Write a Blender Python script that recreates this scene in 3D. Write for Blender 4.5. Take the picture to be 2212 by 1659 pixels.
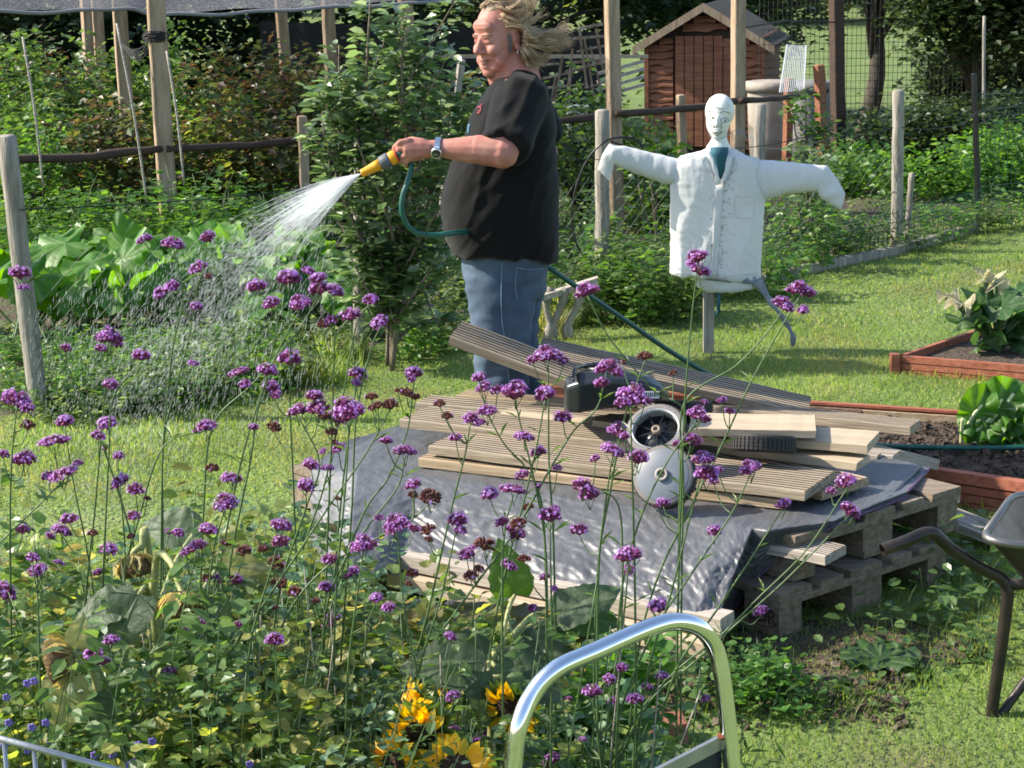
import bpy, bmesh, math, random
import numpy as np
from mathutils import Vector, Matrix, Quaternion, noise
from mathutils.bvhtree import BVHTree
random.seed(7)
rng = np.random.default_rng(7)
scn = bpy.context.scene
for o in list(bpy.data.objects): bpy.data.objects.remove(o)
COL = scn.collection

# ------------------------------------------------------------------ camera
CAMH, PITCH, ROLL, FPX = 2.08, math.radians(12.7), math.radians(1.1), 4300.0
W, H = 2212.0, 1659.0
cam = bpy.data.cameras.new('camera'); camo = bpy.data.objects.new('camera', cam); COL.objects.link(camo)
scn.camera = camo
fwd = Vector((0, math.cos(PITCH), -math.sin(PITCH)))
right0 = Vector((1, 0, 0)); up0 = right0.cross(fwd).normalized()
cr, sr = math.cos(ROLL), math.sin(ROLL)
right = (right0 * cr - up0 * sr).normalized()      # camera rolled clockwise: picture turns anticlockwise
up = (up0 * cr + right0 * sr).normalized()
CP = Vector((0, 0, CAMH))
rot = Matrix((right, up, -fwd)).transposed()
camo.matrix_world = Matrix.Translation(CP) @ rot.to_4x4()
cam.sensor_width = 36.0; cam.lens = 36.0 * FPX / W; cam.clip_start = 0.05; cam.clip_end = 400

# ------------------------------------------------------------------ light
SAZ, SEL = math.radians(6), math.radians(38)
sv = Vector((-math.cos(SAZ) * math.cos(SEL), math.sin(SAZ) * math.cos(SEL), math.sin(SEL)))
w = bpy.data.worlds.new('World'); scn.world = w; w.use_nodes = True
nt = w.node_tree
sky = nt.nodes.new('ShaderNodeTexSky'); sky.sky_type = 'NISHITA'; sky.sun_disc = False
sky.sun_elevation = SEL; sky.sun_rotation = math.atan2(sv.x, sv.y) % (2 * math.pi)
nt.links.new(sky.outputs[0], nt.nodes['Background'].inputs[0]); nt.nodes['Background'].inputs[1].default_value = 0.15
sl = bpy.data.lights.new('sun', 'SUN'); sl.energy = 5.0; sl.angle = math.radians(0.6); sl.color = (1.0, 0.91, 0.77)
so = bpy.data.objects.new('sun', sl); COL.objects.link(so); so.rotation_euler = sv.to_track_quat('Z', 'Y').to_euler()
so.location = (-6, 3, 6)
scn.view_settings.view_transform = 'Standard'; scn.view_settings.look = 'None'
scn.view_settings.exposure = 0.95; scn.view_settings.gamma = 1
scn.cycles.filter_width = 1.75; scn.cycles.max_bounces = 7; scn.cycles.transparent_max_bounces = 16
scn.cycles.transmission_bounces = 3; scn.cycles.volume_bounces = 0; scn.cycles.caustics_reflective = False; scn.cycles.caustics_refractive = False

# ------------------------------------------------------------------ picture <-> place
def ray(px, py):
    d = fwd * FPX + right * (px - W / 2) - up * (py - H / 2)
    return d.normalized()
def at_z(px, py, z):
    d = ray(px, py); return CP + d * ((z - CAMH) / d.z)
def at_y(px, py, y):
    d = ray(px, py); return CP + d * (y / d.y)
def gz(x, y):
    t = min(1, max(0, (y - 12.5) / 13.5)); t = t * t * (3 - 2 * t)
    return -0.7 * t
def at_g(px, py):
    p = at_z(px, py, 0)
    for _ in range(40): p = at_z(px, py, gz(p.x, p.y))
    return p
def proj(p):
    v = Vector(p) - CP; z = v.dot(fwd)
    return (W / 2 + FPX * v.dot(right) / z, H / 2 - FPX * v.dot(up) / z)
def proj_np(P):
    V = P - np.array(CP); z = V @ np.array(fwd)
    return W / 2 + FPX * (V @ np.array(right)) / z, H / 2 - FPX * (V @ np.array(up)) / z

# ------------------------------------------------------------------ objects
def tag(o, label=None, cat=None, group=None, kind=None):
    if label: o['label'] = label
    if cat: o['category'] = cat
    if group: o['group'] = group
    if kind: o['kind'] = kind
    return o
def thing(name, label, cat, loc=(0, 0, 0), group=None):
    o = bpy.data.objects.new(name, None); COL.objects.link(o); o.location = loc
    o.empty_display_size = 0.1
    return tag(o, label, cat, group)
def wloc(o):
    v = Vector((0, 0, 0))
    while o is not None:
        v = v + Vector(o.location); o = o.parent
    return v
def link(name, me, parent=None, world_verts=True):
    o = bpy.data.objects.new(name, me); COL.objects.link(o)
    if parent is not None:
        o.parent = parent
        if world_verts:
            me.transform(Matrix.Translation(-wloc(parent)))
    return o
class MB:
    def __init__(s): s.v = []; s.f = []; s.m = []
    def add(s, vs, fs, m=0):
        b = len(s.v); s.v += [tuple(v) for v in vs]; s.f += [tuple(b + i for i in f) for f in fs]; s.m += [m] * len(fs)
    def box(s, c, sz, m=0, R=None):
        c = Vector(c); vs = []
        for x in (-.5, .5):
            for y in (-.5, .5):
                for z in (-.5, .5):
                    d = Vector((x * sz[0], y * sz[1], z * sz[2]))
                    vs.append(c + (R @ d if R else d))
        s.add(vs, [(0, 1, 3, 2), (4, 6, 7, 5), (0, 4, 5, 1), (2, 3, 7, 6), (0, 2, 6, 4), (1, 5, 7, 3)], m)
    def hexa(s, vs, m=0):   # 8 verts, bottom 4 ccw then top 4 ccw
        s.add(vs, [(3, 2, 1, 0), (4, 5, 6, 7), (0, 1, 5, 4), (1, 2, 6, 5), (2, 3, 7, 6), (3, 0, 4, 7)], m)
    def loft(s, rings, m=0, caps=True, closed=True):
        n = len(rings[0]); vs = [v for r in rings for v in r]; fs = []
        for i in range(len(rings) - 1):
            for j in range(n if closed else n - 1):
                a = i * n + j; b = i * n + (j + 1) % n
                fs.append((a, b, b + n, a + n))
        if caps:
            fs.append(tuple(reversed(range(n)))); fs.append(tuple(range((len(rings) - 1) * n, len(rings) * n)))
        s.add(vs, fs, m)
    def tube(s, pts, r, n=6, m=0, caps=True, flat=1.0):
        pts = [Vector(p) for p in pts]; k = len(pts)
        rs = [r] * k if not hasattr(r, '__len__') else list(r)
        rings = []; ref = None
        for i, p in enumerate(pts):
            t = (pts[min(i + 1, k - 1)] - pts[max(i - 1, 0)])
            if t.length < 1e-9: t = Vector((0, 0, 1))
            t.normalize()
            if ref is None:
                ref = t.orthogonal().normalized()
            ref = (ref - t * ref.dot(t))
            if ref.length < 1e-6: ref = t.orthogonal()
            ref.normalize(); b = t.cross(ref)
            rings.append([p + (ref * math.cos(a) + b * math.sin(a) * flat) * rs[i] for a in [2 * math.pi * j / n for j in range(n)]])
        s.loft(rings, m, caps)
    def ell(s, c, r, R=None, m=0, nu=14, nv=9):
        c = Vector(c); rings = []
        for i in range(nv + 1):
            th = math.pi * (0.02 + 0.96 * i / nv)
            ring = []
            for j in range(nu):
                a = 2 * math.pi * j / nu
                d = Vector((r[0] * math.sin(th) * math.cos(a), r[1] * math.sin(th) * math.sin(a), -r[2] * math.cos(th)))
                ring.append(c + (R @ d if R else d))
            rings.append(ring)
        s.loft(rings, m)
    def cap(s, p0, p1, r0, r1, n=12, m=0):
        p0 = Vector(p0); p1 = Vector(p1); t = (p1 - p0); L = t.length; t = t / max(L, 1e-9)
        pts = []; rs = []
        for a in (80, 50, 20): pts.append(p0 - t * r0 * math.sin(math.radians(a))); rs.append(r0 * math.cos(math.radians(a)))
        for k in (0.33, .66): pts.append(p0.lerp(p1, k)); rs.append(r0 + (r1 - r0) * k)
        for a in (20, 50, 80): pts.append(p1 + t * r1 * math.sin(math.radians(a))); rs.append(r1 * math.cos(math.radians(a)))
        s.tube(pts, rs, n, m)
    def mesh(s, name, mats, smooth=False):
        me = bpy.data.meshes.new(name); me.from_pydata(s.v, [], s.f)
        mats = mats if isinstance(mats, (list, tuple)) else [mats]
        for mt in mats: me.materials.append(mt)
        if len(mats) > 1: me.polygons.foreach_set('material_index', s.m)
        me.polygons.foreach_set('use_smooth', [smooth] * len(s.f))
        me.update(); return me
    def build(s, name, mats, parent=None, smooth=False):
        return link(name, s.mesh(name, mats, smooth), parent)
def smoothed(pts, n=8):
    """Catmull-Rom through points"""
    P = [Vector(p) for p in pts]; P = [P[0] * 2 - P[1]] + P + [P[-1] * 2 - P[-2]]
    out = []
    for i in range(1, len(P) - 2):
        a, b, c, d = P[i - 1:i + 3]
        for k in range(n):
            t = k / n
            out.append(0.5 * ((2 * b) + (c - a) * t + (2 * a - 5 * b + 4 * c - d) * t * t + (3 * b - a - 3 * c + d) * t ** 3))
    out.append(P[-2]); return out
def bake(o, mods):
    for k, kw in mods:
        m = o.modifiers.new(k, k)
        for a, b in kw.items(): setattr(m, a, b)
    dg = bpy.context.evaluated_depsgraph_get(); dg.update()
    me = bpy.data.meshes.new_from_object(o.evaluated_get(dg))
    o.modifiers.clear(); old = o.data; o.data = me; me.name = old.name
    if len(me.materials) == 0:
        for mt in old.materials: me.materials.append(mt)
    return o
def remesh(o, vox, it=6, fac=0.5, smooth=True):
    bake(o, [('REMESH', dict(mode='VOXEL', voxel_size=vox, use_smooth_shade=True)), ('SMOOTH', dict(factor=fac, iterations=it))])
    o.data.polygons.foreach_set('use_smooth', [smooth] * len(o.data.polygons)); return o
def displace(o, fn):
    me = o.data; me.update()
    co = [v.co.copy() for v in me.vertices]; no = [v.normal.copy() for v in me.vertices]
    off = wloc(o)
    for v, c, n in zip(me.vertices, co, no): v.co = c + n * fn(c + off, n)
    me.update()

# ------------------------------------------------------------------ numpy clouds of small leaves
def unit(a): return a / np.maximum(np.linalg.norm(a, axis=-1, keepdims=True), 1e-9)
def frames(d, u):
    X = unit(d); Y = unit(np.cross(u, X)); Z = np.cross(X, Y)
    return np.stack([X, Y, Z], axis=-1)
def cloud(name, mats, P, R, S, tv, tf, parent=None, midx=None, kind=None, smooth=False, tm=None):
    tv = np.array(tv, float); tf = np.array(tf, int); N, k = len(P), len(tv); m = tf.shape[1]
    S = np.asarray(S, float); S = S[:, None, None] * np.ones((1, 1, 3)) if S.ndim == 1 else S[:, None, :]
    V = np.einsum('nij,nkj->nki', R, tv[None] * S) + P[:, None, :]
    if parent is not None: V = V - np.array(wloc(parent))
    V = V.reshape(-1, 3); F = (tf[None] + (np.arange(N) * k)[:, None, None]).reshape(-1, m)
    me = bpy.data.meshes.new(name)
    me.vertices.add(len(V)); me.vertices.foreach_set('co', V.astype(np.float32).ravel())
    me.loops.add(F.size); me.loops.foreach_set('vertex_index', F.astype(np.int32).ravel())
    me.polygons.add(len(F)); me.polygons.foreach_set('loop_start', (np.arange(len(F)) * m).astype(np.int32))
    mats = mats if isinstance(mats, (list, tuple)) else [mats]
    for mt in mats: me.materials.append(mt)
    if midx is not None: me.polygons.foreach_set('material_index', np.repeat(midx, len(tf)).astype(np.int32))
    elif tm is not None: me.polygons.foreach_set('material_index', np.tile(np.array(tm), N).astype(np.int32))
    me.polygons.foreach_set('use_smooth', np.full(len(F), smooth))
    me.update(calc_edges=True)
    o = bpy.data.objects.new(name, me); COL.objects.link(o)
    if parent is not None: o.parent = parent
    if kind: o['kind'] = kind
    return o
# leaf outlines, unit length along X
L_DIAM = ([(0, 0, 0), (.45, .32, .07), (1, 0, -.06), (.45, -.32, .07)], [(0, 1, 2), (0, 2, 3)])
L_OVAL = ([(0, 0, 0), (.28, .27, .06), (.68, .27, .05), (1, 0, -.1), (.68, -.27, .05), (.28, -.27, .06), (.5, 0, -.02)],
          [(0, 6, 1), (1, 6, 2), (2, 6, 3), (3, 6, 4), (4, 6, 5), (5, 6, 0)])
L_ROUND = ([(0, 0, 0)] + [(.55 + .5 * math.cos(a), .5 * math.sin(a), .09 * math.cos(2 * a)) for a in [math.pi * (1 - (i + .5) / 4.) for i in range(8)]] + [(.5, 0, -.08)],
           [(9, i, i + 1) for i in range(8)] + [(9, 8, 0)])
L_THIN = ([(0, 0, 0), (.5, .07, .03), (1, 0, -.12), (.5, -.07, .03)], [(0, 1, 2), (0, 2, 3)])
L_LOBED = ([(0, 0, 0), (.15, .3, .05), (.35, .18, .0), (.55, .42, .04), (.62, .17, .0), (1, 0, -.08), (.62, -.17, .0), (.55, -.42, .04), (.35, -.18, 0), (.15, -.3, .05)],
           [(0, 1, 2), (2, 3, 4), (0, 2, 4), (0, 4, 5), (0, 5, 6), (0, 6, 8), (8, 6, 7), (0, 8, 9)])

# ------------------------------------------------------------------ materials
def mat(name, base=(.5, .5, .5), rough=.6, metal=0.0, **kw):
    m = bpy.data.materials.new(name); m.use_nodes = True; b = m.node_tree.nodes['Principled BSDF']
    b.inputs['Base Color'].default_value = (*base, 1); b.inputs['Roughness'].default_value = rough; b.inputs['Metallic'].default_value = metal
    for k, v in kw.items(): b.inputs[k.replace('_', ' ')].default_value = v
    return m
def nd(m, t, **kw):
    n = m.node_tree.nodes.new(t)
    for k, v in kw.items(): setattr(n, k, v)
    return n
def lk(m, a, b): m.node_tree.links.new(a, b)
def ramp(m, fac, cols, pos=None):
    r = nd(m, 'ShaderNodeValToRGB'); e = r.color_ramp.elements
    pos = pos or [i / (len(cols) - 1) for i in range(len(cols))]
    while len(e) < len(cols): e.new(0.5)
    for i, (c, p) in enumerate(zip(cols, pos)): e[i].position = p; e[i].color = (*c, 1)
    lk(m, fac, r.inputs[0]); return r
def noisy(name, cols, scale=8, stretch=(1, 1, 1), rough=.7, bump=.3, bscale=None, detail=6, metal=0, pos=None, bdist=.01, coord='Object', **kw):
    m = mat(name, cols[0], rough, metal, **kw); b = m.node_tree.nodes['Principled BSDF']
    tc = nd(m, 'ShaderNodeTexCoord'); mp = nd(m, 'ShaderNodeMapping'); mp.inputs['Scale'].default_value = stretch
    lk(m, tc.outputs[coord], mp.inputs[0])
    n = nd(m, 'ShaderNodeTexNoise'); n.inputs['Scale'].default_value = scale; n.inputs['Detail'].default_value = detail
    n.inputs['Roughness'].default_value = .65
    lk(m, mp.outputs[0], n.inputs[0]); r = ramp(m, n.outputs[0], cols, pos or list(np.linspace(.3, .7, len(cols))))
    lk(m, r.outputs[0], b.inputs['Base Color'])
    n2 = nd(m, 'ShaderNodeTexNoise'); n2.inputs['Scale'].default_value = bscale or scale * 4; n2.inputs['Detail'].default_value = 4
    lk(m, mp.outputs[0], n2.inputs[0]); bu = nd(m, 'ShaderNodeBump'); bu.inputs['Strength'].default_value = bump; bu.inputs['Distance'].default_value = bdist
    lk(m, n2.outputs[0], bu.inputs['Height']); lk(m, bu.outputs[0], b.inputs['Normal'])
    return m
def leafmat(name, cols, trans=.45, rough=.42, tcol=None, spec=.5, vein=False):
    """leaf colour varies per leaf; light passes through"""
    m = bpy.data.materials.new(name); m.use_nodes = True; nt = m.node_tree
    b = nt.nodes['Principled BSDF']; out = nt.nodes['Material Output']
    cols = [tuple(min(.9, c * (1.22 if max(cols[0]) < .13 and 'dark' not in name else 1)) for c in q) for q in cols]
    g = nd(m, 'ShaderNodeNewGeometry'); r = ramp(m, g.outputs['Random Per Island'], cols)
    col = r.outputs[0]
    tc = nd(m, 'ShaderNodeTexCoord'); n = nd(m, 'ShaderNodeTexNoise'); n.inputs['Scale'].default_value = 2.3; n.inputs['Detail'].default_value = 3
    lk(m, tc.outputs['Object'], n.inputs[0])
    mr = nd(m, 'ShaderNodeMapRange'); mr.inputs[1].default_value = .3; mr.inputs[2].default_value = .7; mr.inputs[3].default_value = .75; mr.inputs[4].default_value = 1.3
    lk(m, n.outputs[0], mr.inputs[0])
    hs = nd(m, 'ShaderNodeHueSaturation'); lk(m, mr.outputs[0], hs.inputs['Value']); lk(m, col, hs.inputs['Color'])
    lk(m, hs.outputs[0], b.inputs['Base Color']); b.inputs['Roughness'].default_value = rough; b.inputs['Specular IOR Level'].default_value = spec
    t = nd(m, 'ShaderNodeBsdfTranslucent'); hs2 = nd(m, 'ShaderNodeHueSaturation')
    hs2.inputs['Hue'].default_value = .478; hs2.inputs['Saturation'].default_value = 1.15; hs2.inputs['Value'].default_value = 2.3
    lk(m, hs.outputs[0], hs2.inputs['Color']); lk(m, hs2.outputs[0], t.inputs['Color'])
    mx = nd(m, 'ShaderNodeMixShader'); mx.inputs[0].default_value = trans
    lk(m, b.outputs[0], mx.inputs[1]); lk(m, t.outputs[0], mx.inputs[2]); lk(m, mx.outputs[0], out.inputs[0])
    return m
def seethrough(m, alpha_socket_or_val):
    nt = m.node_tree; out = nt.nodes['Material Output']; src = out.inputs[0].links[0].from_socket
    t = nd(m, 'ShaderNodeBsdfTransparent'); mx = nd(m, 'ShaderNodeMixShader')
    lk(m, t.outputs[0], mx.inputs[1]); lk(m, src, mx.inputs[2]); lk(m, mx.outputs[0], out.inputs[0])
    if isinstance(alpha_socket_or_val, (int, float)): mx.inputs[0].default_value = alpha_socket_or_val
    else: lk(m, alpha_socket_or_val, mx.inputs[0])
    return m

m_stem = noisy('green_stem', [(.05, .10, .03), (.09, .15, .05)], 30, rough=.5, bump=.1)
m_twig = noisy('brown_twig', [(.10, .075, .05), (.20, .16, .11)], 30, rough=.8)
m_bark = noisy('bark', [(.03, .025, .018), (.09, .075, .055)], 12, rough=.9, bump=.8)
m_post = noisy('weathered_post_wood', [(.13, .115, .095), (.27, .245, .205), (.40, .37, .32)], 6, (6, 6, .7), .85, .8, 22, bdist=.008)
m_cagepost = noisy('sawn_cage_timber', [(.17, .115, .07), (.34, .25, .165), (.44, .34, .24)], 5, (5, 5, .6), .85, .5, 20)
m_darkwood = noisy('dark_creosoted_wood', [(.035, .022, .015), (.075, .045, .03)], 8, (1, 1, 6), .9, .5)
m_wood = noisy('weathered_decking', [(.15, .112, .072), (.30, .24, .17), (.42, .355, .265)], 3.2, (1.2, 26, 26), .82, .7, 9, bdist=.004)
m_wood2 = noisy('paler_decking', [(.22, .155, .09), (.37, .275, .17), (.47, .375, .26)], 3.0, (1.0, 22, 22), .8, .5, 8, bdist=.004)
m_palewood = noisy('pale_sawn_wood', [(.30, .235, .155), (.42, .34, .235), (.52, .435, .32)], 2.5, (.8, 18, 18), .75, .3, 8, bdist=.003)
m_greywood = noisy('grey_board_wood', [(.20, .165, .13), (.38, .33, .275), (.52, .475, .42)], 3, (1, 22, 22), .85, .6, 9, bdist=.004)
m_pallet = noisy('old_pallet_wood', [(.10, .075, .052), (.20, .155, .11), (.30, .24, .18)], 4, (1, 14, 14), .88, .6, 9, bdist=.004)
m_red = noisy('red_stained_deck_board', [(.20, .060, .030), (.31, .095, .050), (.38, .15, .09)], 3, (1, 18, 18), .75, .5, 8, bdist=.003)
m_shed = noisy('red_brown_shed_wood', [(.13, .045, .022), (.24, .09, .042), (.32, .14, .07)], 3, (1, 14, 14), .75, .5, 8)
m_soil = noisy('dark_soil', [(.035, .024, .017), (.075, .052, .036), (.14, .10, .07)], 30, rough=.95, bump=1, bscale=60, bdist=.03)
m_metal = noisy('galvanised_metal', [(.30, .31, .32), (.45, .46, .47)], 14, rough=.42, bump=.1, metal=.85)
# ================================================================== GROUND
FL = [(-9.0, 6.6), (-5.0, 7.4), (-2.2, 8.75), (-.82, 10.0), (.52, 11.6), (2.6, 13.4), (3.45, 14.5), (6, 17.3), (12, 24)]
def fence_y(x):
    for (x0, y0), (x1, y1) in zip(FL, FL[1:]):
        if x <= x1: return y0 + (y1 - y0) * (x - x0) / (x1 - x0)
    return 30.
def ground_mesh():
    xs = np.concatenate([np.linspace(-160, -12, 14), np.linspace(-11, 13, 130), np.linspace(14, 160, 14)])
    ys = np.concatenate([np.linspace(-6, 3, 8), np.linspace(3.1, 20, 120), np.linspace(20.5, 45, 30), np.linspace(50, 300, 16)])
    vs = []
    for y in ys:
        for x in xs:
            z = gz(x, y) + .012 * noise.noise(Vector((x * 1.3, y * 1.3, 0))) + .02 * noise.noise(Vector((x * .4, y * .4, 5)))
            vs.append((x, y, z))
    n = len(xs); fs = [(i * n + j, i * n + j + 1, (i + 1) * n + j + 1, (i + 1) * n + j) for i in range(len(ys) - 1) for j in range(n - 1)]
    me = bpy.data.meshes.new('lawn_ground'); me.from_pydata(vs, [], fs)
    at = me.color_attributes.new('plot', 'FLOAT_COLOR', 'POINT')
    d = np.zeros((len(vs), 4), np.float32); d[:, 3] = 1
    for i, (x, y, z) in enumerate(vs):
        k = 1.0 if (y > fence_y(x) - .05 and y < 26 and x < 4.4 + (y - 14) * .3) else 0.0
        d[i, 0] = k
    at.data.foreach_set('color', d.ravel())
    me.polygons.foreach_set('use_smooth', [True] * len(fs)); return me
m_ground = mat('turf_and_plot_soil', (.08, .10, .03), .95); b = m_ground.node_tree.nodes['Principled BSDF']
tc = nd(m_ground, 'ShaderNodeTexCoord')
n1 = nd(m_ground, 'ShaderNodeTexNoise'); n1.inputs['Scale'].default_value = 1.6; n1.inputs['Detail'].default_value = 8; lk(m_ground, tc.outputs['Object'], n1.inputs[0])
r1 = ramp(m_ground, n1.outputs[0], [(.11, .09, .045), (.105, .155, .037), (.13, .195, .045), (.21, .21, .085)], [.25, .42, .58, .78])
n2 = nd(m_ground, 'ShaderNodeTexNoise'); n2.inputs['Scale'].default_value = 4; n2.inputs['Detail'].default_value = 10; lk(m_ground, tc.outputs['Object'], n2.inputs[0])
r2 = ramp(m_ground, n2.outputs[0], [(.03, .022, .015), (.075, .055, .038), (.06, .085, .025), (.14, .11, .07)], [.3, .48, .6, .75])
va = nd(m_ground, 'ShaderNodeVertexColor'); va.layer_name = 'plot'
sp = nd(m_ground, 'ShaderNodeSeparateColor'); lk(m_ground, va.outputs[0], sp.inputs[0])
mx = nd(m_ground, 'ShaderNodeMix', data_type='RGBA'); lk(m_ground, sp.outputs[0], mx.inputs[0]); lk(m_ground, r1.outputs[0], mx.inputs[6]); lk(m_ground, r2.outputs[0], mx.inputs[7])
lk(m_ground, mx.outputs[2], b.inputs['Base Color'])
bu = nd(m_ground, 'ShaderNodeBump'); bu.inputs['Distance'].default_value = .03; n3 = nd(m_ground, 'ShaderNodeTexNoise'); n3.inputs['Scale'].default_value = 40
lk(m_ground, tc.outputs['Object'], n3.inputs[0]); lk(m_ground, n3.outputs[0], bu.inputs['Height']); lk(m_ground, bu.outputs[0], b.inputs['Normal'])
me = ground_mesh(); me.materials.append(m_ground); link('ground', me)['kind'] = 'structure'
def gznoise(x, y):
    return gz(x, y) + .012 * noise.noise(Vector((x * 1.3, y * 1.3, 0))) + .02 * noise.noise(Vector((x * .4, y * .4, 5)))

# ================================================================== GRASS
m_grass = leafmat('lawn_grass_blades', [(.055, .11, .02), (.095, .175, .032), (.125, .205, .042), (.165, .22, .06), (.24, .235, .10)], .5, .5)
hs_ = [n for n in m_grass.node_tree.nodes if n.type == 'HUE_SAT'][0]; src_ = hs_.inputs['Color'].links[0].from_socket
tc_ = nd(m_grass, 'ShaderNodeTexCoord'); nn_ = nd(m_grass, 'ShaderNodeTexNoise'); nn_.inputs['Scale'].default_value = 1.5; nn_.inputs['Detail'].default_value = 5; lk(m_grass, tc_.outputs['Object'], nn_.inputs[0])
rp_ = ramp(m_grass, nn_.outputs[0], [(0, 0, 0), (0, 0, 0), (.75, .75, .75)], [0, .50, .68]); mg_ = nd(m_grass, 'ShaderNodeMix', data_type='RGBA'); lk(m_grass, rp_.outputs[0], mg_.inputs[0]); lk(m_grass, src_, mg_.inputs[6]); mg_.inputs[7].default_value = (.25, .225, .085, 1); lk(m_grass, mg_.outputs[2], hs_.inputs['Color'])
def vnoise(x, y, s, seed=0):
    r = np.random.default_rng(seed); out = np.zeros_like(x)
    for _ in range(7):
        a = r.uniform(0, 2 * np.pi); f = s * r.uniform(.6, 1.7); out += np.sin((x * np.cos(a) + y * np.sin(a)) * f + r.uniform(0, 6.28))
    return out / 3.5
BED1 = None
def grass(name, x0, x1, y0, y1, dens, hgt, wid, mask=None, m=None):
    N = int((x1 - x0) * (y1 - y0) * dens)
    x = rng.uniform(x0, x1, N); y = rng.uniform(y0, y1, N)
    P = np.stack([x, y, np.zeros(N)], 1); px, py = proj_np(P)
    k = (px > -120) & (px < W + 120) & (py > 250) & (py < H + 160)
    fy = np.interp(x, [a for a, b in FL], [b for a, b in FL])
    k &= y < fy - .02 + .12 * vnoise(x, y, 5, 3)
    if mask is not None: k &= mask(x, y)
    bare = vnoise(x, y, 2.1, 11) + .6 * vnoise(x, y, 7, 12)
    k &= ~((bare > 1.15) & (rng.random(N) < .7))
    x, y = x[k], y[k]; N = len(x)
    z = np.array([gznoise(a, c) for a, c in zip(x, y)]) - .004
    az = rng.uniform(0, 2 * np.pi, N); tilt = rng.uniform(.1, .8, N)
    d = np.stack([np.cos(az) * tilt, np.sin(az) * tilt, np.ones(N)], 1)
    az2 = az + rng.uniform(-1, 1, N); u = np.stack([np.cos(az2 + 1.57), np.sin(az2 + 1.57), np.zeros(N)], 1)
    R = frames(d, u)
    s = hgt * rng.uniform(.5, 1.3, N) * (1 + .35 * vnoise(x, y, 3.3, 5))
    S = np.stack([s, np.full(N, wid) * rng.uniform(.7, 1.3, N), s * .3], 1)
    tv = [(0, -.5, 0), (0, .5, 0), (.55, .4, .25), (1, 0, 1.0), (.55, -.4, .25)]
    tf = [(0, 1, 2), (0, 2, 4), (4, 2, 3)]
    o = cloud(name, m or m_grass, np.stack([x, y, z], 1), R, S, tv, tf, kind='stuff')
    return o
def not_bed(x, y):
    # the two raised beds stay clear
    p = (y > 6.95) & (x > 1.0) & (y < 8.15 - (x - 1.0) * .33) & (y > 8.05 - (x + .2) * .62)
    q = (x > 2.0) & (y > 9.2) & (y < 10.0)
    pile = (x > -.45) & (x < .9) & (y > 5.9) & (y < 6.6)
    return ~(q | pile)
tag(grass('grass', .3, 4.2, 4.3, 6.8, 9500, .031, .0023, not_bed), 'short sunlit mown grass in the right foreground', 'grass')
tag(grass('grass', -3.6, 4.6, 6.8, 10.4, 5200, .028, .0032, not_bed), 'mown lawn running behind the board pile', 'grass')
tag(grass('grass', -1.0, 6.0, 10.4, 17, 2200, .026, .0065), 'mown lawn beyond the scarecrow', 'grass')
tag(grass('grass', -3.0, .3, 4.6, 6.8, 7000, .030, .0025), 'lawn showing between the verbena stems', 'grass')

# ================================================================== shrubs and plants from canes and leaves
def canes(base, n, h, spread, lean=.25, curl=.25, r=rng, seg=7, lead=(0, 0)):
    out = []
    for i in range(n):
        a = r.uniform(0, 2 * math.pi); q = math.sqrt(r.uniform(0, 1)) * spread
        x, y = base[0] + q * math.cos(a), base[1] + q * math.sin(a); z = base[2]
        hh = h * r.uniform(.6, 1.05); la = a + r.uniform(-.6, .6); ln = lean * r.uniform(.2, 1.2)
        dx, dy = math.cos(la) * ln + lead[0], math.sin(la) * ln + lead[1]
        pts = []
        wob = r.uniform(-1, 1, 2) * curl * .3
        for k in range(seg + 1):
            t = k / seg
            pts.append((x + dx * hh * t ** 1.5 + wob[0] * hh * math.sin(3 * t), y + dy * hh * t ** 1.5 + wob[1] * hh * math.sin(3 * t), z + hh * (t - curl * .35 * t * t)))
        out.append(np.array(pts))
    return out
def leaves_on(polys, per_m, t0=.1, off=.02, r=rng, up_bias=.3, droop=.2, lat=0.0):
    P, D, U = [], [], []
    for p in polys:
        seg = np.linalg.norm(np.diff(p, axis=0), axis=1); L = seg.sum(); n = max(3, int(L * per_m * (1 - t0)))
        t = np.sort(r.uniform(t0, 1, n)) * (len(p) - 1); i = np.minimum(t.astype(int), len(p) - 2); f = (t - i)[:, None]
        q = p[i] * (1 - f) + p[i + 1] * f
        a = r.uniform(0, 2 * np.pi, n)
        d = np.stack([np.cos(a), np.sin(a), r.uniform(-droop, up_bias, n)], 1)
        q = q + d * (off + lat * r.uniform(0, 1, n))[:, None]
        P.append(q); D.append(d)
        U.append(np.stack([r.normal(0, .45, n), r.normal(0, .45, n), np.ones(n)], 1))
    return np.concatenate(P), np.concatenate(D), np.concatenate(U)
def plant(name, label, cat, base, n, h, spread, leaf, tmpl, lmat, per_m=60, group=None, lean=.25, curl=.25, stem_r=.004, smat=None, t0=.1, off=.02, lat=.0, droop=.2, root=None, r=rng, lead=(0, 0), svar=.35):
    root = root or thing(name, label, cat, base, group)
    cs = canes(base, n, h, spread, lean, curl, r, lead=lead)
    mb = MB()
    for p in cs: mb.tube([Vector(q) for q in p], [stem_r * (1.1 - .8 * k / len(p)) for k in range(len(p))], 4)
    o_ = mb.build('stem', smat or m_stem, root, True)
    if n > 1: o_['kind'] = 'stuff'
    P, D, U = leaves_on(cs, per_m, t0, off, r, droop=droop, lat=lat)
    S = leaf * r.uniform(1 - svar, 1 + svar, len(P))
    cloud('foliage', lmat, P, frames(D, U), S, tmpl[0], tmpl[1], root, kind='stuff')
    return root
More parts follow.
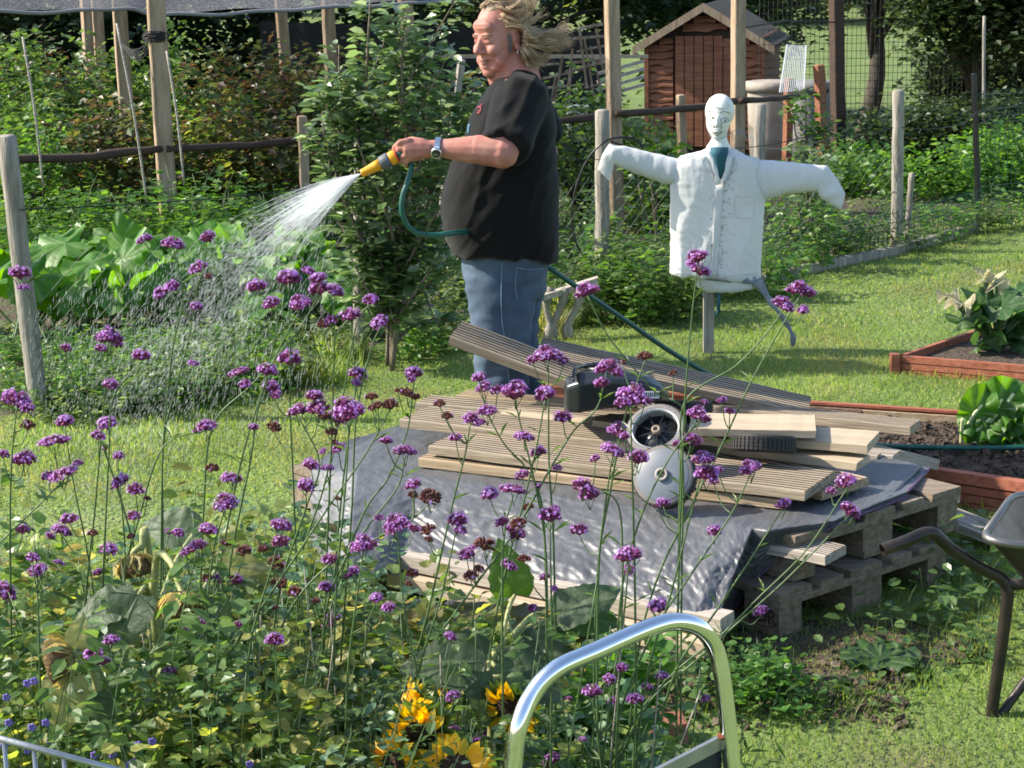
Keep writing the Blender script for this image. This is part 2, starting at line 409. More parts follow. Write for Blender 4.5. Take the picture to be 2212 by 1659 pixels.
def mass(P, leaf, tmpl, lmat, root, name='foliage', r=rng, out=None):
    """leaf cloud at given points, leaf tips pointing out and down"""
    n = len(P); a = r.uniform(0, 2 * np.pi, n)
    d = np.stack([np.cos(a), np.sin(a), r.uniform(-.7, .35, n)], 1)
    u = np.stack([r.normal(0, .6, n), r.normal(0, .6, n), np.ones(n)], 1)
    return cloud(name, lmat, P, frames(d, u), leaf * r.uniform(.6, 1.4, n), tmpl[0], tmpl[1], root, kind='stuff')
def clumps(centres, sig, n, r=rng):
    c = centres[r.integers(0, len(centres), n)]
    return c + r.normal(0, 1, (n, 3)) * sig
def bush(name, label, cat, c, rad, nleaf, leaf, tmpl, lmat, group=None, nclump=60, sig=.09, trunk=True, shell=.55, r=rng):
    """crown from leaf clumps spread through an uneven ellipsoid; c = base point, rad = half sizes"""
    root = thing(name, label, cat, c, group)
    q = r.normal(0, 1, (nclump, 3)); q = unit(q) * (r.uniform(shell, 1.08, (nclump, 1)))
    q = q * np.array(rad) + np.array([c[0], c[1], c[2] + rad[2] * 1.02]); q = q[q[:, 2] > c[2] + .03]
    mb = MB()
    for k in range(min(14, len(q))):
        p = q[k]; m = (Vector(c) + Vector(p)) * .5 + Vector((0, 0, .12 * rad[2]))
        mb.tube([Vector(c), m, Vector(p)], [.012 + .01 * rad[2], .008, .003], 5)
    mb.build('stem', m_bark, root, True)
    mass(clumps(q, sig, nleaf, r), leaf, tmpl, lmat, root, r=r)
    return root

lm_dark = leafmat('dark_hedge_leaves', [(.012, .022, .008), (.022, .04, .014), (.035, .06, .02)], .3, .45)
lm_mid = leafmat('mid_green_leaves', [(.035, .075, .018), (.06, .115, .027), (.09, .15, .045)], .42, .38)
lm_bright = leafmat('bright_green_leaves', [(.04, .10, .018), (.065, .15, .028), (.10, .19, .045)], .48, .4)
lm_rasp = leafmat('raspberry_leaves_turning', [(.03, .06, .02), (.05, .085, .025), (.10, .105, .03), (.085, .042, .024), (.045, .075, .03)], .4, .38)
lm_yell = leafmat('yellowing_leaves', [(.05, .10, .022), (.08, .135, .03), (.16, .18, .04), (.12, .10, .045)], .5, .42)
lm_apple = leafmat('apple_leaves', [(.045, .085, .03), (.075, .13, .045), (.11, .17, .07), (.17, .22, .12)], .42, .3, spec=.8)
lm_weed = leafmat('weed_leaves', [(.05, .09, .025), (.09, .14, .04), (.15, .19, .07)], .45, .45)
lm_pump = leafmat('marrow_leaves', [(.05, .10, .03), (.075, .14, .04), (.09, .17, .045)], .42, .42)
lm_blue = leafmat('bluish_round_leaves', [(.05, .10, .055), (.08, .15, .085), (.13, .20, .12), (.17, .21, .06)], .42, .42)
lm_olive = leafmat('olive_round_leaves', [(.05, .10, .025), (.09, .155, .035), (.20, .24, .05), (.30, .28, .09)], .5, .42)
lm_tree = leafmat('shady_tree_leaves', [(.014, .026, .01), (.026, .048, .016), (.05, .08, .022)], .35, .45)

# ================================================================== FAR BACKGROUND
def tree(label, base, h, r0, crown_c, crown_r, nleaf, leaf, lmat, group='trees closing the view behind the plots', nc=90, sig=.28):
    root = thing('tree', label, 'tree', base, group)
    mb = MB(); b0 = Vector(base)
    top = Vector((crown_c[0], crown_c[1], crown_c[2]))
    mb.tube(smoothed([b0, b0.lerp(top, .35) + Vector((.1, 0, 0)), b0.lerp(top, .7) + Vector((-.08, .05, 0)), top], 4), [r0 * (1.15 - .8 * k / 12) for k in range(13)], 8)
    q = unit(rng.normal(0, 1, (nc, 3))) * rng.uniform(.35, 1.0, (nc, 1)) ** .6
    q = q * np.array(crown_r) + np.array(crown_c)
    for k in range(16):
        s = b0.lerp(top, rng.uniform(.3, .9)); e = Vector(q[k])
        mb.tube([s, s.lerp(e, .5) + Vector((0, 0, .15)), e], [r0 * .35, r0 * .2, r0 * .06], 5)
    mb.build('trunk', m_bark, root, True)
    mass(clumps(q, sig, nleaf), leaf, L_DIAM, lmat, root, 'crown')
    return root
G = 'trees closing the view behind the plots'
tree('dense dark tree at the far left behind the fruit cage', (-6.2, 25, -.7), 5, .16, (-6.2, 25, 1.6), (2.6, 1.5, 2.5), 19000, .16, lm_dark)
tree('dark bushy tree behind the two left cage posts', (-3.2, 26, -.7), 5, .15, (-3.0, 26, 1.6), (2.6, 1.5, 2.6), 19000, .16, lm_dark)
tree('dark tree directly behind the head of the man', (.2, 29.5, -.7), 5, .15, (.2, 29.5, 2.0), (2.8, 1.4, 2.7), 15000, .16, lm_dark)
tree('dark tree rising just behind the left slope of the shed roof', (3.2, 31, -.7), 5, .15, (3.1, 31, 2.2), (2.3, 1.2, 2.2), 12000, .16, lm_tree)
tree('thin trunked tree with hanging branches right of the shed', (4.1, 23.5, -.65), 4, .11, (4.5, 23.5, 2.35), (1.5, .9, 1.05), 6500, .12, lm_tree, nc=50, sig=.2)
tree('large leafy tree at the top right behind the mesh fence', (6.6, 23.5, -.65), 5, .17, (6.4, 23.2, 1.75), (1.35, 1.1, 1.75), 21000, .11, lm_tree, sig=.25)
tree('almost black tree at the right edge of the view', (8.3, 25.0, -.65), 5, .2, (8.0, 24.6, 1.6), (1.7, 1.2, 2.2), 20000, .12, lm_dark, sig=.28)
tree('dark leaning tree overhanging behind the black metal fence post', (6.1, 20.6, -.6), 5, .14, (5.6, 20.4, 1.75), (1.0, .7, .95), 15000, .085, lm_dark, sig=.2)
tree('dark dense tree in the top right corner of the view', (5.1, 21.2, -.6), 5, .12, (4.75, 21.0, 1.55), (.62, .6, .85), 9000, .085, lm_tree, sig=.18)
tree('distant yellow green tree seen over the field', (8.0, 62, -.7), 6, .3, (8.0, 62, 2.0), (7, 2, 2.6), 9000, .3, lm_yell, nc=120, sig=.6)
tree('distant round tree at the far end of the field', (19, 66, -.7), 6, .3, (19, 66, 2.2), (8, 2, 3), 9000, .32, lm_mid, nc=120, sig=.6)
tree('small bushy tree behind the water butts', (5.6, 24.5, -.65), 2, .08, (5.7, 24.4, .1), (.75, .6, .75), 6000, .09, lm_tree, nc=30, sig=.16)
# far meadow rises gently behind and is the ground itself; a hedge line closes it
root = thing('hedge', 'distant hedge along the far edge of the green field', 'hedge', (0, 75, -.7))
q = np.stack([rng.uniform(-45, 60, 260), rng.uniform(74, 77, 260), rng.uniform(-.5, 3.6, 260)], 1)
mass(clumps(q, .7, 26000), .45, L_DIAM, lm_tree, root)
# low undergrowth under right trees
for i, (px, py, D, rx, rz, n) in enumerate([(1850, 290, 17.5, .4, .20, 2000), (1990, 262, 18.5, .7, .36, 4800), (2140, 262, 18.5, .7, .38, 4800), (2060, 300, 16.8, .6, .22, 2600), (2190, 300, 17.0, .5, .26, 2400)]):
    g = at_y(px, py, D); g.z = gz(g.x, g.y)
    bush('shrub', ['nettle clump left of the tall grey fence post', 'dark shrub behind the tall grey fence post', 'dark shrub behind the black mesh fence post', 'low leafy shrub between the grey and black posts', 'shrub at the right edge beyond the mesh fence'][i], 'shrub', g, (rx, .5, rz), n, .065, L_DIAM, lm_tree if i in (1, 2) else lm_bright, 'shrubs beyond the mesh fence', 40, .1)

# ================================================================== SHED
SY = 24.0
def sp_(px, py, dy=0): return at_y(px, py, SY + dy)
base = at_y(1520, 330, SY); SZ = base.z
# the shed is turned a little so that its door faces slightly to the left
shed = thing('shed', 'small red brown wooden garden shed with felted gable roof', 'shed', (base.x, SY, SZ))
k = 24.6 / FPX  # metres per picture pixel there
xl, xr = at_y(1397, 300, SY).x, at_y(1646, 300, SY).x
xc = (xl + xr) / 2; ze = at_y(1390, 92, SY).z; zr = at_y(1512, 12, SY).z; depth = 2.1
dl, dr = at_y(1459, 200, SY).x, at_y(1584, 200, SY).x; dtop = at_y(1500, 78, SY).z
sheet = MB()
sheet.add([(xl + .02, SY + .05, SZ), (xr - .02, SY + .05, SZ), (xr - .02, SY + .05, ze), (xc, SY + .05, zr - .04), (xl + .02, SY + .05, ze)], [(0, 1, 2, 3, 4)])
sheet.add([(xr - .02, SY + .05, SZ), (xr - .02, SY + depth, SZ), (xr - .02, SY + depth, ze), (xr - .02, SY + .05, ze)], [(0, 1, 2, 3)])
sheet.add([(xl + .02, SY + .05, SZ), (xl + .02, SY + depth, SZ), (xl + .02, SY + depth, ze), (xl + .02, SY + .05, ze)], [(3, 2, 1, 0)])
sheet.add([(xl + .02, SY + depth, SZ), (xr - .02, SY + depth, SZ), (xr - .02, SY + depth, ze), (xc, SY + depth, zr - .04), (xl + .02, SY + depth, ze)], [(4, 3, 2, 1, 0)])
sheet.build('wall', m_darkwood, shed)
nb = 16
def wavy(x, ph): return .012 * math.sin(x * 9 + ph) + .008 * math.sin(x * 23 + ph * 2)
for i in range(nb + 5):
    z0 = SZ + .05 + i * (ze - SZ) / nb; z1 = z0 + (ze - SZ) / nb * .93
    for (a, b_) in ((xl, dl - .03), (dr + .03, xr)):
        if z1 > ze - .02:   # gable: clip by the slope
            s = (zr - .05 - z1) / (zr - ze)
            if s < .12: continue
            a2, b2 = max(a, xc - s * (xc - xl)), min(b_, xc + s * (xr - xc))
            if z0 > dtop: 
                if a != xl: continue
                a2, b2 = xc - s * (xc - xl), xc + s * (xr - xc)
            if b2 - a2 < .08: continue
        else: a2, b2 = a, b_
        mb = MB(); n = 8; ph = rng.uniform(0, 6); rings = []
        for j in range(n + 1):
            x = a2 + (b2 - a2) * j / n; wv = wavy(x, ph)
            rings.append([(x, SY + .035, z1), (x, SY + .02, z1), (x, SY - .012, z0 + .02 + wv), (x, SY - .012, z0 + wv * 1.3 - .004), (x, SY + .035, z0)])
        mb.loft(rings); mb.build('board', m_shed, shed)
for i in range(nb):   # right side wall boards
    z0 = SZ + .05 + i * (ze - SZ) / nb; z1 = z0 + (ze - SZ) / nb * .93
    mb = MB(); mb.loft([[(xr - .02, y, z1), (xr - .01, y, z1), (xr + .02, y, z0 + .02), (xr + .02, y, z0), (xr - .02, y, z0)] for y in (SY + .05, SY + depth)])
    mb.build('board', m_shed, shed)
for x in (xl - .005, xr + .005):
    mb = MB(); mb.box((x, SY + .01, (SZ + ze) / 2), (.05, .07, ze - SZ)); mb.build('corner_trim', m_shed, shed)
npl = 6
door = MB(); door.box(((dl + dr) / 2, SY + .005, (SZ + dtop) / 2 + .03), (dr - dl, .03, dtop - SZ - .08)); door = door.build('door', m_darkwood, shed)
for i in range(npl):
    x0 = dl + (dr - dl) * i / npl; x1 = dl + (dr - dl) * (i + 1) / npl - .012
    zt = dtop if i != npl - 1 else dtop - .03
    mb = MB(); mb.box(((x0 + x1) / 2, SY - .022, (SZ + .08 + zt) / 2), (x1 - x0, .02 + .004 * (i % 2), zt - SZ - .08)); mb.build('plank', m_shed, door)
mb = MB(); mb.box(((dr - .08), SY - .04, dtop - .1), (.22, .012, .05)); mb.build('hinge', m_shed, door)
m_felt = noisy('roofing_felt', [(.045, .045, .04), (.08, .078, .068)], 20, rough=.95, bump=.6)
ov = .13
for sgn in (-1, 1):
    xe = xc + sgn * (xr - xl) / 2 + sgn * ov; slope = (zr - ze) / ((xr - xl) / 2); zee = zr - slope * abs(xe - xc)
    mb = MB(); t = .035
    a = [(xc, SY - ov, zr + .02), (xe, SY - ov, zee + .02), (xe, SY + depth + ov, zee + .02), (xc, SY + depth + ov, zr + .02)]
    mb.hexa([(x, y, z - t) for x, y, z in a] + a); mb.build('roof', m_felt, shed)
    mb = MB()
    a = [(xc + sgn * .002, SY - ov - .025, zr + .035), (xe + sgn * .02, SY - ov - .025, zee + .03), (xe + sgn * .02, SY - ov - .003, zee + .03), (xc + sgn * .002, SY - ov - .003, zr + .035)]
    mb.hexa([(x, y, z - .10) for x, y, z in a] + a); mb.build('barge_board', m_cagepost, shed)

shed.rotation_euler.z = math.radians(-13)
# ================================================================== TALL POSTS OF THE FRUIT CAGE
def post(name, label, cat, pb, pt, w, mat_, group, sq=True, parent_mat=None, D=None, lean_to=None, over=0.0):
    """pb/pt bottom and top points in space"""
    b0, t0 = Vector(pb), Vector(pt); root = None
    ax = (t0 - b0).normalized(); t0 = t0 + ax * over
    x = Vector((1, 0, 0)); x = (x - ax * x.dot(ax)).normalized(); a = rng.uniform(.25, .6) if sq else 0
    y = ax.cross(x); x, y = x * math.cos(a) + y * math.sin(a), y * math.cos(a) - x * math.sin(a)
    mb = MB(); rings = []; n = 10
    for i in range(n + 1):
        p = b0.lerp(t0, i / n) + Vector((rng.normal(0, .0015), 0, 0))
        r = w / 2
        if sq:
            c = r * .12; sec = [(r, r - c), (r - c, r), (-r + c, r), (-r, r - c), (-r, -r + c), (-r + c, -r), (r - c, -r), (r, -r + c)]
        else:
            sec = [(r * math.cos(q), r * math.sin(q)) for q in [2 * math.pi * j / 12 for j in range(12)]]
        rings.append([p + x * u + y * v for u, v in sec])
    # slightly domed top
    tp = t0 + ax * w * .12; rings.append([tp + x * u * .6 + y * v * .6 for u, v in sec])
    mb.loft(rings); o = mb.build(name, mat_, None, not sq)
    me = o.data; me.transform(Matrix.Translation(-b0)); o.location = b0
    return tag(o, label, cat, group)
def ypost(name, label, cat, top, bot, D, w, m, group, sq=True, over=0.0, ground=True):
    t = at_y(*top, D); b0 = at_y(*bot, D)
    if ground:
        d = (b0 - t).normalized(); g = gz(b0.x, D) - .05; b0 = t + d * ((g - t.z) / d.z)
    return post(name, label, cat, b0, t, w, m, group, sq, over=over)
GC = 'tall timber posts of the fruit cage'
ypost('cage_post', 'tall thick timber cage post at the left with black net tied round it', 'post', (336, 0), (358, 360), 12.3, .106, m_cagepost, GC, over=.5)
ypost('cage_post', 'tall timber cage post just left of the thickest one', 'post', (257, 0), (270, 200), 14.3, .096, m_cagepost, GC, over=.5)
ypost('cage_post', 'weather stained orange cage post far back at the left', 'post', (184, 0), (193, 130), 16.5, .075, m_cagepost, GC, over=.5)
ypost('cage_post', 'grey cage post touching the orange one at the far left', 'post', (209, 0), (216, 110), 17.0, .09, m_cagepost, GC, over=.5)
ypost('cage_post', 'timber cage post rising from the bushes left of the apple tree', 'post', (605, 0), (617, 150), 15.5, .078, m_cagepost, GC, over=.5)
ypost('cage_post', 'timber cage post seen left of the top of the apple tree', 'post', (708, 0), (714, 150), 14.8, .08, m_cagepost, GC, over=.5)
ypost('cage_post', 'timber cage post behind the apple tree beside the face of the man', 'post', (875, 0), (880, 160), 13.5, .085, m_cagepost, GC, over=.5)
ypost('cage_post', 'tall timber cage post between the man and the shed', 'post', (1321, 0), (1328, 300), 14.2, .088, m_cagepost, GC, over=.5)
ypost('cage_post', 'tall timber cage post standing in front of the shed door', 'post', (1595, 0), (1593, 320), 15.2, .088, m_cagepost, GC, over=.5)
ypost('cage_post', 'tall dark post right of the shed under the hanging branches', 'post', (1806, 0), (1812, 330), 19.0, .11, m_darkwood, GC, over=.6)
mb = MB()
for i in range(26):
    c = at_y(337, rng.uniform(68, 88), 12.3); a0 = rng.uniform(0, 6.28); r = rng.uniform(.060, .084)
    mb.tube([c + Vector((r * math.cos(a0 + k * .7), r * math.sin(a0 + k * .7), .012 * math.sin(k * 1.3 + i))) for k in range(10)], .003, 4)
a, b0 = at_y(337, 78, 12.3), at_y(262, 98, 14.3)
for i in range(9):
    mb.tube(smoothed([a + Vector((rng.normal(0, .03), 0, rng.normal(0, .02))), a.lerp(b0, .5) + Vector((0, 0, -.05 - .01 * i)), b0 + Vector((0, 0, rng.normal(0, .015)))], 6), .003, 4)
m_blacknet = mat('black_netting', (.012, .012, .013), .7)
tag(mb.build('net_bundle', m_blacknet, None), 'black netting bunched and tied round the thick left post', 'netting')

# rail of the cage, in runs between posts
GR = 'dark rails along the side of the fruit cage'
def rail(label, p, q, r=.026, m=m_darkwood, group=GR):
    mb = MB(); P = [p.lerp(q, i / 10) + Vector((0, 0, -.018 * math.sin(math.pi * i / 10) + rng.normal(0, .003))) for i in range(11)]
    mb.tube(P, [r * rng.uniform(.85, 1.15) for _ in P], 7); o = mb.build('cage_rail', m, None, True)
    return tag(o, label, 'rail', group)
rail('rusty dark rail from the left edge to the thick cage post', at_y(-40, 346, 11.5), at_y(348, 320, 12.25))
rail('rusty dark rail between the thick cage post and the apple tree', at_y(360, 322, 12.25), at_y(712, 293, 13.1))
rail('dark rail passing behind the apple tree and the man', at_y(720, 292, 13.12), at_y(1310, 250, 14.1))
rail('dark rail from the tall post to the shed door post', at_y(1332, 245, 14.1), at_y(1588, 218, 15.1))
rail('dark rail in front of the water butts', at_y(1602, 217, 15.1), at_y(1785, 196, 18.6))
mb = MB(); mb.tube([at_y(1600, 60, 15.2), at_y(1700, 45, 17.5), at_y(1806, 48, 19), at_y(1900, 40, 21), at_y(2212, 48, 23)], .008, 5)
tag(mb.build('wire', m_blacknet, None), 'dark wire strung high across from the shed door post to the right', 'wire')
GS = 'short square stakes along the cage rail'
ypost('stake', 'short square stake left of the apple tree under the rail', 'stake', (652, 252), (660, 420), 12.6, .056, m_cagepost, GS)
ypost('stake', 'short stake in front of the shed door beside the scarecrow head', 'stake', (1470, 206), (1474, 330), 14.8, .055, m_cagepost, GS)
ypost('stake', 'reddish stake among the water butts', 'stake', (1769, 142), (1778, 330), 18.0, .08, m_shed, GS)
ypost('stake', 'thin reddish stake between the two water butts', 'stake', (1705, 170), (1700, 330), 18.2, .07, m_shed, GS)
ypost('stake', 'small slanting stake in the raspberries right of the apple tree', 'stake', (998, 130), (990, 190), 12.5, .04, m_post, GS)
# pale canes leaning in the beans at the left
GB = 'thin pale canes standing at the left of the cage'
for lab, a, b0, D in (('pale thin cane at the far left reaching the rail', (49, 80), (93, 400), 11.5), ('pale thin cane just left of the thick cage post', (252, 50), (318, 440), 11.7), ('pale thin cane just right of the thick cage post', (360, 110), (398, 400), 11.9)):
    mb = MB(); mb.tube(smoothed([at_y(*a, D), at_y((a[0] + b0[0]) / 2 + 4, (a[1] + b0[1]) / 2, D - .03), at_y(*b0, D)], 5), .0075, 6)
    tag(mb.build('cane', m_greywood, None, True), lab, 'cane', GB)

# shade-net roof sheet at the upper left and net curtain behind
m_net = mat('grey_shade_net', (.13, .13, .14), .8); tcn = nd(m_net, 'ShaderNodeTexCoord')
wv = nd(m_net, 'ShaderNodeTexNoise'); wv.inputs['Scale'].default_value = 55; lk(m_net, tcn.outputs['Object'], wv.inputs[0])
rr = ramp(m_net, wv.outputs[0], [(.3, .3, .3), (.75, .75, .75)], [.4, .6]); seethrough(m_net, rr.outputs[0])
mb = MB(); rows = []
edge = [(-60, 20), (120, 22), (260, 14), (340, 26), (480, 26), (640, 16), (800, 8), (960, -2), (1080, -30)]
E = smoothed([at_y(x, y, 12.1 + .0015 * x) for x, y in edge], 6)
for j in range(9):
    rows.append([p + Vector((0, j * .85, .07 * j + .05 * noise.noise(Vector((p.x * 2, j * .7, 0))) + (.05 * math.sin(j * .9)))) for p in E])
mb.loft(rows, caps=False, closed=False)
hem = mb.build('shade_net', m_net, None, True); tag(hem, 'pale grey netting sagging over the fruit cage at the top left', 'netting')
mb = MB(); mb.tube([p + Vector((0, -.01, -.012 + .006 * math.sin(i))) for i, p in enumerate(E)], .012, 6)
o = mb.build('hem', mat('net_hem', (.2, .2, .21), .8), hem, True)
m_curt = noisy('black_windbreak_cloth', [(.008, .009, .009), (.02, .022, .02)], 20, rough=.95, bump=.3)
def curtain(label, a, b_, D, z0=-.6):
    p, q = at_y(*a, D), at_y(*b_, D); mb = MB(); rows = []
    for j in range(7):
        t = j / 6
        rows.append([Vector((p.x + (q.x - p.x) * i / 40, D + .04 * math.sin(i * .9) * t + .02 * math.sin(i * 2.1), (p.z + (q.z - p.z) * i / 40) * (1 - t) + z0 * t)) for i in range(41)])
    back = [[v + Vector((0, .004, 0)) for v in r] for r in rows]
    mb.loft(rows, caps=False, closed=False); mb.loft(back, caps=False, closed=False)
    return tag(mb.build('windbreak_net', m_curt, None, True), label, 'netting', 'black windbreak nets behind the plots')
curtain('black windbreak net hanging in the dark gap beside the man', (560, 46), (1330, 70), 19.5)
# stack of trellis lattice leaning behind the man
tr = thing('trellis', 'old wooden lattice trellis panels leaning behind the man', 'trellis', at_y(1255, 240, 17.5))
T = lambda x, y, d=0: at_y(x, y, 17.5 + d)
bars = [((1252, 62), (1268, 190)), ((1262, 80), (1288, 240)), ((1288, 62), (1303, 150)), ((1200, 165), (1188, 240)), ((1216, 118), (1196, 235)), ((1237, 105), (1222, 228)), ((1232, 150), (1228, 240)), ((1275, 100), (1300, 200)), ((1310, 90), (1322, 180)),
        ((1158, 141), (1208, 138)), ((1238, 83), (1312, 78)), ((1246, 112), (1318, 96)), ((1236, 150), (1320, 131)), ((1172, 170), (1260, 150)), ((1225, 137), (1330, 124)), ((1180, 190), (1262, 182)), ((1250, 62), (1302, 52)), ((1262, 190), (1330, 176))]
m_lath = noisy('faded_lath_wood', [(.10, .06, .035), (.26, .19, .13), (.42, .38, .33)], 12, rough=.85)
for i, (a, b_) in enumerate(bars):
    mb = MB(); d = .04 * (i % 3); mb.tube([T(*a, d), T(*b_, d)], .013 if i % 2 else .016, 4); mb.build('lath', m_lath, tr)
# white tub and grey thing at trellis foot
mb = MB(); c = at_y(1245, 232, 16.6); mb.loft([[c + Vector((.10 * s * math.cos(a), .10 * s * math.sin(a), z)) for a in [k * math.pi / 8 for k in range(16)]] for s, z in ((.8, -.28), (.95, -.02), (1.05, 0), (1.05, .015), (.9, .015), (.8, -.2))])
tag(mb.build('plastic_tub', mat('pale_plastic', (.55, .57, .6), .5), None, True), 'pale plastic tub standing at the foot of the trellis', 'tub')
# long pale timber lying behind
mb = MB(); a, b_ = at_y(1040, 140, 17.8), at_y(1420, 132, 18.4); a = at_y(885, 122, 17.8); b_ = at_y(1400, 122, 18.2); mb.tube([a, b_], .022, 4)
tag(mb.build('timber_length', m_palewood, None), 'long pale timber lying level behind the man near the trellis', 'timber')
mb = MB(); a, b_ = at_y(1290, 160, 18), at_y(1390, 132, 18.2)
for j in range(4): mb.tube([a + Vector((0, 0, -.07 * j)), b_ + Vector((0, 0, -.07 * j))], .02, 4)
tag(mb.build('timber_stack', m_greywood, None), 'stack of grey timbers left of the shed', 'timber')

# ================================================================== WATER BUTTS
m_butt = noisy('dusty_plastic_butt', [(.22, .19, .15), (.33, .29, .24), (.42, .39, .34)], 4, rough=.7, bump=.2)
def butt(label, cpx, top, bot, wt, wb, D, m=m_butt, rim=.035):
    t = at_y(cpx, top, D); b0 = at_y(cpx, bot, D); k = D * 1.02 / FPX
    b0 = Vector((t.x, t.y, gz(t.x, D))) ; hgt = t.z - b0.z
    root = thing('water_butt', label, 'water butt', b0, 'water butts beside the shed')
    mb = MB(); R0, R1 = wb * k / 2, wt * k / 2; prof = [(0, 0.001), (R0, 0), (R0 + (R1 - R0) * .5 + .01, hgt * .5), (R1 * .97, hgt * .9), (R1 * .93, hgt * .97), (R1 * .3, hgt * .985), (0.001, hgt)]
    n = 28; mb.loft([[b0 + Vector((max(r, .001) * math.cos(2 * math.pi * j / n), max(r, .001) * math.sin(2 * math.pi * j / n), z)) for j in range(n)] for r, z in prof])
    mb.build('barrel', m, root, True)
    mb = MB(); mb.loft([[b0 + Vector((r * math.cos(2 * math.pi * j / n), r * math.sin(2 * math.pi * j / n), z)) for j in range(n)] for r, z in [(R1 * .9, hgt * .9), (R1 * 1.06, hgt * .9), (R1 * 1.1, hgt * .94), (R1 * 1.06, hgt * .985), (R1 * .9, hgt * .99)]])
    mb.build('rim', m, root, True); return root
butt('tall tan water butt with thick rim right of the shed', 1664, 172, 345, 100, 72, 18.6)
butt('grey water butt behind the leaning mesh panel', 1752, 172, 345, 96, 76, 20.0, noisy('grey_plastic_butt', [(.13, .13, .13), (.22, .22, .21)], 4, rough=.7))
# mesh panel leaning
wp = thing('wire_mesh_sheet', 'white wire mesh sheet leaning on the water butts', 'wire mesh', at_y(1690, 200, 17.8))
c00, c10, c01, c11 = at_y(1684, 200, 17.6), at_y(1736, 196, 17.6), at_y(1700, 97, 18.2), at_y(1741, 99, 18.2)
mb = MB()
for i in range(13):
    t = i / 12; mb.tube([c00.lerp(c10, t), c01.lerp(c11, t)], .0035 if 0 < i < 12 else .008, 4)
for i in range(26):
    t = i / 25; mb.tube([c00.lerp(c01, t), c10.lerp(c11, t)], .003, 4)
mb.build('wire_grid', mat('pale_wire', (.6, .6, .6), .5, .3), wp)
ypost('stake', 'short bent stake lying by the foot of the water butts', 'stake', (1712, 235), (1742, 300), 17, .04, m_greywood, GS)
# low green cloth / pallet items behind fence
mb = MB(); P4 = [at_g(1610, 352), at_g(1700, 340), at_g(1690, 328), at_g(1600, 345)]
mb.hexa([p + Vector((0, 0, .0)) for p in P4] + [p + Vector((0, 0, .14 + .05 * (i in (1, 2)))) for i, p in enumerate(P4)])
tag(mb.build('ground_sheet', noisy('green_sheet', [(.03, .08, .05), (.08, .15, .1)], 10, rough=.6), None), 'small green ground sheet lying by the shed', 'sheet')
# ================================================================== PLANTS BEHIND THE FENCE
def G_(px, py): return at_g(px, py)
def at_base(px, D): 
    p = at_y(px, 400, D); return Vector((p.x, D, gz(p.x, D)))
# raspberry / currant rows in the cage: each bush placed by its top pixel
GRB = 'fruit bushes growing inside the cage'
rb = [ # px, D, top py, half width m, material, label
 (40, 12.6, 110, .62, lm_mid, 'green fruit bush at the far left edge of the cage'),
 (150, 13.6, 120, .62, lm_rasp, 'reddish green raspberry bush behind the far left cane'),
 (262, 12.9, 115, .55, lm_mid, 'leafy fruit bush climbing the second cage post from the left'),
 (375, 13.8, 60, .5, lm_mid, 'tall green climber just right of the thick cage post'),
 (470, 13.0, 125, .62, lm_rasp, 'raspberry bush with red tinged leaves right of the thick post'),
 (590, 12.6, 130, .60, lm_rasp, 'raspberry bush with browning tips left of the apple tree'),
 (690, 13.6, 110, .55, lm_rasp, 'raspberry bush close behind the left side of the apple tree'),
 (110, 11.3, 235, .55, lm_mid, 'leafy green bush in the front row at the left'),
 (230, 11.1, 225, .55, lm_rasp, 'raspberry bush between the two left canes'),
 (440, 11.3, 240, .60, lm_yell, 'yellow leaved bush right of the thick cage post'),
 (575, 11.5, 215, .55, lm_rasp, 'dark raspberry bush above the dark rail'),
 (30, 10.6, 250, .45, lm_bright, 'bright green bush beside the left fence post'),
 (840, 14.6, 130, .55, lm_mid, 'fruit bush behind the apple tree'),
 (960, 13.0, 150, .55, lm_rasp, 'yellow flecked raspberry bush left of the man'),
 (1260, 15.0, 185, .5, lm_mid, 'leafy bush growing under the trellis'),
 (1375, 15.8, 250, .40, lm_mid, 'leafy bush in front of the left shed wall'),
]
for px, D, top, hw, lm, lab in rb:
    if px < 720 and D < 14: D = 12.6 + (D - 10.6) * .95
    b0 = at_base(px, D); zt = at_y(px, top, D).z; h = (zt - b0.z)
    n = int(2600 * hw / .55 * (h / 1.3) * 1.25)
    bush('fruit_bush', lab, 'bush', b0, (hw, .42, h / 2), n, .062, L_OVAL if False else L_DIAM, lm, GRB, int(70 * h), .085, shell=.45)
    # fruiting canes poking out
mb_root = None
# apricot/red berries? small orange fruit specks are left out; a few upright shoots
for px, D, top in ((60, 14.4, 95), (130, 14.8, 105), (170, 14.6, 125), (20, 14.5, 100), (370, 14.2, 40), (540, 14.2, 120)):
    b0 = at_base(px, D); zt = at_y(px, top, D).z
    plant('climbing_bean', 'pale green climbing shoots %s' % {60: 'right of the far left cane top', 130: 'midway between the left cane and the orange post', 170: 'beside the stained orange post', 20: 'at the top left corner', 370: 'hugging the thick cage post', 540: 'left of the middle cage post'}[px], 'plant', b0, 4, zt - b0.z, .08, .055, L_DIAM, lm_bright, 130, 'climbing shoots in the cage', .05, .1, t0=.4)
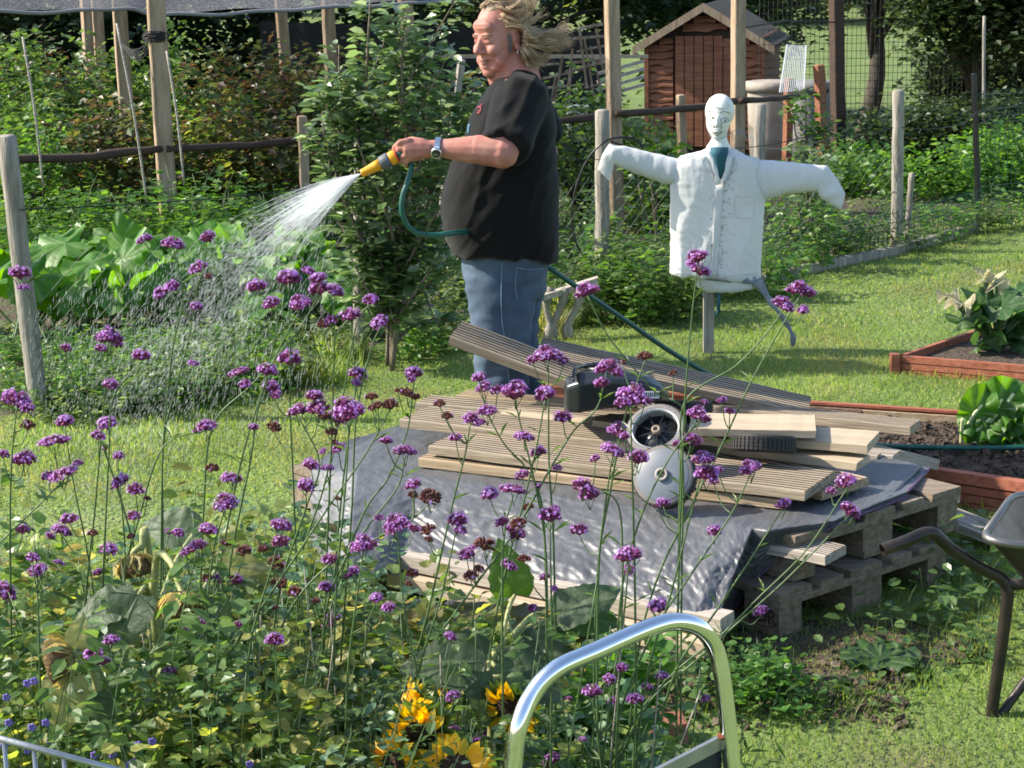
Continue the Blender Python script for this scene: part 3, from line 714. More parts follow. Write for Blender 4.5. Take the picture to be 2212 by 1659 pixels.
# feathery tomato-like bushes in front of the rail
GT = 'feathery green plants in front of the dark rail'
for px, D, top, hw, lab in ((80, 9.9, 392, .42, 'feathery green plant beside the left fence post'), (165, 10.3, 378, .40, 'feathery green plant under the far left cane'),
                            (345, 9.9, 368, .42, 'tall feathery plant hiding the foot of the thick cage post'), (440, 10.2, 372, .42, 'feathery plant right of the thick cage post foot'),
                            (255, 10.6, 440, .36, 'lower feathery plant between the two leaning canes'), (540, 10.4, 400, .40, 'feathery green plant behind the water spray'), (640, 10.8, 400, .38, 'feathery plant left of the apple tree under the rail')):
    D += 1.6; b0 = at_base(px, D); zt = at_y(px, top, D).z
    plant('feathery_plant', lab, 'plant', b0, 26, (zt - b0.z) * 1.05, hw * .55, .055, L_LOBED, lm_bright, 85, GT, .35, .3, off=.03, lat=.05)
# ------------------------------------------------ marrow patch with big leaves
def big_leaf(seed, lobes=5, wav=.10, fold=.25, depth=.16, nr=5, na=40, point=1.05, notch=True):
    r = random.Random(seed); vs = [(0, 0, 0)]; fs = []
    ph = [r.uniform(0, 6.28) for _ in range(4)]
    for i in range(1, nr + 1):
        q = i / nr
        for j in range(na):
            a = -math.pi + 2 * math.pi * (j + .5) / na
            rad = .5 * (1 + depth * math.cos(lobes * a) + .03 * math.cos(17 * a + ph[0]) + (point - 1) * math.cos(a))
            if notch: rad *= 1 - .75 * math.exp(-((math.pi - abs(a)) / .28) ** 2)
            x = q * rad * math.cos(a); y = q * rad * math.sin(a)
            z = wav * q * q * (math.sin(3 * a + ph[1]) * .4 + math.sin(5 * a + ph[2]) * .35 + math.sin(8 * a + ph[3]) * .25) + fold * (q ** 2) * .25 * abs(math.sin(a)) - .12 * q * q
            z += -.008 * (1 - q) * abs(math.cos(lobes * a)) + .008 * abs(math.sin(lobes * a)) * q + .03 * q * math.sin(11 * a + ph[0]) * (q > .7)
            vs.append((x, y, z))
    for j in range(na): fs.append((0, 1 + j, 1 + (j + 1) % na))
    for i in range(nr - 1):
        for j in range(na):
            a = 1 + i * na + j; b_ = 1 + i * na + (j + 1) % na; fs.append((a, a + na, b_ + na, b_))
    return vs, fs
def bigleaf_mat(name, c0, c1, cv, trans=.42, rough=.45):
    m = bpy.data.materials.new(name); m.use_nodes = True; b = m.node_tree.nodes['Principled BSDF']; out = m.node_tree.nodes['Material Output']
    oi = nd(m, 'ShaderNodeObjectInfo'); r = ramp(m, oi.outputs['Random'], [c0, c1])
    tc = nd(m, 'ShaderNodeTexCoord'); n = nd(m, 'ShaderNodeTexNoise'); n.inputs['Scale'].default_value = 5; n.inputs['Detail'].default_value = 6; lk(m, tc.outputs['Object'], n.inputs[0])
    # radial veins
    sx = nd(m, 'ShaderNodeSeparateXYZ'); lk(m, tc.outputs['Object'], sx.inputs[0])
    at = nd(m, 'ShaderNodeMath', operation='ARCTAN2'); lk(m, sx.outputs[1], at.inputs[0]); lk(m, sx.outputs[0], at.inputs[1])
    mu = nd(m, 'ShaderNodeMath', operation='MULTIPLY'); mu.inputs[1].default_value = 2.5; lk(m, at.outputs[0], mu.inputs[0])
    co = nd(m, 'ShaderNodeMath', operation='COSINE'); lk(m, mu.outputs[0], co.inputs[0])
    ab = nd(m, 'ShaderNodeMath', operation='ABSOLUTE'); lk(m, co.outputs[0], ab.inputs[0])
    rv = ramp(m, ab.outputs[0], [(0, 0, 0), (0, 0, 0), (.6, .6, .6)], [0, .955, 1])
    mx = nd(m, 'ShaderNodeMix', data_type='RGBA'); mx.blend_type = 'MULTIPLY'; mx.inputs[0].default_value = .6
    rn = ramp(m, n.outputs[0], [(.55, .6, .5), (1.25, 1.2, 1.1)], [.3, .7]); lk(m, r.outputs[0], mx.inputs[6]); lk(m, rn.outputs[0], mx.inputs[7])
    mv = nd(m, 'ShaderNodeMix', data_type='RGBA'); lk(m, rv.outputs[0], mv.inputs[0]); lk(m, mx.outputs[2], mv.inputs[6]); mv.inputs[7].default_value = (*cv, 1)
    lk(m, mv.outputs[2], b.inputs['Base Color']); b.inputs['Roughness'].default_value = rough
    bu = nd(m, 'ShaderNodeBump'); bu.inputs['Distance'].default_value = .01; bu.inputs['Strength'].default_value = .6
    sc = nd(m, 'ShaderNodeMath', operation='ADD'); lk(m, n.outputs[0], sc.inputs[0]); lk(m, rv.outputs[0], sc.inputs[1]); lk(m, sc.outputs[0], bu.inputs['Height']); lk(m, bu.outputs[0], b.inputs['Normal'])
    t = nd(m, 'ShaderNodeBsdfTranslucent'); hs = nd(m, 'ShaderNodeHueSaturation'); hs.inputs['Hue'].default_value = .475; hs.inputs['Saturation'].default_value = 1.2; hs.inputs['Value'].default_value = 2.4
    lk(m, mx.outputs[2], hs.inputs['Color']); lk(m, hs.outputs[0], t.inputs['Color'])
    ms = nd(m, 'ShaderNodeMixShader'); ms.inputs[0].default_value = trans; lk(m, b.outputs[0], ms.inputs[1]); lk(m, t.outputs[0], ms.inputs[2]); lk(m, ms.outputs[0], out.inputs[0])
    return m
m_pl = bigleaf_mat('marrow_leaf', (.07, .19, .03), (.13, .28, .06), (.25, .35, .13), .5)
def leafmesh(name, seed, m, **kw):
    vs, fs = big_leaf(seed, **kw); me = bpy.data.meshes.new(name); me.from_pydata(vs, [], fs); me.materials.append(m)
    me.polygons.foreach_set('use_smooth', [True] * len(fs)); me.update(); return me
PL = [leafmesh('leaf', s, m_pl, depth=.10, wav=.16, fold=.3) for s in range(4)]
def rotm(d, u):
    X = Vector(d).normalized(); Y = Vector(u).cross(X).normalized(); Z = X.cross(Y); return Matrix((X, Y, Z)).transposed()
def put_leaf(me, root, p, d, u, s, name='leaf'):
    o = bpy.data.objects.new(name, me); COL.objects.link(o)
    o.parent = root; o.location = Vector(p) - wloc(root); o.rotation_mode = 'QUATERNION'; o.rotation_quaternion = rotm(d, u).to_quaternion(); o.scale = (s, s, s * random.uniform(.8, 1.3)); return o
GM = 'marrow plants with very large leaves'
pumps = [((30, 745), 11, 'large leaved marrow plant spilling round the left fence post'), ((150, 745), 15, 'marrow plant left of the spray with bright backlit leaves'), ((270, 742), 16, 'marrow plant in the middle of the patch at the left'),
         ((390, 738), 16, 'marrow plant right at the edge of the falling water'), ((520, 730), 20, 'marrow plant wet under the spray'), ((640, 725), 20, 'marrow plant under the hose nozzle'), ((735, 715), 9, 'marrow plant touching the apple tree')]
for (px, py), n, lab in pumps:
    g = at_g(px, py); root = thing('marrow_plant', lab, 'plant', g, GM); mb = MB()
    for i in range(n):
        a = random.uniform(0, 6.28); r = random.uniform(.05, .5)
        q = Vector((g.x + r * math.cos(a), g.y + r * math.sin(a) * 1.2 + .35, g.z)); hh = random.uniform(.15, .42) * (1.15 if q.y > g.y else .75)
        t = q + Vector((random.uniform(-.08, .08), random.uniform(-.05, .05), hh))
        mb.tube(smoothed([Vector((g.x + r * .4 * math.cos(a), g.y + r * .4 * math.sin(a), g.z)), q + Vector((0, 0, hh * .5)), t], 3), .007, 5)
        d = Vector((random.uniform(-1, 1), random.uniform(-1, .2), random.uniform(-.5, .25))); u = Vector((random.gauss(-.15, .4), random.gauss(-.35, .35), 1))
        put_leaf(random.choice(PL), root, t, d, u, random.uniform(.24, .36))
    mb.build('stem', m_stem, root, True)
# weeds and small plants between the marrows and the lawn
GW = 'low weeds along the edge of the left plot'
for i in range(62):
    px = random.uniform(60, 600); py = random.uniform(770, 915) if px < 420 else random.uniform(780, 870)
    g = at_g(px, py); 
    plant('weed', 'low feathery weed on the plot edge behind the verbena', 'weed', g, 17, random.uniform(.12, .25), .17, .032, L_LOBED if i % 2 else L_OVAL, lm_bright if i % 3 else lm_weed, 130, GW, .5, .2, .002, off=.01, lat=.03)
for i in range(12):
    px = random.uniform(380, 760); g = at_g(px, random.uniform(715, 775))
    plant('weed', 'small pale weed on the bare soil left of the apple tree', 'weed', g, 10, random.uniform(.10, .3), .14, .03, L_OVAL, lm_weed, 110, 'small weeds on the bare plot soil', .5, .2, .002, lat=.02)
# long grass tufts at the foot of the apple tree and along the fence
def tufts(label, pts, n, h, w_, m, group):
    for p in pts:
        a = rng.uniform(0, 2 * np.pi, n); q = np.sqrt(rng.uniform(0, 1, n)) * .1
        P = np.stack([p.x + q * np.cos(a), p.y + q * np.sin(a), np.full(n, p.z - .01)], 1)
        d = np.stack([np.cos(a) * rng.uniform(.05, .6, n), np.sin(a) * rng.uniform(.05, .6, n), np.ones(n)], 1)
        u = np.stack([-np.sin(a), np.cos(a), np.zeros(n)], 1); s = h * rng.uniform(.5, 1.2, n)
        o = cloud('grass_tuft', m, P, frames(d, u), np.stack([s, np.full(n, w_), s * .35], 1), [(0, -.5, 0), (0, .5, 0), (.55, .4, .2), (1, 0, .9), (.55, -.4, .2)], [(0, 1, 2), (0, 2, 4), (4, 2, 3)], kind='stuff')
        tag(o, label, 'grass', group)
tufts('tuft of long grass at the foot of the fence', [at_g(random.uniform(600, 790), random.uniform(765, 835)) for _ in range(14)], 90, .16, .006, m_grass, 'long grass tufts along the fence foot')
tufts('tuft of long grass at the foot of the fence', [at_g(random.uniform(1180, 1290), random.uniform(660, 720)) for _ in range(8)], 80, .14, .006, m_grass, 'long grass tufts along the fence foot')

# ------------------------------------------------ young apple tree
AT = at_g(835, 800); root = thing('apple_tree', 'leafy young apple tree with upright shoots between the spray and the man', 'tree', AT)
shoots = []
AY = AT.y
def shoot(pts, dy=0): 
    q = smoothed([at_y(x, y, AY + dy + d) for x, y, d in pts], 5); shoots.append(np.array([tuple(v) for v in q]))
shoot([(846, 800, 0), (858, 690, 0), (862, 600, .02), (800, 480, .05), (775, 330, .05), (790, 180, .05), (797, 60, 0), (800, 5, 0)])
shoot([(846, 790, 0), (850, 640, .05), (870, 500, .0), (880, 350, -.05), (870, 220, -.05), (868, 120, 0), (872, 60, 0)])
shoot([(836, 790, 0), (835, 640, .05), (790, 540, -.05), (735, 420, -.05), (690, 340, 0), (664, 285, 0)])
shoot([(850, 620, .05), (900, 520, .1), (930, 400, .1), (915, 260, .1), (925, 150, .12), (920, 105, .12)])
shoot([(862, 600, 0), (930, 480, -.1), (985, 390, -.1), (1010, 290, -.1), (1018, 245, -.1)])
shoot([(800, 560, 0), (745, 500, 0), (720, 440, .1), (735, 330, .1), (760, 230, .1), (745, 160, .1)])
shoot([(850, 700, 0), (905, 620, -.1), (950, 560, -.1), (965, 600, -.1)])
shoot([(840, 700, 0), (800, 640, -.1), (775, 590, -.1), (760, 560, -.1)])
shoot([(850, 740, 0), (900, 700, .1), (960, 690, .1), (1005, 720, .1)])
shoot([(835, 690, 0), (815, 610, .1), (835, 480, .1), (830, 340, .1), (838, 240, .1), (842, 160, .1)])
shoot([(860, 560, 0), (830, 440, -.12), (800, 380, -.15), (770, 300, -.15)])
shoot([(860, 560, 0), (905, 450, .15), (950, 330, .2), (975, 230, .2), (985, 160, .2)])
shoot([(870, 520, 0), (850, 430, -.1), (905, 360, -.12), (900, 300, -.12)])
for k in range(30):
    b0 = random.choice(shoots[:6]); i = random.randint(8, len(b0) - 8); p = Vector(b0[i]); a = random.uniform(-1, 1)
    shoots.append(np.array([tuple(p + Vector((a * t * .28, random.uniform(-.04, .04) + .1 * t * random.uniform(-1, 1), .42 * t))) for t in np.linspace(0, 1, 7)]))
for k in range(14):
    p = at_y(random.uniform(790, 960), random.uniform(560, 740), AY); a = random.uniform(-1, 1)
    shoots.append(np.array([tuple(p + Vector((a * t * .25, random.uniform(-.1, .1), .25 * t))) for t in np.linspace(0, 1, 7)]))
mb = MB()
for i, p in enumerate(shoots): mb.tube([Vector(q) for q in p], [(.014 if i < 2 else .008 if i < 13 else .004) * (1.05 - .85 * k / len(p)) + .0015 for k in range(len(p))], 6)
mb.build('branch', m_twig, root, True)
P, D, U = leaves_on(shoots, 125, .12, .012, up_bias=.55, droop=.25, lat=.05)
cloud('foliage', lm_apple, P, frames(D, U), .072 * rng.uniform(.55, 1.25, len(P)), L_OVAL[0], L_OVAL[1], root, kind='stuff')
c = at_y(1108 - 26, 622, AY)
ap = MB(); 
for x, y, d in ((1110, 622, -.1), (940, 560, -.12)):
    c = at_y(x - 18 if x > 1000 else x, y, AY + d)
fr = at_y(1106, 620, 7.9)
# weeds right behind the man and along the fence
GF = 'leafy plants growing along the wire fence'
fl = [(1215, 640, .45), (1240, 600, .55), (1340, 690, .42), (1375, 700, .40), (1410, 700, .42), (1445, 690, .35), (1345, 640, .45), (1400, 650, .42), (1680, 600, .45), (1745, 580, .65), (1700, 560, .3), (1790, 560, .35), (1850, 555, .35), (1885, 545, .4), (1985, 540, .33), (2030, 520, .35), (2075, 505, .3), (2140, 495, .3), (2190, 490, .33), (1290, 670, .35), (1560, 640, .3), (1650, 640, .3), (1240, 690, .25), (960, 760, .22), (900, 775, .2), (980, 700, .5), (940, 720, .35)]
FPL = ['leafy plant right behind the jeans of the man', 'plant by the fence just left of the cuff post', 'nettle like plant at the foot of the cuff post', 'bushy plant left of the scarecrow post', 'bright leafy plant between the cuff post and the scarecrow', 'leafy plant just left of the scarecrow hem', 'plant behind the green hose near the cuff post', 'tall plant left of the shirt hem of the scarecrow', 'bushy plant right of the scarecrow shirt', 'tallest leafy plant between the scarecrow and the grey post', 'plant close behind the right hem of the shirt', 'leafy plant beneath the right sleeve of the scarecrow', 'low plant midway between the scarecrow and the grey post', 'plant just left of the tall grey post foot', 'leafy plant right of the tall grey post', 'plant between the grey post and the black post, nearer the grey', 'plant just left of the black metal post', 'plant right of the black metal post', 'plant at the right edge under the tall mesh panel', 'plant at the foot of the cuff post on the left side', 'plant seen behind the scarecrow post', 'plant right beside the scarecrow post', 'low plant by the wooden rack', 'low plant at the foot of the apple tree right side', 'low plant at the foot of the apple tree left side', 'tall plant between the apple tree and the man', 'leafy plant beside the apple tree trunk']
for i, (px, py, h) in enumerate(fl):
    g = at_g(px, py); lm = (lm_bright, lm_mid, lm_weed)[i % 3]
    plant('fence_plant', FPL[i], 'plant', g, 18 if i not in range(8, 19) else 11, h * (1.15 if i not in range(8, 19) else .8), .17, .05 if i % 2 else .042, L_OVAL, lm, 95, GF, .35, .25, .0025, lat=.04)
# sparse plants on the plot behind the scarecrow
GP = 'scattered plants on the plot behind the scarecrow'
for i in range(44):
    px = random.uniform(1190, 2212); py = random.uniform(352, 560 - max(0, (px - 1300)) * .09)
    if 1290 < px < 1310: continue
    g = at_g(px, py)
    if g.y < fence_y(g.x) + .1: continue
    big = random.random() < .25
    plant('plot_plant', 'low straggly plant on the weedy plot behind the scarecrow', 'plant', g, 9, random.uniform(.08, .2) * (1.3 if big else 1), .2, .042, L_OVAL, (lm_weed, lm_mid, lm_bright)[i % 3], 80, GP, .5, .25, .0025, lat=.04)
q = []
for i in range(9000):
    px = random.uniform(1150, 2260); py = random.uniform(335, 600); g = at_g(px, py)
    if g.y > fence_y(g.x): q.append((g.x, g.y, g.z + random.uniform(0, .035)))
tag(mass(np.array(q), .035, L_OVAL, lm_weed, None, 'ground_weeds'), 'carpet of small weeds on the plot behind the scarecrow', 'weeds')
q = []
for i in range(3500):
    px = random.uniform(0, 800); py = random.uniform(700, 900); g = at_g(px, py)
    if g.y > fence_y(g.x): q.append((g.x, g.y, g.z + random.uniform(0, .03)))
tag(mass(np.array(q), .03, L_OVAL, lm_weed, None, 'ground_weeds'), 'carpet of small weeds at the near edge of the left plot', 'weeds')
GY = 'young fruit trees behind the scarecrow'
def sapling(label, base, tops, D, leafm=lm_apple, leaf=.075, per=45):
    g = at_base(base[0], D); root = thing('sapling', label, 'tree', g, GY); sh = []
    for x, y in tops:
        q = smoothed([g, g.lerp(at_y(x, y, D), .5) + Vector((random.uniform(-.05, .05), random.uniform(-.1, .1), .03)), at_y(x, y, D + random.uniform(-.1, .1))], 5); sh.append(np.array([tuple(v) for v in q]))
    mb = MB()
    for p in sh: mb.tube([Vector(q) for q in p], [.009 * (1.05 - .85 * k / len(p)) for k in range(len(p))], 5)
    mb.build('branch', m_twig, root, True)
    P, D_, U = leaves_on(sh, per, .3, .012, up_bias=.5, lat=.05); cloud('foliage', leafm, P, frames(D_, U), leaf * rng.uniform(.6, 1.25, len(P)), L_OVAL[0], L_OVAL[1], root, kind='stuff')
sapling('young apple tree between the scarecrow and the grey fence post', (1740, 590), [(1725, 320), (1762, 318), (1700, 345), (1790, 330), (1680, 400), (1770, 410), (1800, 380), (1720, 470), (1690, 480), (1760, 500)], 12.6, per=60)
sapling('shrubby sapling behind the left sleeve of the scarecrow', (1420, 560), [(1370, 330), (1420, 310), (1395, 360), (1445, 330)], 13.2)
bush('bean_bush', 'climbing bean bush with large leaves in front of the shed', 'bush', at_base(1436, 14.2), (.20, .2, .30), 300, .11, L_OVAL, lm_bright, None, 26, .07)
bush('bush', 'low leafy bush left of the shed door', 'bush', at_base(1405, 17.5), (.38, .3, .19), 700, .08, L_DIAM, lm_mid, None, 30, .09)
bush('bush', 'green climber beside the tan water butt', 'bush', at_base(1742, 15.5), (.16, .14, .5), 700, .06, L_DIAM, lm_mid, None, 20, .05)

# ================================================================== WIRE FENCE
GFP = 'round weathered posts of the wire fence'
def fpost(label, top, bot, w_, g=None): 
    b0 = at_g(*bot); t = at_y(top[0], top[1], b0.y)
    return post('fence_post', label, 'post', b0 - Vector((0, 0, .05)), t, w_, m_post, GFP, False), b0, t
_, b0a, t0a = fpost('leaning grey fence post at the left edge among the verbena', (14, 296), (88, 905), .088)
_, b0b, t0b = fpost('pale fence post half hidden in the apple tree', (779, 280), (775, 775), .062)
_, b0c, t0c = fpost('grey fence post beside the left cuff of the scarecrow shirt', (1301, 240), (1300, 655), .082)
_, b0d, t0d = fpost('tall grey fence post right of the scarecrow', (1941, 197), (1937, 545), .078)
b1 = at_base(1638, 13.6); tag(post('fence_post', 'x', 'post', b1, at_y(1643, 227, 13.6), .078, m_post, GFP, False), 'pale fence post behind the right shoulder of the scarecrow', 'post', GFP)
b1 = at_g(1958, 540); tag(post('fence_post', 'x', 'post', b1, at_y(1969, 375, b1.y), .04, m_post, GFP, False), 'short thin stake tied beside the tall grey fence post', 'post', GFP)
b1 = at_g(2116, 492); t1 = at_y(2103, 160, b1.y)
tag(post('fence_post', 'x', 'post', b1, t1, .032, mat('black_painted_steel', (.012, .012, .014), .4, .3), None, True), 'slim black metal fence post at the right', 'post')
b2 = at_y(2128, 300, 19); b2.z = -.4
tag(post('fence_post', 'x', 'post', b2, at_y(2126, 35, 19), .032, m_post, None, False), 'thin tall grey pole at the top right before the dark trees', 'post')
m_wire = mat('dark_fence_wire', (.03, .035, .035), .5, .4)
def wire(label, pts, r=.0028, n=6, sag=.02):
    mb = MB()
    for a, b_ in zip(pts, pts[1:]):
        mb.tube([a.lerp(b_, i / n) - Vector((0, 0, sag * math.sin(math.pi * i / n))) for i in range(n + 1)], r, 4)
    return tag(mb.build('fence_wire', m_wire, None, True), label, 'wire', 'strands of the wire fence')
y_ = lambda p, x, y, dy=-.05: at_y(x, y, p.y + dy)
wire('taut lower wire from the left post to the apple tree post', [y_(b0a, 40, 453), y_(b0b, 778, 395)], .004)
wire('thin wire across the gap behind the man to the cuff post', [y_(b0b, 778, 300), y_(b0c, 1300, 345)], .003)
wire('slack wire from the cuff post to the tall grey post', [y_(b0c, 1318, 348), y_(b0c, 1560, 322, .9), y_(b0d, 1760, 290, -.6), y_(b0d, 1930, 276)], .0035)
wire('top wire running right from the tall grey post', [y_(b0d, 1948, 275), y_(b0d, 2070, 270, .6), y_(b1, 2110, 240), at_y(2230, 215, 15.5)], .003)
wire('lower wire from the post behind the shoulder', [at_y(1643, 322, 13.5), y_(b0d, 1790, 300, 0), y_(b0d, 1930, 276, 0)], .003)
# chicken wire on the fence (diamond mesh)
def chicken(label, p0, p1, z0, z1, D0, D1, cell=.05):
    mb = MB(); L = (Vector((p1.x, D1, 0)) - Vector((p0.x, D0, 0))).length; nx = int(L / cell); nz = int((z1 - z0) / (cell * .85))
    def Q(i, j): 
        t = i / nx; x = p0.x + (p1.x - p0.x) * t; y = D0 + (D1 - D0) * t
        return Vector((x, y - .05 + .01 * math.sin(i * .7), gz(x, y) + z0 + (z1 - z0) * j / nz))
    for j in range(nz):
        mb.tube([Q(i + (.0 if (i + j) % 2 else 0), j + (i + j) % 2) for i in range(nx + 1)], .0011, 3, caps=False)
    return tag(mb.build('chicken_wire', mat('dull_wire', (.12, .13, .12), .5, .5), None), label, 'fence', 'chicken wire stapled to the fence posts')
chicken('chicken wire from the left fence post to the apple tree', b0a, b0b, .05, .75, b0a.y, b0b.y)
chicken('chicken wire behind the man up to the cuff post', b0b, b0c, .05, .75, b0b.y, b0c.y)
chicken('chicken wire behind the scarecrow to the tall grey post', b0c, b0d, .05, .72, b0c.y, b0d.y)
# green welded panels with a folded band
m_gw = mat('green_coated_wire', (.012, .055, .035), .4)
def vpanel(label, A, B, zb, zt, bands, pitch=.05, group='green welded mesh panels along the fence'):
    root = thing('mesh_fence_panel', label, 'fence', A, group); A, B = Vector(A), Vector(B); n = int((B - A).length / pitch)
    nrm = Vector((-(B - A).y, (B - A).x, 0)).normalized() * -.04
    prof = [(zb, 0)]
    for q in bands: prof += [(q - .05, 0), (q, 1), (q + .05, 0)]
    prof.append((zt, 0)); mb = MB()
    for i in range(n + 1):
        p = A.lerp(B, i / n); mb.tube([Vector((p.x, p.y, p.z + z)) + nrm * f for z, f in prof], .0024, 4, caps=False)
    mb.build('upright_wires', m_gw, root)['kind'] = 'stuff'
    zs = sorted(set([zb + .03, zt - .03] + [q - .05 for q in bands] + [q for q in bands] + [q + .05 for q in bands]))
    for z in zs:
        f = 1 if z in bands else 0
        mb = MB(); mb.tube([Vector((A.x, A.y, A.z + z)) + nrm * f, Vector((B.x, B.y, B.z + z)) + nrm * f], .003, 4); mb.build('cross_wire', m_gw, root)
A1, A2, A3 = at_g(1600, 625), at_g(1935, 548), at_g(2114, 494)
vpanel('low green mesh panel between the scarecrow and the tall grey post', A1, A2, .02, .30, [.22])
vpanel('low green mesh panel between the grey and the black fence posts', A2, A3, .02, .30, [.22])
A4 = at_g(2300, 470)
vpanel('tall green mesh panel right of the black post', A3, A4, .02, .98, [.25, .80])
# wide black grid fence against the meadow
root = thing('grid_fence', 'dark square grid fence between the plots and the bright field', 'fence', (4, 21.5, -.6)); mb = MB()
xa, xb = at_y(1640, 100, 21.5).x, at_y(2230, 100, 21.5).x
for i in range(60):
    x = xa + (xb - xa) * i / 59; mb.tube([(x, 21.5, -.6), (x, 21.5, 1.5)], .0035, 3, caps=False)
for j in range(26):
    z = -.55 + j * .08; mb.tube([(xa, 21.5, z), (xb, 21.5, z)], .003, 3, caps=False)
o = mb.build('wire_grid', m_blacknet, root); o['kind'] = 'stuff'
mb = MB(); Pk = [at_g(x, y) + Vector((0, .03, 0)) for x, y in ((1590, 632), (1700, 600), (1830, 572), (1930, 552), (2112, 497))]
mb.loft([[p + Vector((0, 0, -.03)), p + Vector((.01, -.05, -.03)), p + Vector((.01, -.05, .055)), p + Vector((0, 0, .06))] for p in Pk])
tag(mb.build('edging_strip', m_post, None), 'low grey edging strip along the foot of the green mesh panels', 'edging')
# old grey wooden rack by the fence behind the man
rk = thing('wooden_rack', 'old grey plank on curved legs by the fence behind the man', 'rack', at_g(1230, 735))
D = rk.location.y
mb = MB(); a, b_ = at_y(1158, 643, D - .1), at_y(1292, 600, D + .1); mb.hexa([a + Vector((0, 0, -.03)), b_ + Vector((0, 0, -.03)), b_ + Vector((0, .07, -.03)), a + Vector((0, .07, -.03)), a, b_, b_ + Vector((0, .07, 0)), a + Vector((0, .07, 0))]); mb.build('top_rail', m_greywood, rk)
for x0, x1 in ((1180, 1196), (1213, 1203), (1248, 1236)):
    mb = MB(); mb.tube(smoothed([at_y(x0 + 8, 622, D), at_y(x0, 660, D), at_y(x1 - 8, 700, D), at_y(x1 - 10, 730, D)], 4), [.026] * 4 + [.019] * 5 + [.03] * 4, 6); mb.build('leg', m_post, rk, True)
# black cable looped over the fence post
m_cable = mat('black_cable', (.012, .012, .013), .35)
mb = MB(); D = b0c.y - .08
mb.tube(smoothed([at_y(x, y, D + d) for x, y, d in [(1390, 320, 0), (1370, 300, 0), (1335, 297, 0), (1300, 310, -.02), (1265, 352, 0), (1243, 410, 0), (1235, 470, 0), (1243, 520, 0), (1262, 553, .02), (1290, 572, .05)]], 6), .0065, 6)
mb.tube(smoothed([at_y(x, y, D + .1 + d) for x, y, d in [(1318, 305, 0), (1350, 318, 0), (1385, 352, 0), (1392, 395, 0), (1385, 440, 0), (1365, 475, 0)]], 6), .0055, 6)
mb.tube(smoothed([at_y(x, y, D + .1) for x, y in [(1198, 298), (1215, 312), (1240, 328)]], 4), .005, 6)
mb.tube(smoothed([at_y(x, y, D + .05) for x, y in [(1392, 395), (1402, 430), (1405, 440)]], 4), .004, 6)
tag(mb.build('cable', m_cable, None, True), 'black cable hanging in loops over the fence post by the scarecrow', 'cable')
# ================================================================== DECAL HELPERS
def bvh(o):
    dg = bpy.context.evaluated_depsgraph_get(); off = wloc(o)
    return BVHTree.FromPolygons([v.co + off for v in o.data.vertices], [tuple(p.vertices) for p in o.data.polygons])
def on_surface(tree, px, py, out=.0015):
    h = tree.ray_cast(CP, ray(px, py))
    return (h[0] + h[1] * out) if h[0] else None
def ink(tree, lines, name, m, parent, r=.0016):
    mb = MB()
    for ln in lines:
        q = smoothed([Vector((x, y, 0)) for x, y in ln], 5) if len(ln) > 2 else [Vector((*ln[0], 0)), Vector((*ln[-1], 0))]
        P = [on_surface(tree, v.x, v.y) for v in q]; P = [p for p in P if p]
        if len(P) > 1: mb.tube(P, r, 5)
    return mb.build(name, m, parent, True)

# ================================================================== SCARECROW
SB = at_g(1531, 765); SCY = SB.y
sc = thing('scarecrow', 'scarecrow of a white mannequin head and white shirt on a post', 'scarecrow', SB)
S = lambda x, y, d=0: at_y(x, y, SCY + d)
mb = MB(); a = S(1530, 600); 
mb.box(((SB.x + a.x) / 2, SCY, (a.z - .05) / 2 + SB.z / 2), (.052, .045, a.z - SB.z + .1)); mb.build('post', m_post, sc)
m_shirt = noisy('white_cotton_shirt', [(.66, .68, .70), (.78, .79, .80), (.82, .83, .83)], 3, rough=.9, bump=.45, bscale=11, bdist=.012)
nt_ = m_shirt.node_tree; bb = nt_.nodes['Principled BSDF']; tr_ = nd(m_shirt, 'ShaderNodeBsdfTranslucent'); tr_.inputs['Color'].default_value = (.75, .76, .75, 1)
mx_ = nd(m_shirt, 'ShaderNodeMixShader'); mx_.inputs[0].default_value = .3; lk(m_shirt, bb.outputs[0], mx_.inputs[1]); lk(m_shirt, tr_.outputs[0], mx_.inputs[2]); lk(m_shirt, mx_.outputs[0], nt_.nodes['Material Output'].inputs[0])
mb = MB()
def ring_px(F, y, xl, xr, hd, sl=0.0, n=28, ex=2.4, d0=0.0):
    out = []; cx, rx = (xl + xr) / 2, (xr - xl) / 2
    for j in range(n):
        a = 2 * math.pi * j / n; c, s = math.cos(a), math.sin(a)
        u = math.copysign(abs(c) ** (2 / ex), c); v = math.copysign(abs(s) ** (2 / ex), s)
        out.append(F(cx + rx * u, y + sl * u, d0 + hd * v))
    return out
rows = [(322, 1530, 1584, .045, 0), (333, 1502, 1608, .05, 2), (341, 1470, 1638, .065, 2), (362, 1454, 1650, .075, 1), (400, 1450, 1653, .08, 0), (450, 1450, 1650, .075, 0), (510, 1450, 1645, .075, 0), (560, 1450, 1643, .08, 3), (594, 1449, 1642, .085, 8), (600, 1449, 1642, .085, 8)]
mb.loft([ring_px(S, y, a, b_, h, sl) for y, a, b_, h, sl in rows])
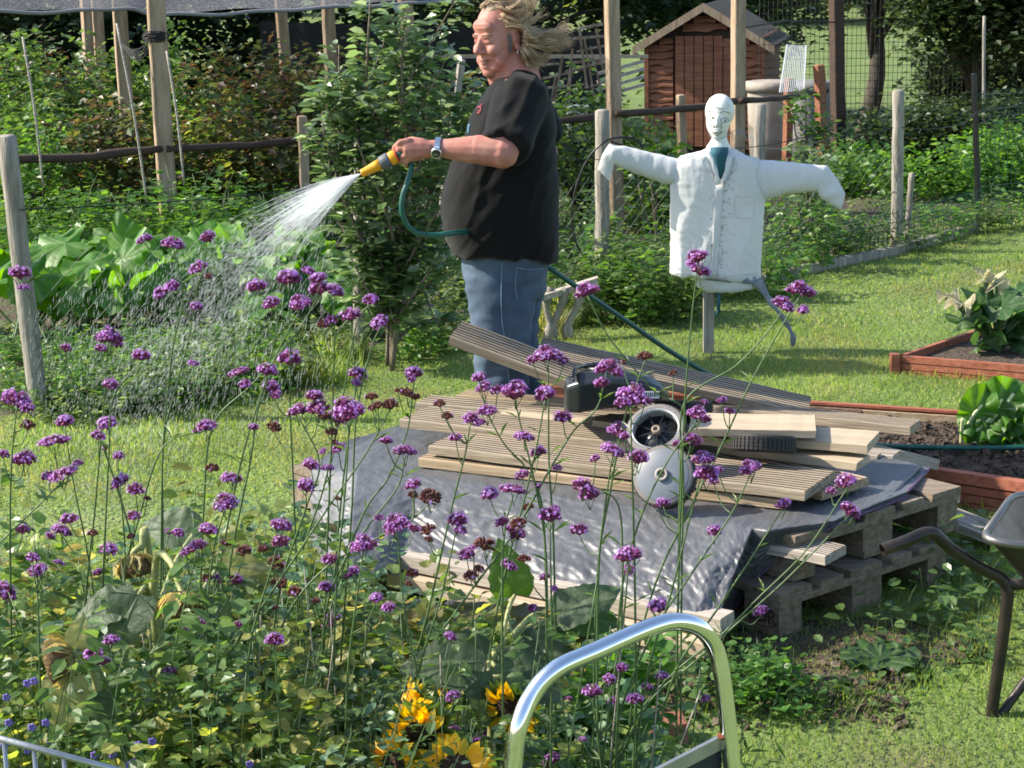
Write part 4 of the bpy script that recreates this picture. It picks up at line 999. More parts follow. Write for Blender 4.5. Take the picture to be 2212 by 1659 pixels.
# tail flap lower front
mb.loft([ring_px(S, y, a, b_, h, sl, d0=-.015) for y, a, b_, h, sl in [(560, 1490, 1641, .05, 0), (598, 1500, 1640, .052, 0), (616, 1512, 1640, .052, -2), (627, 1528, 1636, .05, -4)]])
def arm_px(F, pts, n=16):
    rings = []
    for i, (x, y, hw, hd) in enumerate(pts):
        a, b_ = pts[max(i - 1, 0)], pts[min(i + 1, len(pts) - 1)]
        tx, ty = b_[0] - a[0], b_[1] - a[1]; l = math.hypot(tx, ty); nx, ny = -ty / l, tx / l
        rings.append([F(x + nx * hw * math.cos(q), y + ny * hw * math.cos(q), hd * math.sin(q)) for q in [2 * math.pi * j / n for j in range(n)]])
    return rings
LT = [(1505, 342), (1460, 342), (1410, 330), (1360, 318), (1316, 311), (1301, 334), (1291, 366)]; LB = [(1505, 418), (1457, 403), (1401, 386), (1349, 366), (1327, 356), (1323, 370), (1318, 392)]
RT = [(1595, 344), (1640, 346), (1690, 350), (1740, 355), (1787, 359), (1807, 387), (1825, 418), (1823, 428)]; RB = [(1595, 436), (1648, 432), (1700, 418), (1735, 414), (1765, 412), (1775, 428), (1796, 441), (1818, 453)]
0 and mb.loft(arm_px(S, [(1500, 372, 40, .055), (1458, 370, 38, .048), (1420, 356, 31, .042), (1380, 345, 27, .036), (1345, 336, 24, .032), (1322, 332, 21, .028), (1312, 331, 18, .022)]))
0 and mb.loft(arm_px(S, [(1600, 382, 44, .055), (1645, 386, 43, .048), (1690, 384, 36, .042), (1730, 383, 30, .036), (1762, 386, 27, .032), (1782, 388, 23, .022)]))
shirt = mb.build('shirt', m_shirt, sc); remesh(shirt, .0075, 3)
def cuff(pts, seed):
    mbc = MB(); R = arm_px(S, pts, 22)
    for k, ring in enumerate(R):
        for j in range(len(ring)): ring[j] = ring[j] + Vector((.007 * noise.noise(Vector((j * .9, k * .5, seed))), .006 * noise.noise(Vector((j * .8, k * .5, seed + 5))), (.012 if k == len(R) - 1 else .005) * noise.noise(Vector((j * .7, k, seed + 9)))))
    mbc.loft(R, caps=False); o = mbc.build('cuff', m_shirt, sc, True); md = o.modifiers.new('s', 'SOLIDIFY'); md.thickness = .003; return o
def sleeve(T, B, dep, seed):
    mbs_ = MB(); rings = []; n = 26; m = 7
    for i in range(len(T) - 1):
        for k in range(m + (i == len(T) - 2)):
            f = k / m; t = ((T[i][0] * (1 - f) + T[i + 1][0] * f), (T[i][1] * (1 - f) + T[i + 1][1] * f)); b_ = ((B[i][0] * (1 - f) + B[i + 1][0] * f), (B[i][1] * (1 - f) + B[i + 1][1] * f)); dd = dep[i] * (1 - f) + dep[i + 1] * f
            ring = []
            for j in range(n):
                a = 2 * math.pi * j / n; c, s = math.cos(a), math.sin(a); u = .5 + .5 * math.copysign(abs(c) ** .85, c)
                x, y = t[0] * u + b_[0] * (1 - u), t[1] * u + b_[1] * (1 - u)
                w_ = dd * s * (1 - .25 * u); w_ += .010 * (.35 - abs(noise.noise(Vector(((x * .5 + y) * .045, (y - x * .3) * .012, seed))))) * (1 if s < 0 else -1) * abs(s)
                w_ += .006 * noise.noise(Vector((x * .07, y * .02, seed + 3)))
                ring.append(S(x, y + 2.5 * noise.noise(Vector((x * .05, u * 3, seed))), w_))
            rings.append(ring)
    mbs_.loft(rings, caps=False); o = mbs_.build('sleeve', m_shirt, sc, True); md = o.modifiers.new('s', 'SOLIDIFY'); md.thickness = .003; return o
sleeve(LT, LB, [.06, .055, .045, .038, .034, .028, .022], 2.0)
sleeve(RT, RB, [.06, .055, .048, .042, .036, .030, .024, .018], 6.0)
0 and cuff([(1330, 332, 20, .026), (1316, 326, 18, .028), (1304, 334, 17, .030), (1302, 350, 18, .026), (1308, 366, 15, .022), (1318, 386, 11, .020)], 3)
0 and cuff([(1758, 384, 27, .030), (1778, 386, 24, .030), (1796, 404, 24, .026), (1806, 420, 20, .022), (1814, 434, 15, .018), (1819, 450, 9, .016)], 8)
def fold(c, n):
    x, y = proj(c); k = 0
    k += .012 * (1 - abs(math.sin(x * .045 + .012 * y + 2.5 * noise.noise(Vector((x * .012, y * .006, 0)))))) * max(0, min(1, (y - 360) / 150))
    k += .007 * (.5 - abs(noise.noise(Vector((x * .05, y * .010, 3))))) + .003 * (.5 - abs(noise.noise(Vector((x * .02, y * .09, 9))))) + .007 * (.5 - abs(noise.noise(Vector(((x - y) * .04, (x + y) * .006, 5)))))
    if abs(x - 1550) > 100: k += .008 * (.4 - abs(noise.noise(Vector(((x * .5 - (y if x < 1550 else -y)) * .06, x * .010, 1)))))
    return k
displace(shirt, fold)
m_shirt2 = m_shirt
tr0 = bvh(shirt)
m_mildew = mat('dark_mildew', (.16, .17, .18), .9)
def patch(tree, poly, name, m, parent, t=.004, nx=8, out=.004):
    """flat piece of cloth lying on a surface: quad grid between two pixel edges"""
    (a, b_, c, d) = poly; out += .003; mb = MB(); rows = []
    for i in range(nx + 1):
        row = []
        for j in range(nx + 1):
            u, v = i / nx, j / nx; x = (a[0] * (1 - u) + b_[0] * u) * (1 - v) + (d[0] * (1 - u) + c[0] * u) * v; y = (a[1] * (1 - u) + b_[1] * u) * (1 - v) + (d[1] * (1 - u) + c[1] * u) * v
            p = on_surface(tree, x, y, out); row.append(p or (rows[-1][j] if rows else (row[-1] if row else S(x, y, -.1))))
        rows.append(row)
    mb.loft(rows, caps=False, closed=False); o = mb.build(name, m, parent, True); md = o.modifiers.new('s', 'SOLIDIFY'); md.thickness = .006; md.offset = 0; return o
patch(tr0, ((1546, 400), (1562, 396), (1548, 600), (1534, 598)), 'button_placket', m_shirt, sc, nx=14)
patch(tr0, ((1530, 330), (1544, 345), (1556, 396), (1549, 400)), 'collar', m_shirt, sc, nx=6, out=.016)
patch(tr0, ((1572, 332), (1580, 346), (1566, 392), (1556, 398)), 'collar', m_shirt, sc, nx=6, out=.018)
m_sh_seam = mat('shirt_seam_stitching', (.52, .54, .55), .9)
ink(tr0, [[(1546, 400), (1541, 480), (1534, 598)], [(1562, 396), (1556, 480), (1548, 600)]], 'placket_seam', m_sh_seam, sc, .0012)
ink(tr0, [[(1588, 424), (1609, 425), (1630, 424)], [(1630, 424), (1629, 450), (1628, 470)], [(1628, 470), (1606, 472), (1586, 466)], [(1586, 466), (1587, 445), (1588, 424)]], 'pocket_seam', m_sh_seam, sc, .0011)
ink(tr0, [[(1468, 343), (1456, 372), (1458, 400)], [(1640, 345), (1634, 380), (1648, 418)], [(1500, 336), (1470, 344), (1440, 342)], [(1610, 336), (1640, 345), (1680, 352)]], 'shoulder_seam', m_sh_seam, sc, .0011)
ink(tr0, [[(1452, 588), (1500, 594), (1560, 598), (1636, 590)]], 'hem_seam', m_sh_seam, sc, .0011)
ink(tr0, [[(1523, 338), (1535, 370), (1552, 404)], [(1586, 338), (1582, 366), (1562, 404)], [(1523, 338), (1516, 352), (1530, 372)], [(1586, 338), (1592, 360), (1578, 378)]], 'collar_edge', m_sh_seam, sc, .0016)
# mildew specks down the front
mb = MB()
for i in range(170):
    t = random.random(); x = 1572 - 25 * t + random.gauss(0, 6 + 8 * t); y = 340 + 240 * t
    p = on_surface(tr0, x, y, .0005)
    if p: mb.ell(p, [random.uniform(.0012, .0035)] * 3, nu=5, nv=3)
mb.build('mildew_specks', m_mildew, sc)['kind'] = 'stuff'
# buttons
m_btn = mat('shirt_button', (.5, .5, .48), .4)
for y in (410, 455, 500, 545, 588):
    x = 1553 - (y - 400) * .055
    p = on_surface(tr0, x, y, .006)
    if p: mb = MB(); mb.ell(p, (.006, .002, .006), nu=10, nv=4); mb.build('button', m_btn, sc, True)
# blue scarf in the collar opening
m_scarf = noisy('blue_green_scarf', [(.01, .06, .09), (.02, .12, .16)], 30, rough=.8)
mb = MB(); mb.loft([ring_px(S, y, a, b_, h, 0, 14, d0=-.055) for y, a, b_, h in [(318, 1534, 1574, .05), (335, 1534, 1573, .055), (360, 1540, 1570, .05), (386, 1549, 1560, .04)]]); mb.build('scarf', m_scarf, sc, True)
mb = MB()
for i in range(5): mb.tube(smoothed([S(1548 + i * 2, 625, -.03), S(1550 + i, 655, -.03 - .01 * i), S(1548 + i * 1.5, 684 - i * 3, -.03)], 4), .005, 5)
mb.build('scarf_end', m_scarf, sc, True)
# grey strap / trouser leg hanging at the right
m_strap = noisy('grey_faded_cloth', [(.14, .15, .17), (.26, .28, .31)], 14, rough=.85)
mb = MB(); mb.tube(smoothed([S(x, y, -.05) for x, y in [(1636, 606), (1648, 625), (1662, 648), (1680, 672), (1700, 700), (1712, 725), (1713, 748)]], 5), [.032, .034, .034, .03, .028, .026, .024, .02, .018] + [.017 + .006 * math.sin(i * .8) for i in range(22)], 7, flat=.35); mb.build('hanging_strap', m_strap, sc, True)
mb = MB(); mb.loft([ring_px(S, y, a, b_, h, sl) for y, a, b_, h, sl in [(590, 1475, 1637, .09, 0), (606, 1500, 1642, .09, 4), (612, 1540, 1644, .08, 2)]]); mb.build('grey_lining', m_strap, sc, True)
# mannequin head
m_foam = noisy('white_mannequin', [(.70, .70, .62), (.80, .80, .74)], 5, rough=.55, bump=.1)
C = S(1554, 247); kx = (SCY * 1.0 + .3) / FPX
def hp(x, y, d): return S(x, y, d)
mb = MB()
mb.ell(hp(1555, 240, 0), (31 * kx, .085, 36 * kx), nu=20, nv=14)
mb.ell(hp(1551, 262, -.02), (25 * kx, .07, 36 * kx), nu=20, nv=14)
mb.ell(hp(1550, 288, -.035), (13 * kx, .045, 14 * kx))
mb.cap(hp(1549, 252, -.088), hp(1547, 271, -.103), .006, .011)
mb.ell(hp(1548, 284, -.082), (9 * kx, .012, 4 * kx))
mb.loft([ring_px(S, y, a, b_, h, 0, 20) for y, a, b_, h in [(280, 1538, 1572, .04), (298, 1538, 1570, .045), (308, 1532, 1574, .055), (318, 1525, 1579, .065), (326, 1524, 1580, .068), (329, 1526, 1578, .066)]])
head = mb.build('head', m_foam, sc); remesh(head, .005, 6)
th = bvh(head)
m_ink = mat('black_marker', (.015, .015, .02), .6)
ink(th, [[(1531, 252), (1535, 247), (1541, 249), (1543, 254), (1538, 257), (1532, 256), (1531, 252)], [(1556, 259), (1562, 255), (1570, 256), (1574, 260), (1568, 264), (1560, 264), (1556, 259)],
        [(1530, 243), (1536, 239), (1543, 242)], [(1554, 244), (1564, 241), (1577, 245)], [(1535, 268), (1537, 272)],
        [(1546, 258), (1543, 268), (1541, 275)], [(1557, 266), (1559, 274), (1556, 278)], [(1539, 283), (1545, 280), (1551, 281), (1560, 285)], [(1539, 286), (1547, 287), (1559, 286)], [(1540, 289), (1548, 292), (1557, 289)]], 'drawn_face', m_ink, head, .0013)
ink(th, [[(1538, 252), (1540, 254)], [(1565, 259), (1567, 261)]], 'drawn_pupil', m_ink, head, .0035)
ink(th, [[(1540, 231), (1550, 232), (1560, 234), (1570, 234), (1573, 228), (1570, 225)], [(1546, 233), (1552, 235), (1560, 236)]], 'drawn_hairline', mat('faded_marker', (.3, .3, .3), .7), head, .001)
mb = MB(); mb.tube(smoothed([S(1574, 292, -.03), S(1585, 283, -.05), S(1600, 282, -.05), S(1610, 292, -.05), S(1612, 300, -.05)], 5), .0018, 4)
mb.tube(smoothed([S(1531, 292, -.06), S(1550, 301, -.085), S(1574, 292, -.05)], 5), .0018, 4); mb.build('string', mat('blue_string', (.2, .28, .36), .8), sc)

# ================================================================== MAN
MY = 7.42; Mn = lambda x, y, d=0: at_y(x, y, MY + d); km = (MY + .05) / FPX
man = thing('person', 'heavy man in black t-shirt and blue jeans watering with a hose', 'person', (Mn(1100, 1000).x, MY, 0))
m_skin = noisy('ruddy_skin', [(.32, .115, .09), (.42, .18, .14), (.50, .25, .20)], 13, rough=.5, bump=.12, bscale=120, bdist=.002)
m_skin.node_tree.nodes['Principled BSDF'].inputs['Subsurface Weight'].default_value = .1; m_skin.node_tree.nodes['Principled BSDF'].inputs['Specular IOR Level'].default_value = .35; m_skin.node_tree.nodes['Principled BSDF'].inputs['Roughness'].default_value = .6
m_skin.node_tree.nodes['Principled BSDF'].inputs['Subsurface Radius'].default_value = (.01, .004, .002)
HS = 1.03; HC = Mn(1083, 81, 0); yaw = math.radians(40); tilt = math.radians(8)
fw = Vector((-math.cos(yaw), -math.sin(yaw), 0)); lat = Vector((math.sin(yaw), -math.cos(yaw), 0)); upv = Vector((0, 0, 1))
fw2 = (fw * math.cos(tilt) - upv * math.sin(tilt)); up2 = (upv * math.cos(tilt) + fw * math.sin(tilt))
HR = Matrix((fw2, lat, up2)).transposed()
def h3(f, l, u): return HC + HR @ Vector((f, l, u)) * HS
mb = MB()
def he(c, r): mb.ell(h3(*c), [q * HS for q in r], HR, nu=18, nv=12)
he((-.008, 0, .035), (.100, .079, .098)); he((.015, 0, .0), (.085, .077, .09)); he((.035, 0, -.045), (.062, .068, .062))
he((.03, 0, -.078), (.058, .064, .044)); he((.074, 0, -.108), (.024, .03, .024)); he((.02, 0, -.112), (.06, .058, .034))
he((.078, 0, .052), (.022, .05, .03)); he((.088, .024, .022), (.014, .024, .009)); he((.088, -.024, .022), (.014, .024, .009))
for s in (-1, 1):
    he((.07, .038 * s, -.028), (.028, .026, .026)); he((.082, .031 * s, .0035), (.013, .017, .010)); he((.062, .05 * s, -.07), (.02, .018, .024))
    he((.105, .013 * s, -.034), (.013, .009, .009))
    he((.066, .03 * s, -.092), (.022, .022, .018))
mb.cap(h3(.094, 0, .014), h3(.118, 0, -.026), .009 * HS, .0145 * HS)
he((.096, 0, -.0585), (.012, .022, .006)); he((.094, 0, -.0715), (.013, .019, .007)); he((.09, 0, -.088), (.012, .02, .008))
# ears
for s in (-1, 1):
    mb.tube([h3(-.008 + .023 * math.cos(a) - .004 * math.sin(a), (.088 + .008 * math.cos(a + 2.6)) * s, -.004 + .036 * math.sin(a)) for a in [0.5 + i * .42 for i in range(13)]], .0068 * HS, 8)
    he((-.004, .079 * s, -.006), (.018, .009, .028)); he((.004, .088 * s, -.032), (.009, .008, .011)); he((.010, .086 * s, -.006), (.005, .006, .009))
# neck into shoulders
mb.cap(h3(-.03, 0, -.06), Mn(1122, 190, 0), .075, .095)
mb.cap(h3(.02, 0, -.095), Mn(1092, 182, 0), .06, .06)
mb.cap(Mn(1120, 200, -.12), Mn(1120, 200, .12), .07, .07)
# near (left) arm
sh, el, wr = Mn(1118, 215, -.17), Mn(1086, 329, -.34), Mn(948, 320, -.31)
mb.cap(sh, el, .07, .06)
mb.cap(el, el.lerp(wr, .35) + Vector((0, 0, .004)), .0565, .055); mb.cap(el.lerp(wr, .35) + Vector((0, 0, .004)), el.lerp(wr, .75), .054, .041); mb.cap(el.lerp(wr, .75), wr, .04, .032)
# far (right) arm, bent back a little
s2, e2, w2 = Mn(1130, 220, .2), Mn(1178, 330, .27), Mn(1140, 420, .2)
mb.cap(s2, e2, .065, .05); mb.cap(e2, w2, .05, .035)
mb.ell(w2 + Vector((-.02, 0, -.06)), (.028, .045, .06))
# hand round the nozzle: palm plus five bent fingers
D_ = -.31
hk = lambda x, y, d: Mn(x, y, D_ + d)
mb.cap(wr, hk(918, 323, 0), .031, .034)
mb.loft([[hk(x + cx, y + sy * 1.0, dd) for (sy, dd) in [(-h, -.012), (-h * .6, -.03), (0, -.036), (h * .6, -.03), (h, -.01), (h * .9, .014), (0, .02), (-h * .9, .016)]] for x, y, h, cx in [(930, 322, 17, 0), (912, 322, 23, 0), (895, 324, 26, 0), (880, 325, 25, 0), (872, 326, 20, 0)]])
fing = [((884, 303), (864, 307), (852, 318), (858, 330)), ((880, 315), (862, 322), (856, 335), (866, 342)), ((881, 330), (866, 338), (864, 349), (876, 353)), ((887, 343), (876, 352), (878, 358), (888, 358))]
for i, (a, b_, c, d) in enumerate(fing):
    r = .0105 - .0007 * i
    p = [hk(*a, -.018), hk(*b_, -.020 + .004 * i), hk(*c, .004), hk(*d, .032)]
    mb.cap(p[0], p[1], r * 1.12, r, 8); mb.cap(p[1], p[2], r, r * .95, 8); mb.cap(p[2], p[3], r * .95, r * .85, 8)
mb.cap(hk(912, 306, .0), hk(886, 302, .022), .015, .0125, 8); mb.cap(hk(886, 302, .022), hk(864, 312, .03), .012, .011, 8); mb.cap(hk(864, 312, .03), hk(850, 322, .02), .0105, .009, 8)
body = mb.build('body', m_skin, man); remesh(body, .0046, 5, .5)
tb = bvh(body)
m_brow = mat('greying_hair_dark', (.22, .14, .10), .8); m_lip = mat('lips', (.42, .14, .12), .5); m_line = mat('shadowed_skin_crease', (.16, .055, .045), .8)
def hsurf(pts, name, m, r=.0012, nn=4):
    mbx = MB(); P = []
    for f, l, u in pts:
        o = h3(f, l, u); c = h3(0, 0, u); h = tb.ray_cast(o + (o - c).normalized() * .06, (c - o).normalized())
        P.append((h[0] + h[1] * .0004) if h[0] else o)
    mbx.tube(smoothed(P, 4), r, nn); return mbx.build(name, m, body, True)
hsurf([(.1, l, -.0645 - .0 * abs(l) + .10 * max(0, abs(l) - .018)) for l in (-.026, -.016, 0, .016, .027)], 'mouth', m_line, .0017)
for s in (-1, 1):
    hsurf([(.09, (.031 + q) * s, -.001 - 8 * q * q) for q in (-.014, -.006, 0, .006, .015)], 'eyelid', m_line, .0022)
    hsurf([(.09, (.030 + q) * s, .027 - 7 * q * q) for q in (-.018, -.008, 0, .01, .022)], 'eyebrow', m_brow, .003)
for u in (.05, .062, .074): hsurf([(.09, l, u + .25 * l * l) for l in (-.03, -.01, .01, .035)], 'forehead_crease', m_skin, .0012)
# hair: cap over the back of the skull plus wind blown locks
m_hair = noisy('long_fair_hair', [(.20, .13, .07), (.40, .29, .17), (.66, .54, .37)], 22, (1, 1, 1), .5, .4, 90, bdist=.004)
m_hair_dark = noisy('darker_under_hair', [(.13, .085, .05), (.27, .19, .12)], 22, rough=.6)
mbh = MB(); 
mbh.ell(h3(-.040, 0, .050), [.076 * HS, .0785 * HS, .088 * HS], HR, nu=20, nv=14)
mbh.ell(h3(-.072, 0, -.01), [.042 * HS, .066 * HS, .07 * HS], HR, nu=16, nv=10)
mbh.ell(h3(-.005, .0, .090), [.07 * HS, .058 * HS, .050 * HS], HR, nu=16, nv=10)
hc = mbh.build('hair_roots', m_hair_dark, man); remesh(hc, .005, 5)
displace(hc, lambda c, n: .005 * noise.noise(c * 60) - .001)
mbh = MB()
def lock(p0, pts, r0, n=5):
    q = smoothed([p0] + pts, 5); k = len(q)
    mbh.tube(q, [r0 * (1 - .85 * (i / k) ** 1.6) * (1 + .15 * math.sin(i * 1.1)) for i in range(k)], n, flat=.45)
wind = [  # start px, via..., end px
 ((1040, 14), (1060, -2), (1090, 0), (1120, 14)), ((1050, 10), (1080, -8), (1110, -4), (1140, 16)), ((1070, 22), (1092, 42), (1112, 36), (1132, 18)),
 ((1078, 14), (1105, 26), (1135, 24), (1150, 4)), ((1082, 40), (1105, 52), (1128, 40), (1148, 8)), ((1085, 30), (1118, 44), (1140, 34), (1152, -4)),
 ((1090, 55), (1118, 60), (1148, 44), (1172, 28)), ((1102, 52), (1132, 58), (1160, 68), (1200, 82)), ((1130, 60), (1150, 74), (1185, 84), (1230, 86)),
 ((1134, 68), (1155, 84), (1190, 92), (1232, 96)), ((1135, 77), (1155, 92), (1185, 98), (1218, 92)), ((1134, 88), (1148, 108), (1165, 124), (1186, 118)),
 ((1132, 98), (1142, 118), (1155, 136), (1172, 128)), ((1134, 80), (1155, 80), (1190, 72), (1228, 58)), ((1134, 95), (1160, 100), (1190, 104), (1210, 100)),
 ((1130, 106), (1134, 128), (1142, 142), (1160, 140)), ((1098, 20), (1120, 6), (1134, -6), (1142, -14)), ((1060, 6), (1090, 12), (1112, 30), (1130, 48))]
for i in range(1000):
    a, b_, c, d = wind[i % len(wind)] if i < 720 else wind[random.choice([7, 8, 9, 10, 11, 12, 13, 14, 15])]
    j = lambda p, s, dd: Mn(p[0] + random.gauss(0, s), p[1] + random.gauss(0, s), dd)
    dep = random.choice((-.075, -.055, -.03, 0, .03)) * HS + .02
    near = a[0] > 1075
    d0 = (-.07 if near else -.03) + random.gauss(0, .012)
    cx_ = random.gauss(0, 3); lock(j(a, 3, d0), [j(b_, 2.5, d0 * .9 + random.gauss(0, .012)), j((c[0], c[1] + cx_), 4, dep + random.gauss(0, .02)), j(((c[0] + d[0]) / 2 + 4, (c[1] + d[1]) / 2 - cx_ * 1.6), 4, dep), j(d, 9, dep + random.gauss(0, .035))], random.uniform(.0005, .0015), 4)
mbh.build('hair', m_hair, man, True)
mbs = MB()
for i in range(190):
    f, l, u = random.uniform(.018, .034), .078, random.uniform(-.045, .02)
    o = h3(f, .12, u); c = h3(f, 0, u); h = tb.ray_cast(o, (c - o).normalized())
    if h[0]: mbs.tube([h[0] + h[1] * .001, h[0] + h[1] * .002 + Vector((.002, 0, -.007))], .0005, 3)
mbs.build('sideburn', mat('grey_sideburn', (.17, .15, .14), .8), man)
mb = MB(); ec = h3(.004, .095, -.048); mb.tube([ec + HR @ Vector((.009 * math.cos(a), 0, .009 * math.sin(a))) for a in [i * .45 for i in range(15)]], .0016, 6); mb.build('earring', mat('silver', (.8, .8, .8), .2, 1), man, True)
# t-shirt
m_tee = noisy('black_cotton_t_shirt', [(.004, .0042, .0045), (.008, .008, .0085)], 5, rough=.9, bump=.2, bscale=160, bdist=.002)
m_tee.node_tree.nodes['Principled BSDF'].inputs['Sheen Weight'].default_value = .08; m_tee.node_tree.nodes['Principled BSDF'].inputs['Specular IOR Level'].default_value = .15
mb = MB()
rows = [(160, 1074, 1142, .078, -13), (170, 1062, 1152, .11, -13), (186, 1050, 1168, .165, -9), (212, 1037, 1186, .205, -4), (250, 1021, 1196, .225, 0), (290, 1007, 1200, .23, 0), (320, 995, 1202, .235, 0), (350, 979, 1203, .24, 0),
        (390, 963, 1205, .25, 0), (430, 955, 1206, .255, 0), (470, 954, 1206, .255, 0), (510, 961, 1206, .245, 0), (540, 971, 1205, .235, 3), (560, 977, 1204, .23, 6)]
mb.loft([ring_px(Mn, y, a, b_, h, sl, 36, 2.35) for y, a, b_, h, sl in rows])
ax0, ax1 = Mn(1126, 212, -.15), Mn(1093, 321, -.33)
mb.tube([ax0 + Vector((.01, .04, .03)), ax0, ax0.lerp(ax1, .5), ax1], [.075, .097, .092, .088], 20)
bx0, bx1 = Mn(1130, 212, .15), Mn(1172, 300, .26)
mb.tube([bx0, bx0.lerp(bx1, .5), bx1], [.095, .088, .085], 18)
tee = mb.build('t_shirt', m_tee, man); remesh(tee, .0085, 6)
def tfold(c, n):
    x, y = proj(c); k = .009 * (.4 - abs(noise.noise(Vector((x * .03 + .01 * y, y * .008, 1)))))
    k += .017 * (.4 - abs(noise.noise(Vector(((x * .8 + y * .7) * .03, (y - x) * .006, 4))))) * (1 if y < 360 else .6)
    if 1085 < x < 1205 and y < 330: k += .005 * math.sin((x * .8 + y * .35) * .14) * .6
    if y > 500: k += .006 * math.sin(x * .07) * (y - 500) / 60
    return k
displace(tee, tfold)
tt = bvh(tee)
m_pr = mat('faded_red_print', (.22, .05, .06), .9); m_pb = mat('faded_blue_print', (.12, .28, .40), .9)
ink(tt, [[(1031, 237), (1036, 231), (1040, 235), (1038, 243), (1033, 244)], [(1039, 230), (1044, 226)], [(1035, 240), (1040, 238)]], 'chest_print', m_pr, tee, .004)
ink(tt, [[(1014, 270), (1013, 280), (1012, 288)], [(1016, 268), (1014, 276)]], 'chest_print', m_pb, tee, .004)
# jeans
m_jean = noisy('blue_denim', [(.028, .048, .08), (.055, .09, .14), (.10, .145, .20)], 3.5, rough=.9, bump=.25, bscale=200, bdist=.002)
mb = MB()
mb.loft([ring_px(Mn, y, a, b_, h, 0, 28, 2.3) for y, a, b_, h in [(530, 996, 1192, .20), (560, 999, 1188, .20), (600, 1003, 1180, .195), (640, 1010, 1174, .185)]])
leg = [(600, 1003, 1160, .10), (650, 1010, 1156, .105), (700, 1016, 1150, .10), (750, 1023, 1140, .095), (800, 1029, 1137, .09), (850, 1034, 1140, .09), (930, 1038, 1142, .088), (1010, 1034, 1140, .088), (1040, 1030, 1140, .085)]
mb.loft([ring_px(Mn, y, a, b_, h, 0, 24, 2.2, -.09) for y, a, b_, h in leg])
leg2 = [(600, 1060, 1180, .10), (650, 1062, 1172, .10), (700, 1064, 1160, .095), (750, 1066, 1162, .09), (800, 1068, 1166, .09), (850, 1074, 1168, .085), (930, 1080, 1166, .085), (1000, 1080, 1164, .085)]
mb.loft([ring_px(Mn, y, a, b_, h, 0, 24, 2.2, .11) for y, a, b_, h in leg2])
jn = mb.build('jeans', m_jean, man); remesh(jn, .0095, 5)
def jf(c, n):
    x, y = proj(c); k = .007 * noise.noise(Vector((x * .02, y * .03, 2))) + .013 * (.4 - abs(noise.noise(Vector(((x + y * .8) * .022, (y - x) * .009, 6))))) + .008 * (.4 - abs(noise.noise(Vector((x * .012, y * .045, 2))))) + .004 * math.sin(y * .09 + x * .03) * max(0, min(1, (y - 720) / 80))
    return k
displace(jn, jf)
tj = bvh(jn); m_seam = mat('denim_seam', (.16, .23, .33), .9)
ink(tj, [[(1085, 566), (1083, 620), (1084, 690), (1094, 760), (1100, 830), (1104, 880)]], 'seam', m_seam, jn, .002)
ink(tj, [[(1116, 578), (1145, 582), (1176, 580)], [(1116, 578), (1113, 620), (1118, 650)]], 'pocket_seam', m_seam, jn, .0018)
m_boot = mat('brown_boot_leather', (.06, .04, .025), .6)
for dx, dy in ((0, -.09), (25, .11)):
    mb = MB(); c = Mn(1082 + dx, 1050, dy); c.z = 0
    mb.ell(c + Vector((-.05, 0, .045)), (.15, .052, .055)); mb.ell(c + Vector((.03, 0, .07)), (.065, .05, .08)); mb.ell(c + Vector((-.03, 0, .012)), (.165, .055, .014))
    mb.build('shoe', m_boot, man, True)
# watch
m_steel = mat('brushed_steel', (.72, .73, .75), .25, 1); wa = (wr - el).normalized()
wc = Mn(947, 320, -.31); n1 = wa.orthogonal().normalized(); n2_ = wa.cross(n1)
watch = thing('wrist_watch', 'steel bracelet watch', None, (0, 0, 0)); 
for k_ in list(watch.keys()): del watch[k_]
watch.parent = man; watch.location = wc - Vector(man.location)
mb = MB()
for i in range(22):
    a0 = 2 * math.pi * i / 22; a1 = a0 + 2 * math.pi / 22 * .86
    q = [(r, a) for r in (.0335, .0375) for a in (a0, a1)]
    pr = lambda r, a, t: wc + (n1 * math.cos(a) + n2_ * math.sin(a)) * r + wa * t
    mb.add([pr(.0345, a0, -.010), pr(.0345, a1, -.010), pr(.0345, a1, .010), pr(.0345, a0, .010), pr(.039, a0, -.010), pr(.039, a1, -.010), pr(.039, a1, .010), pr(.039, a0, .010)], [(3, 2, 1, 0), (4, 5, 6, 7), (0, 1, 5, 4), (1, 2, 6, 5), (2, 3, 7, 6), (3, 0, 4, 7)])
mb.build('bracelet', m_steel, watch)
fdir = (Vector((0, -1, -.35))); fdir = (fdir - wa * fdir.dot(wa)).normalized()
fc = wc + fdir * .040; s1 = wa; s2_ = fdir.cross(wa)
def disc(c, n, a, b_, r, t, m, name, par, nn=24):
    mbx = MB(); mbx.loft([[c + n * z + (a * math.cos(q) + b_ * math.sin(q)) * rr for q in [2 * math.pi * j / nn for j in range(nn)]] for z, rr in ((0, r), (t * .7, r), (t, r * .86))]); return mbx.build(name, m, par, True)
disc(fc, fdir, s1, s2_, .0205, .008, m_steel, 'case', watch); disc(fc + fdir * .0075, fdir, s1, s2_, .016, .0012, mat('dark_dial', (.03, .035, .03), .25), 'dial', watch)
mb = MB()
for ang, L in ((.6, .011), (2.4, .008)): mb.tube([fc + fdir * .0095, fc + fdir * .0095 + (s1 * math.cos(ang) + s2_ * math.sin(ang)) * L], .0006, 4)
mb.build('hands', mat('pale_hand', (.8, .8, .7), .4), watch)

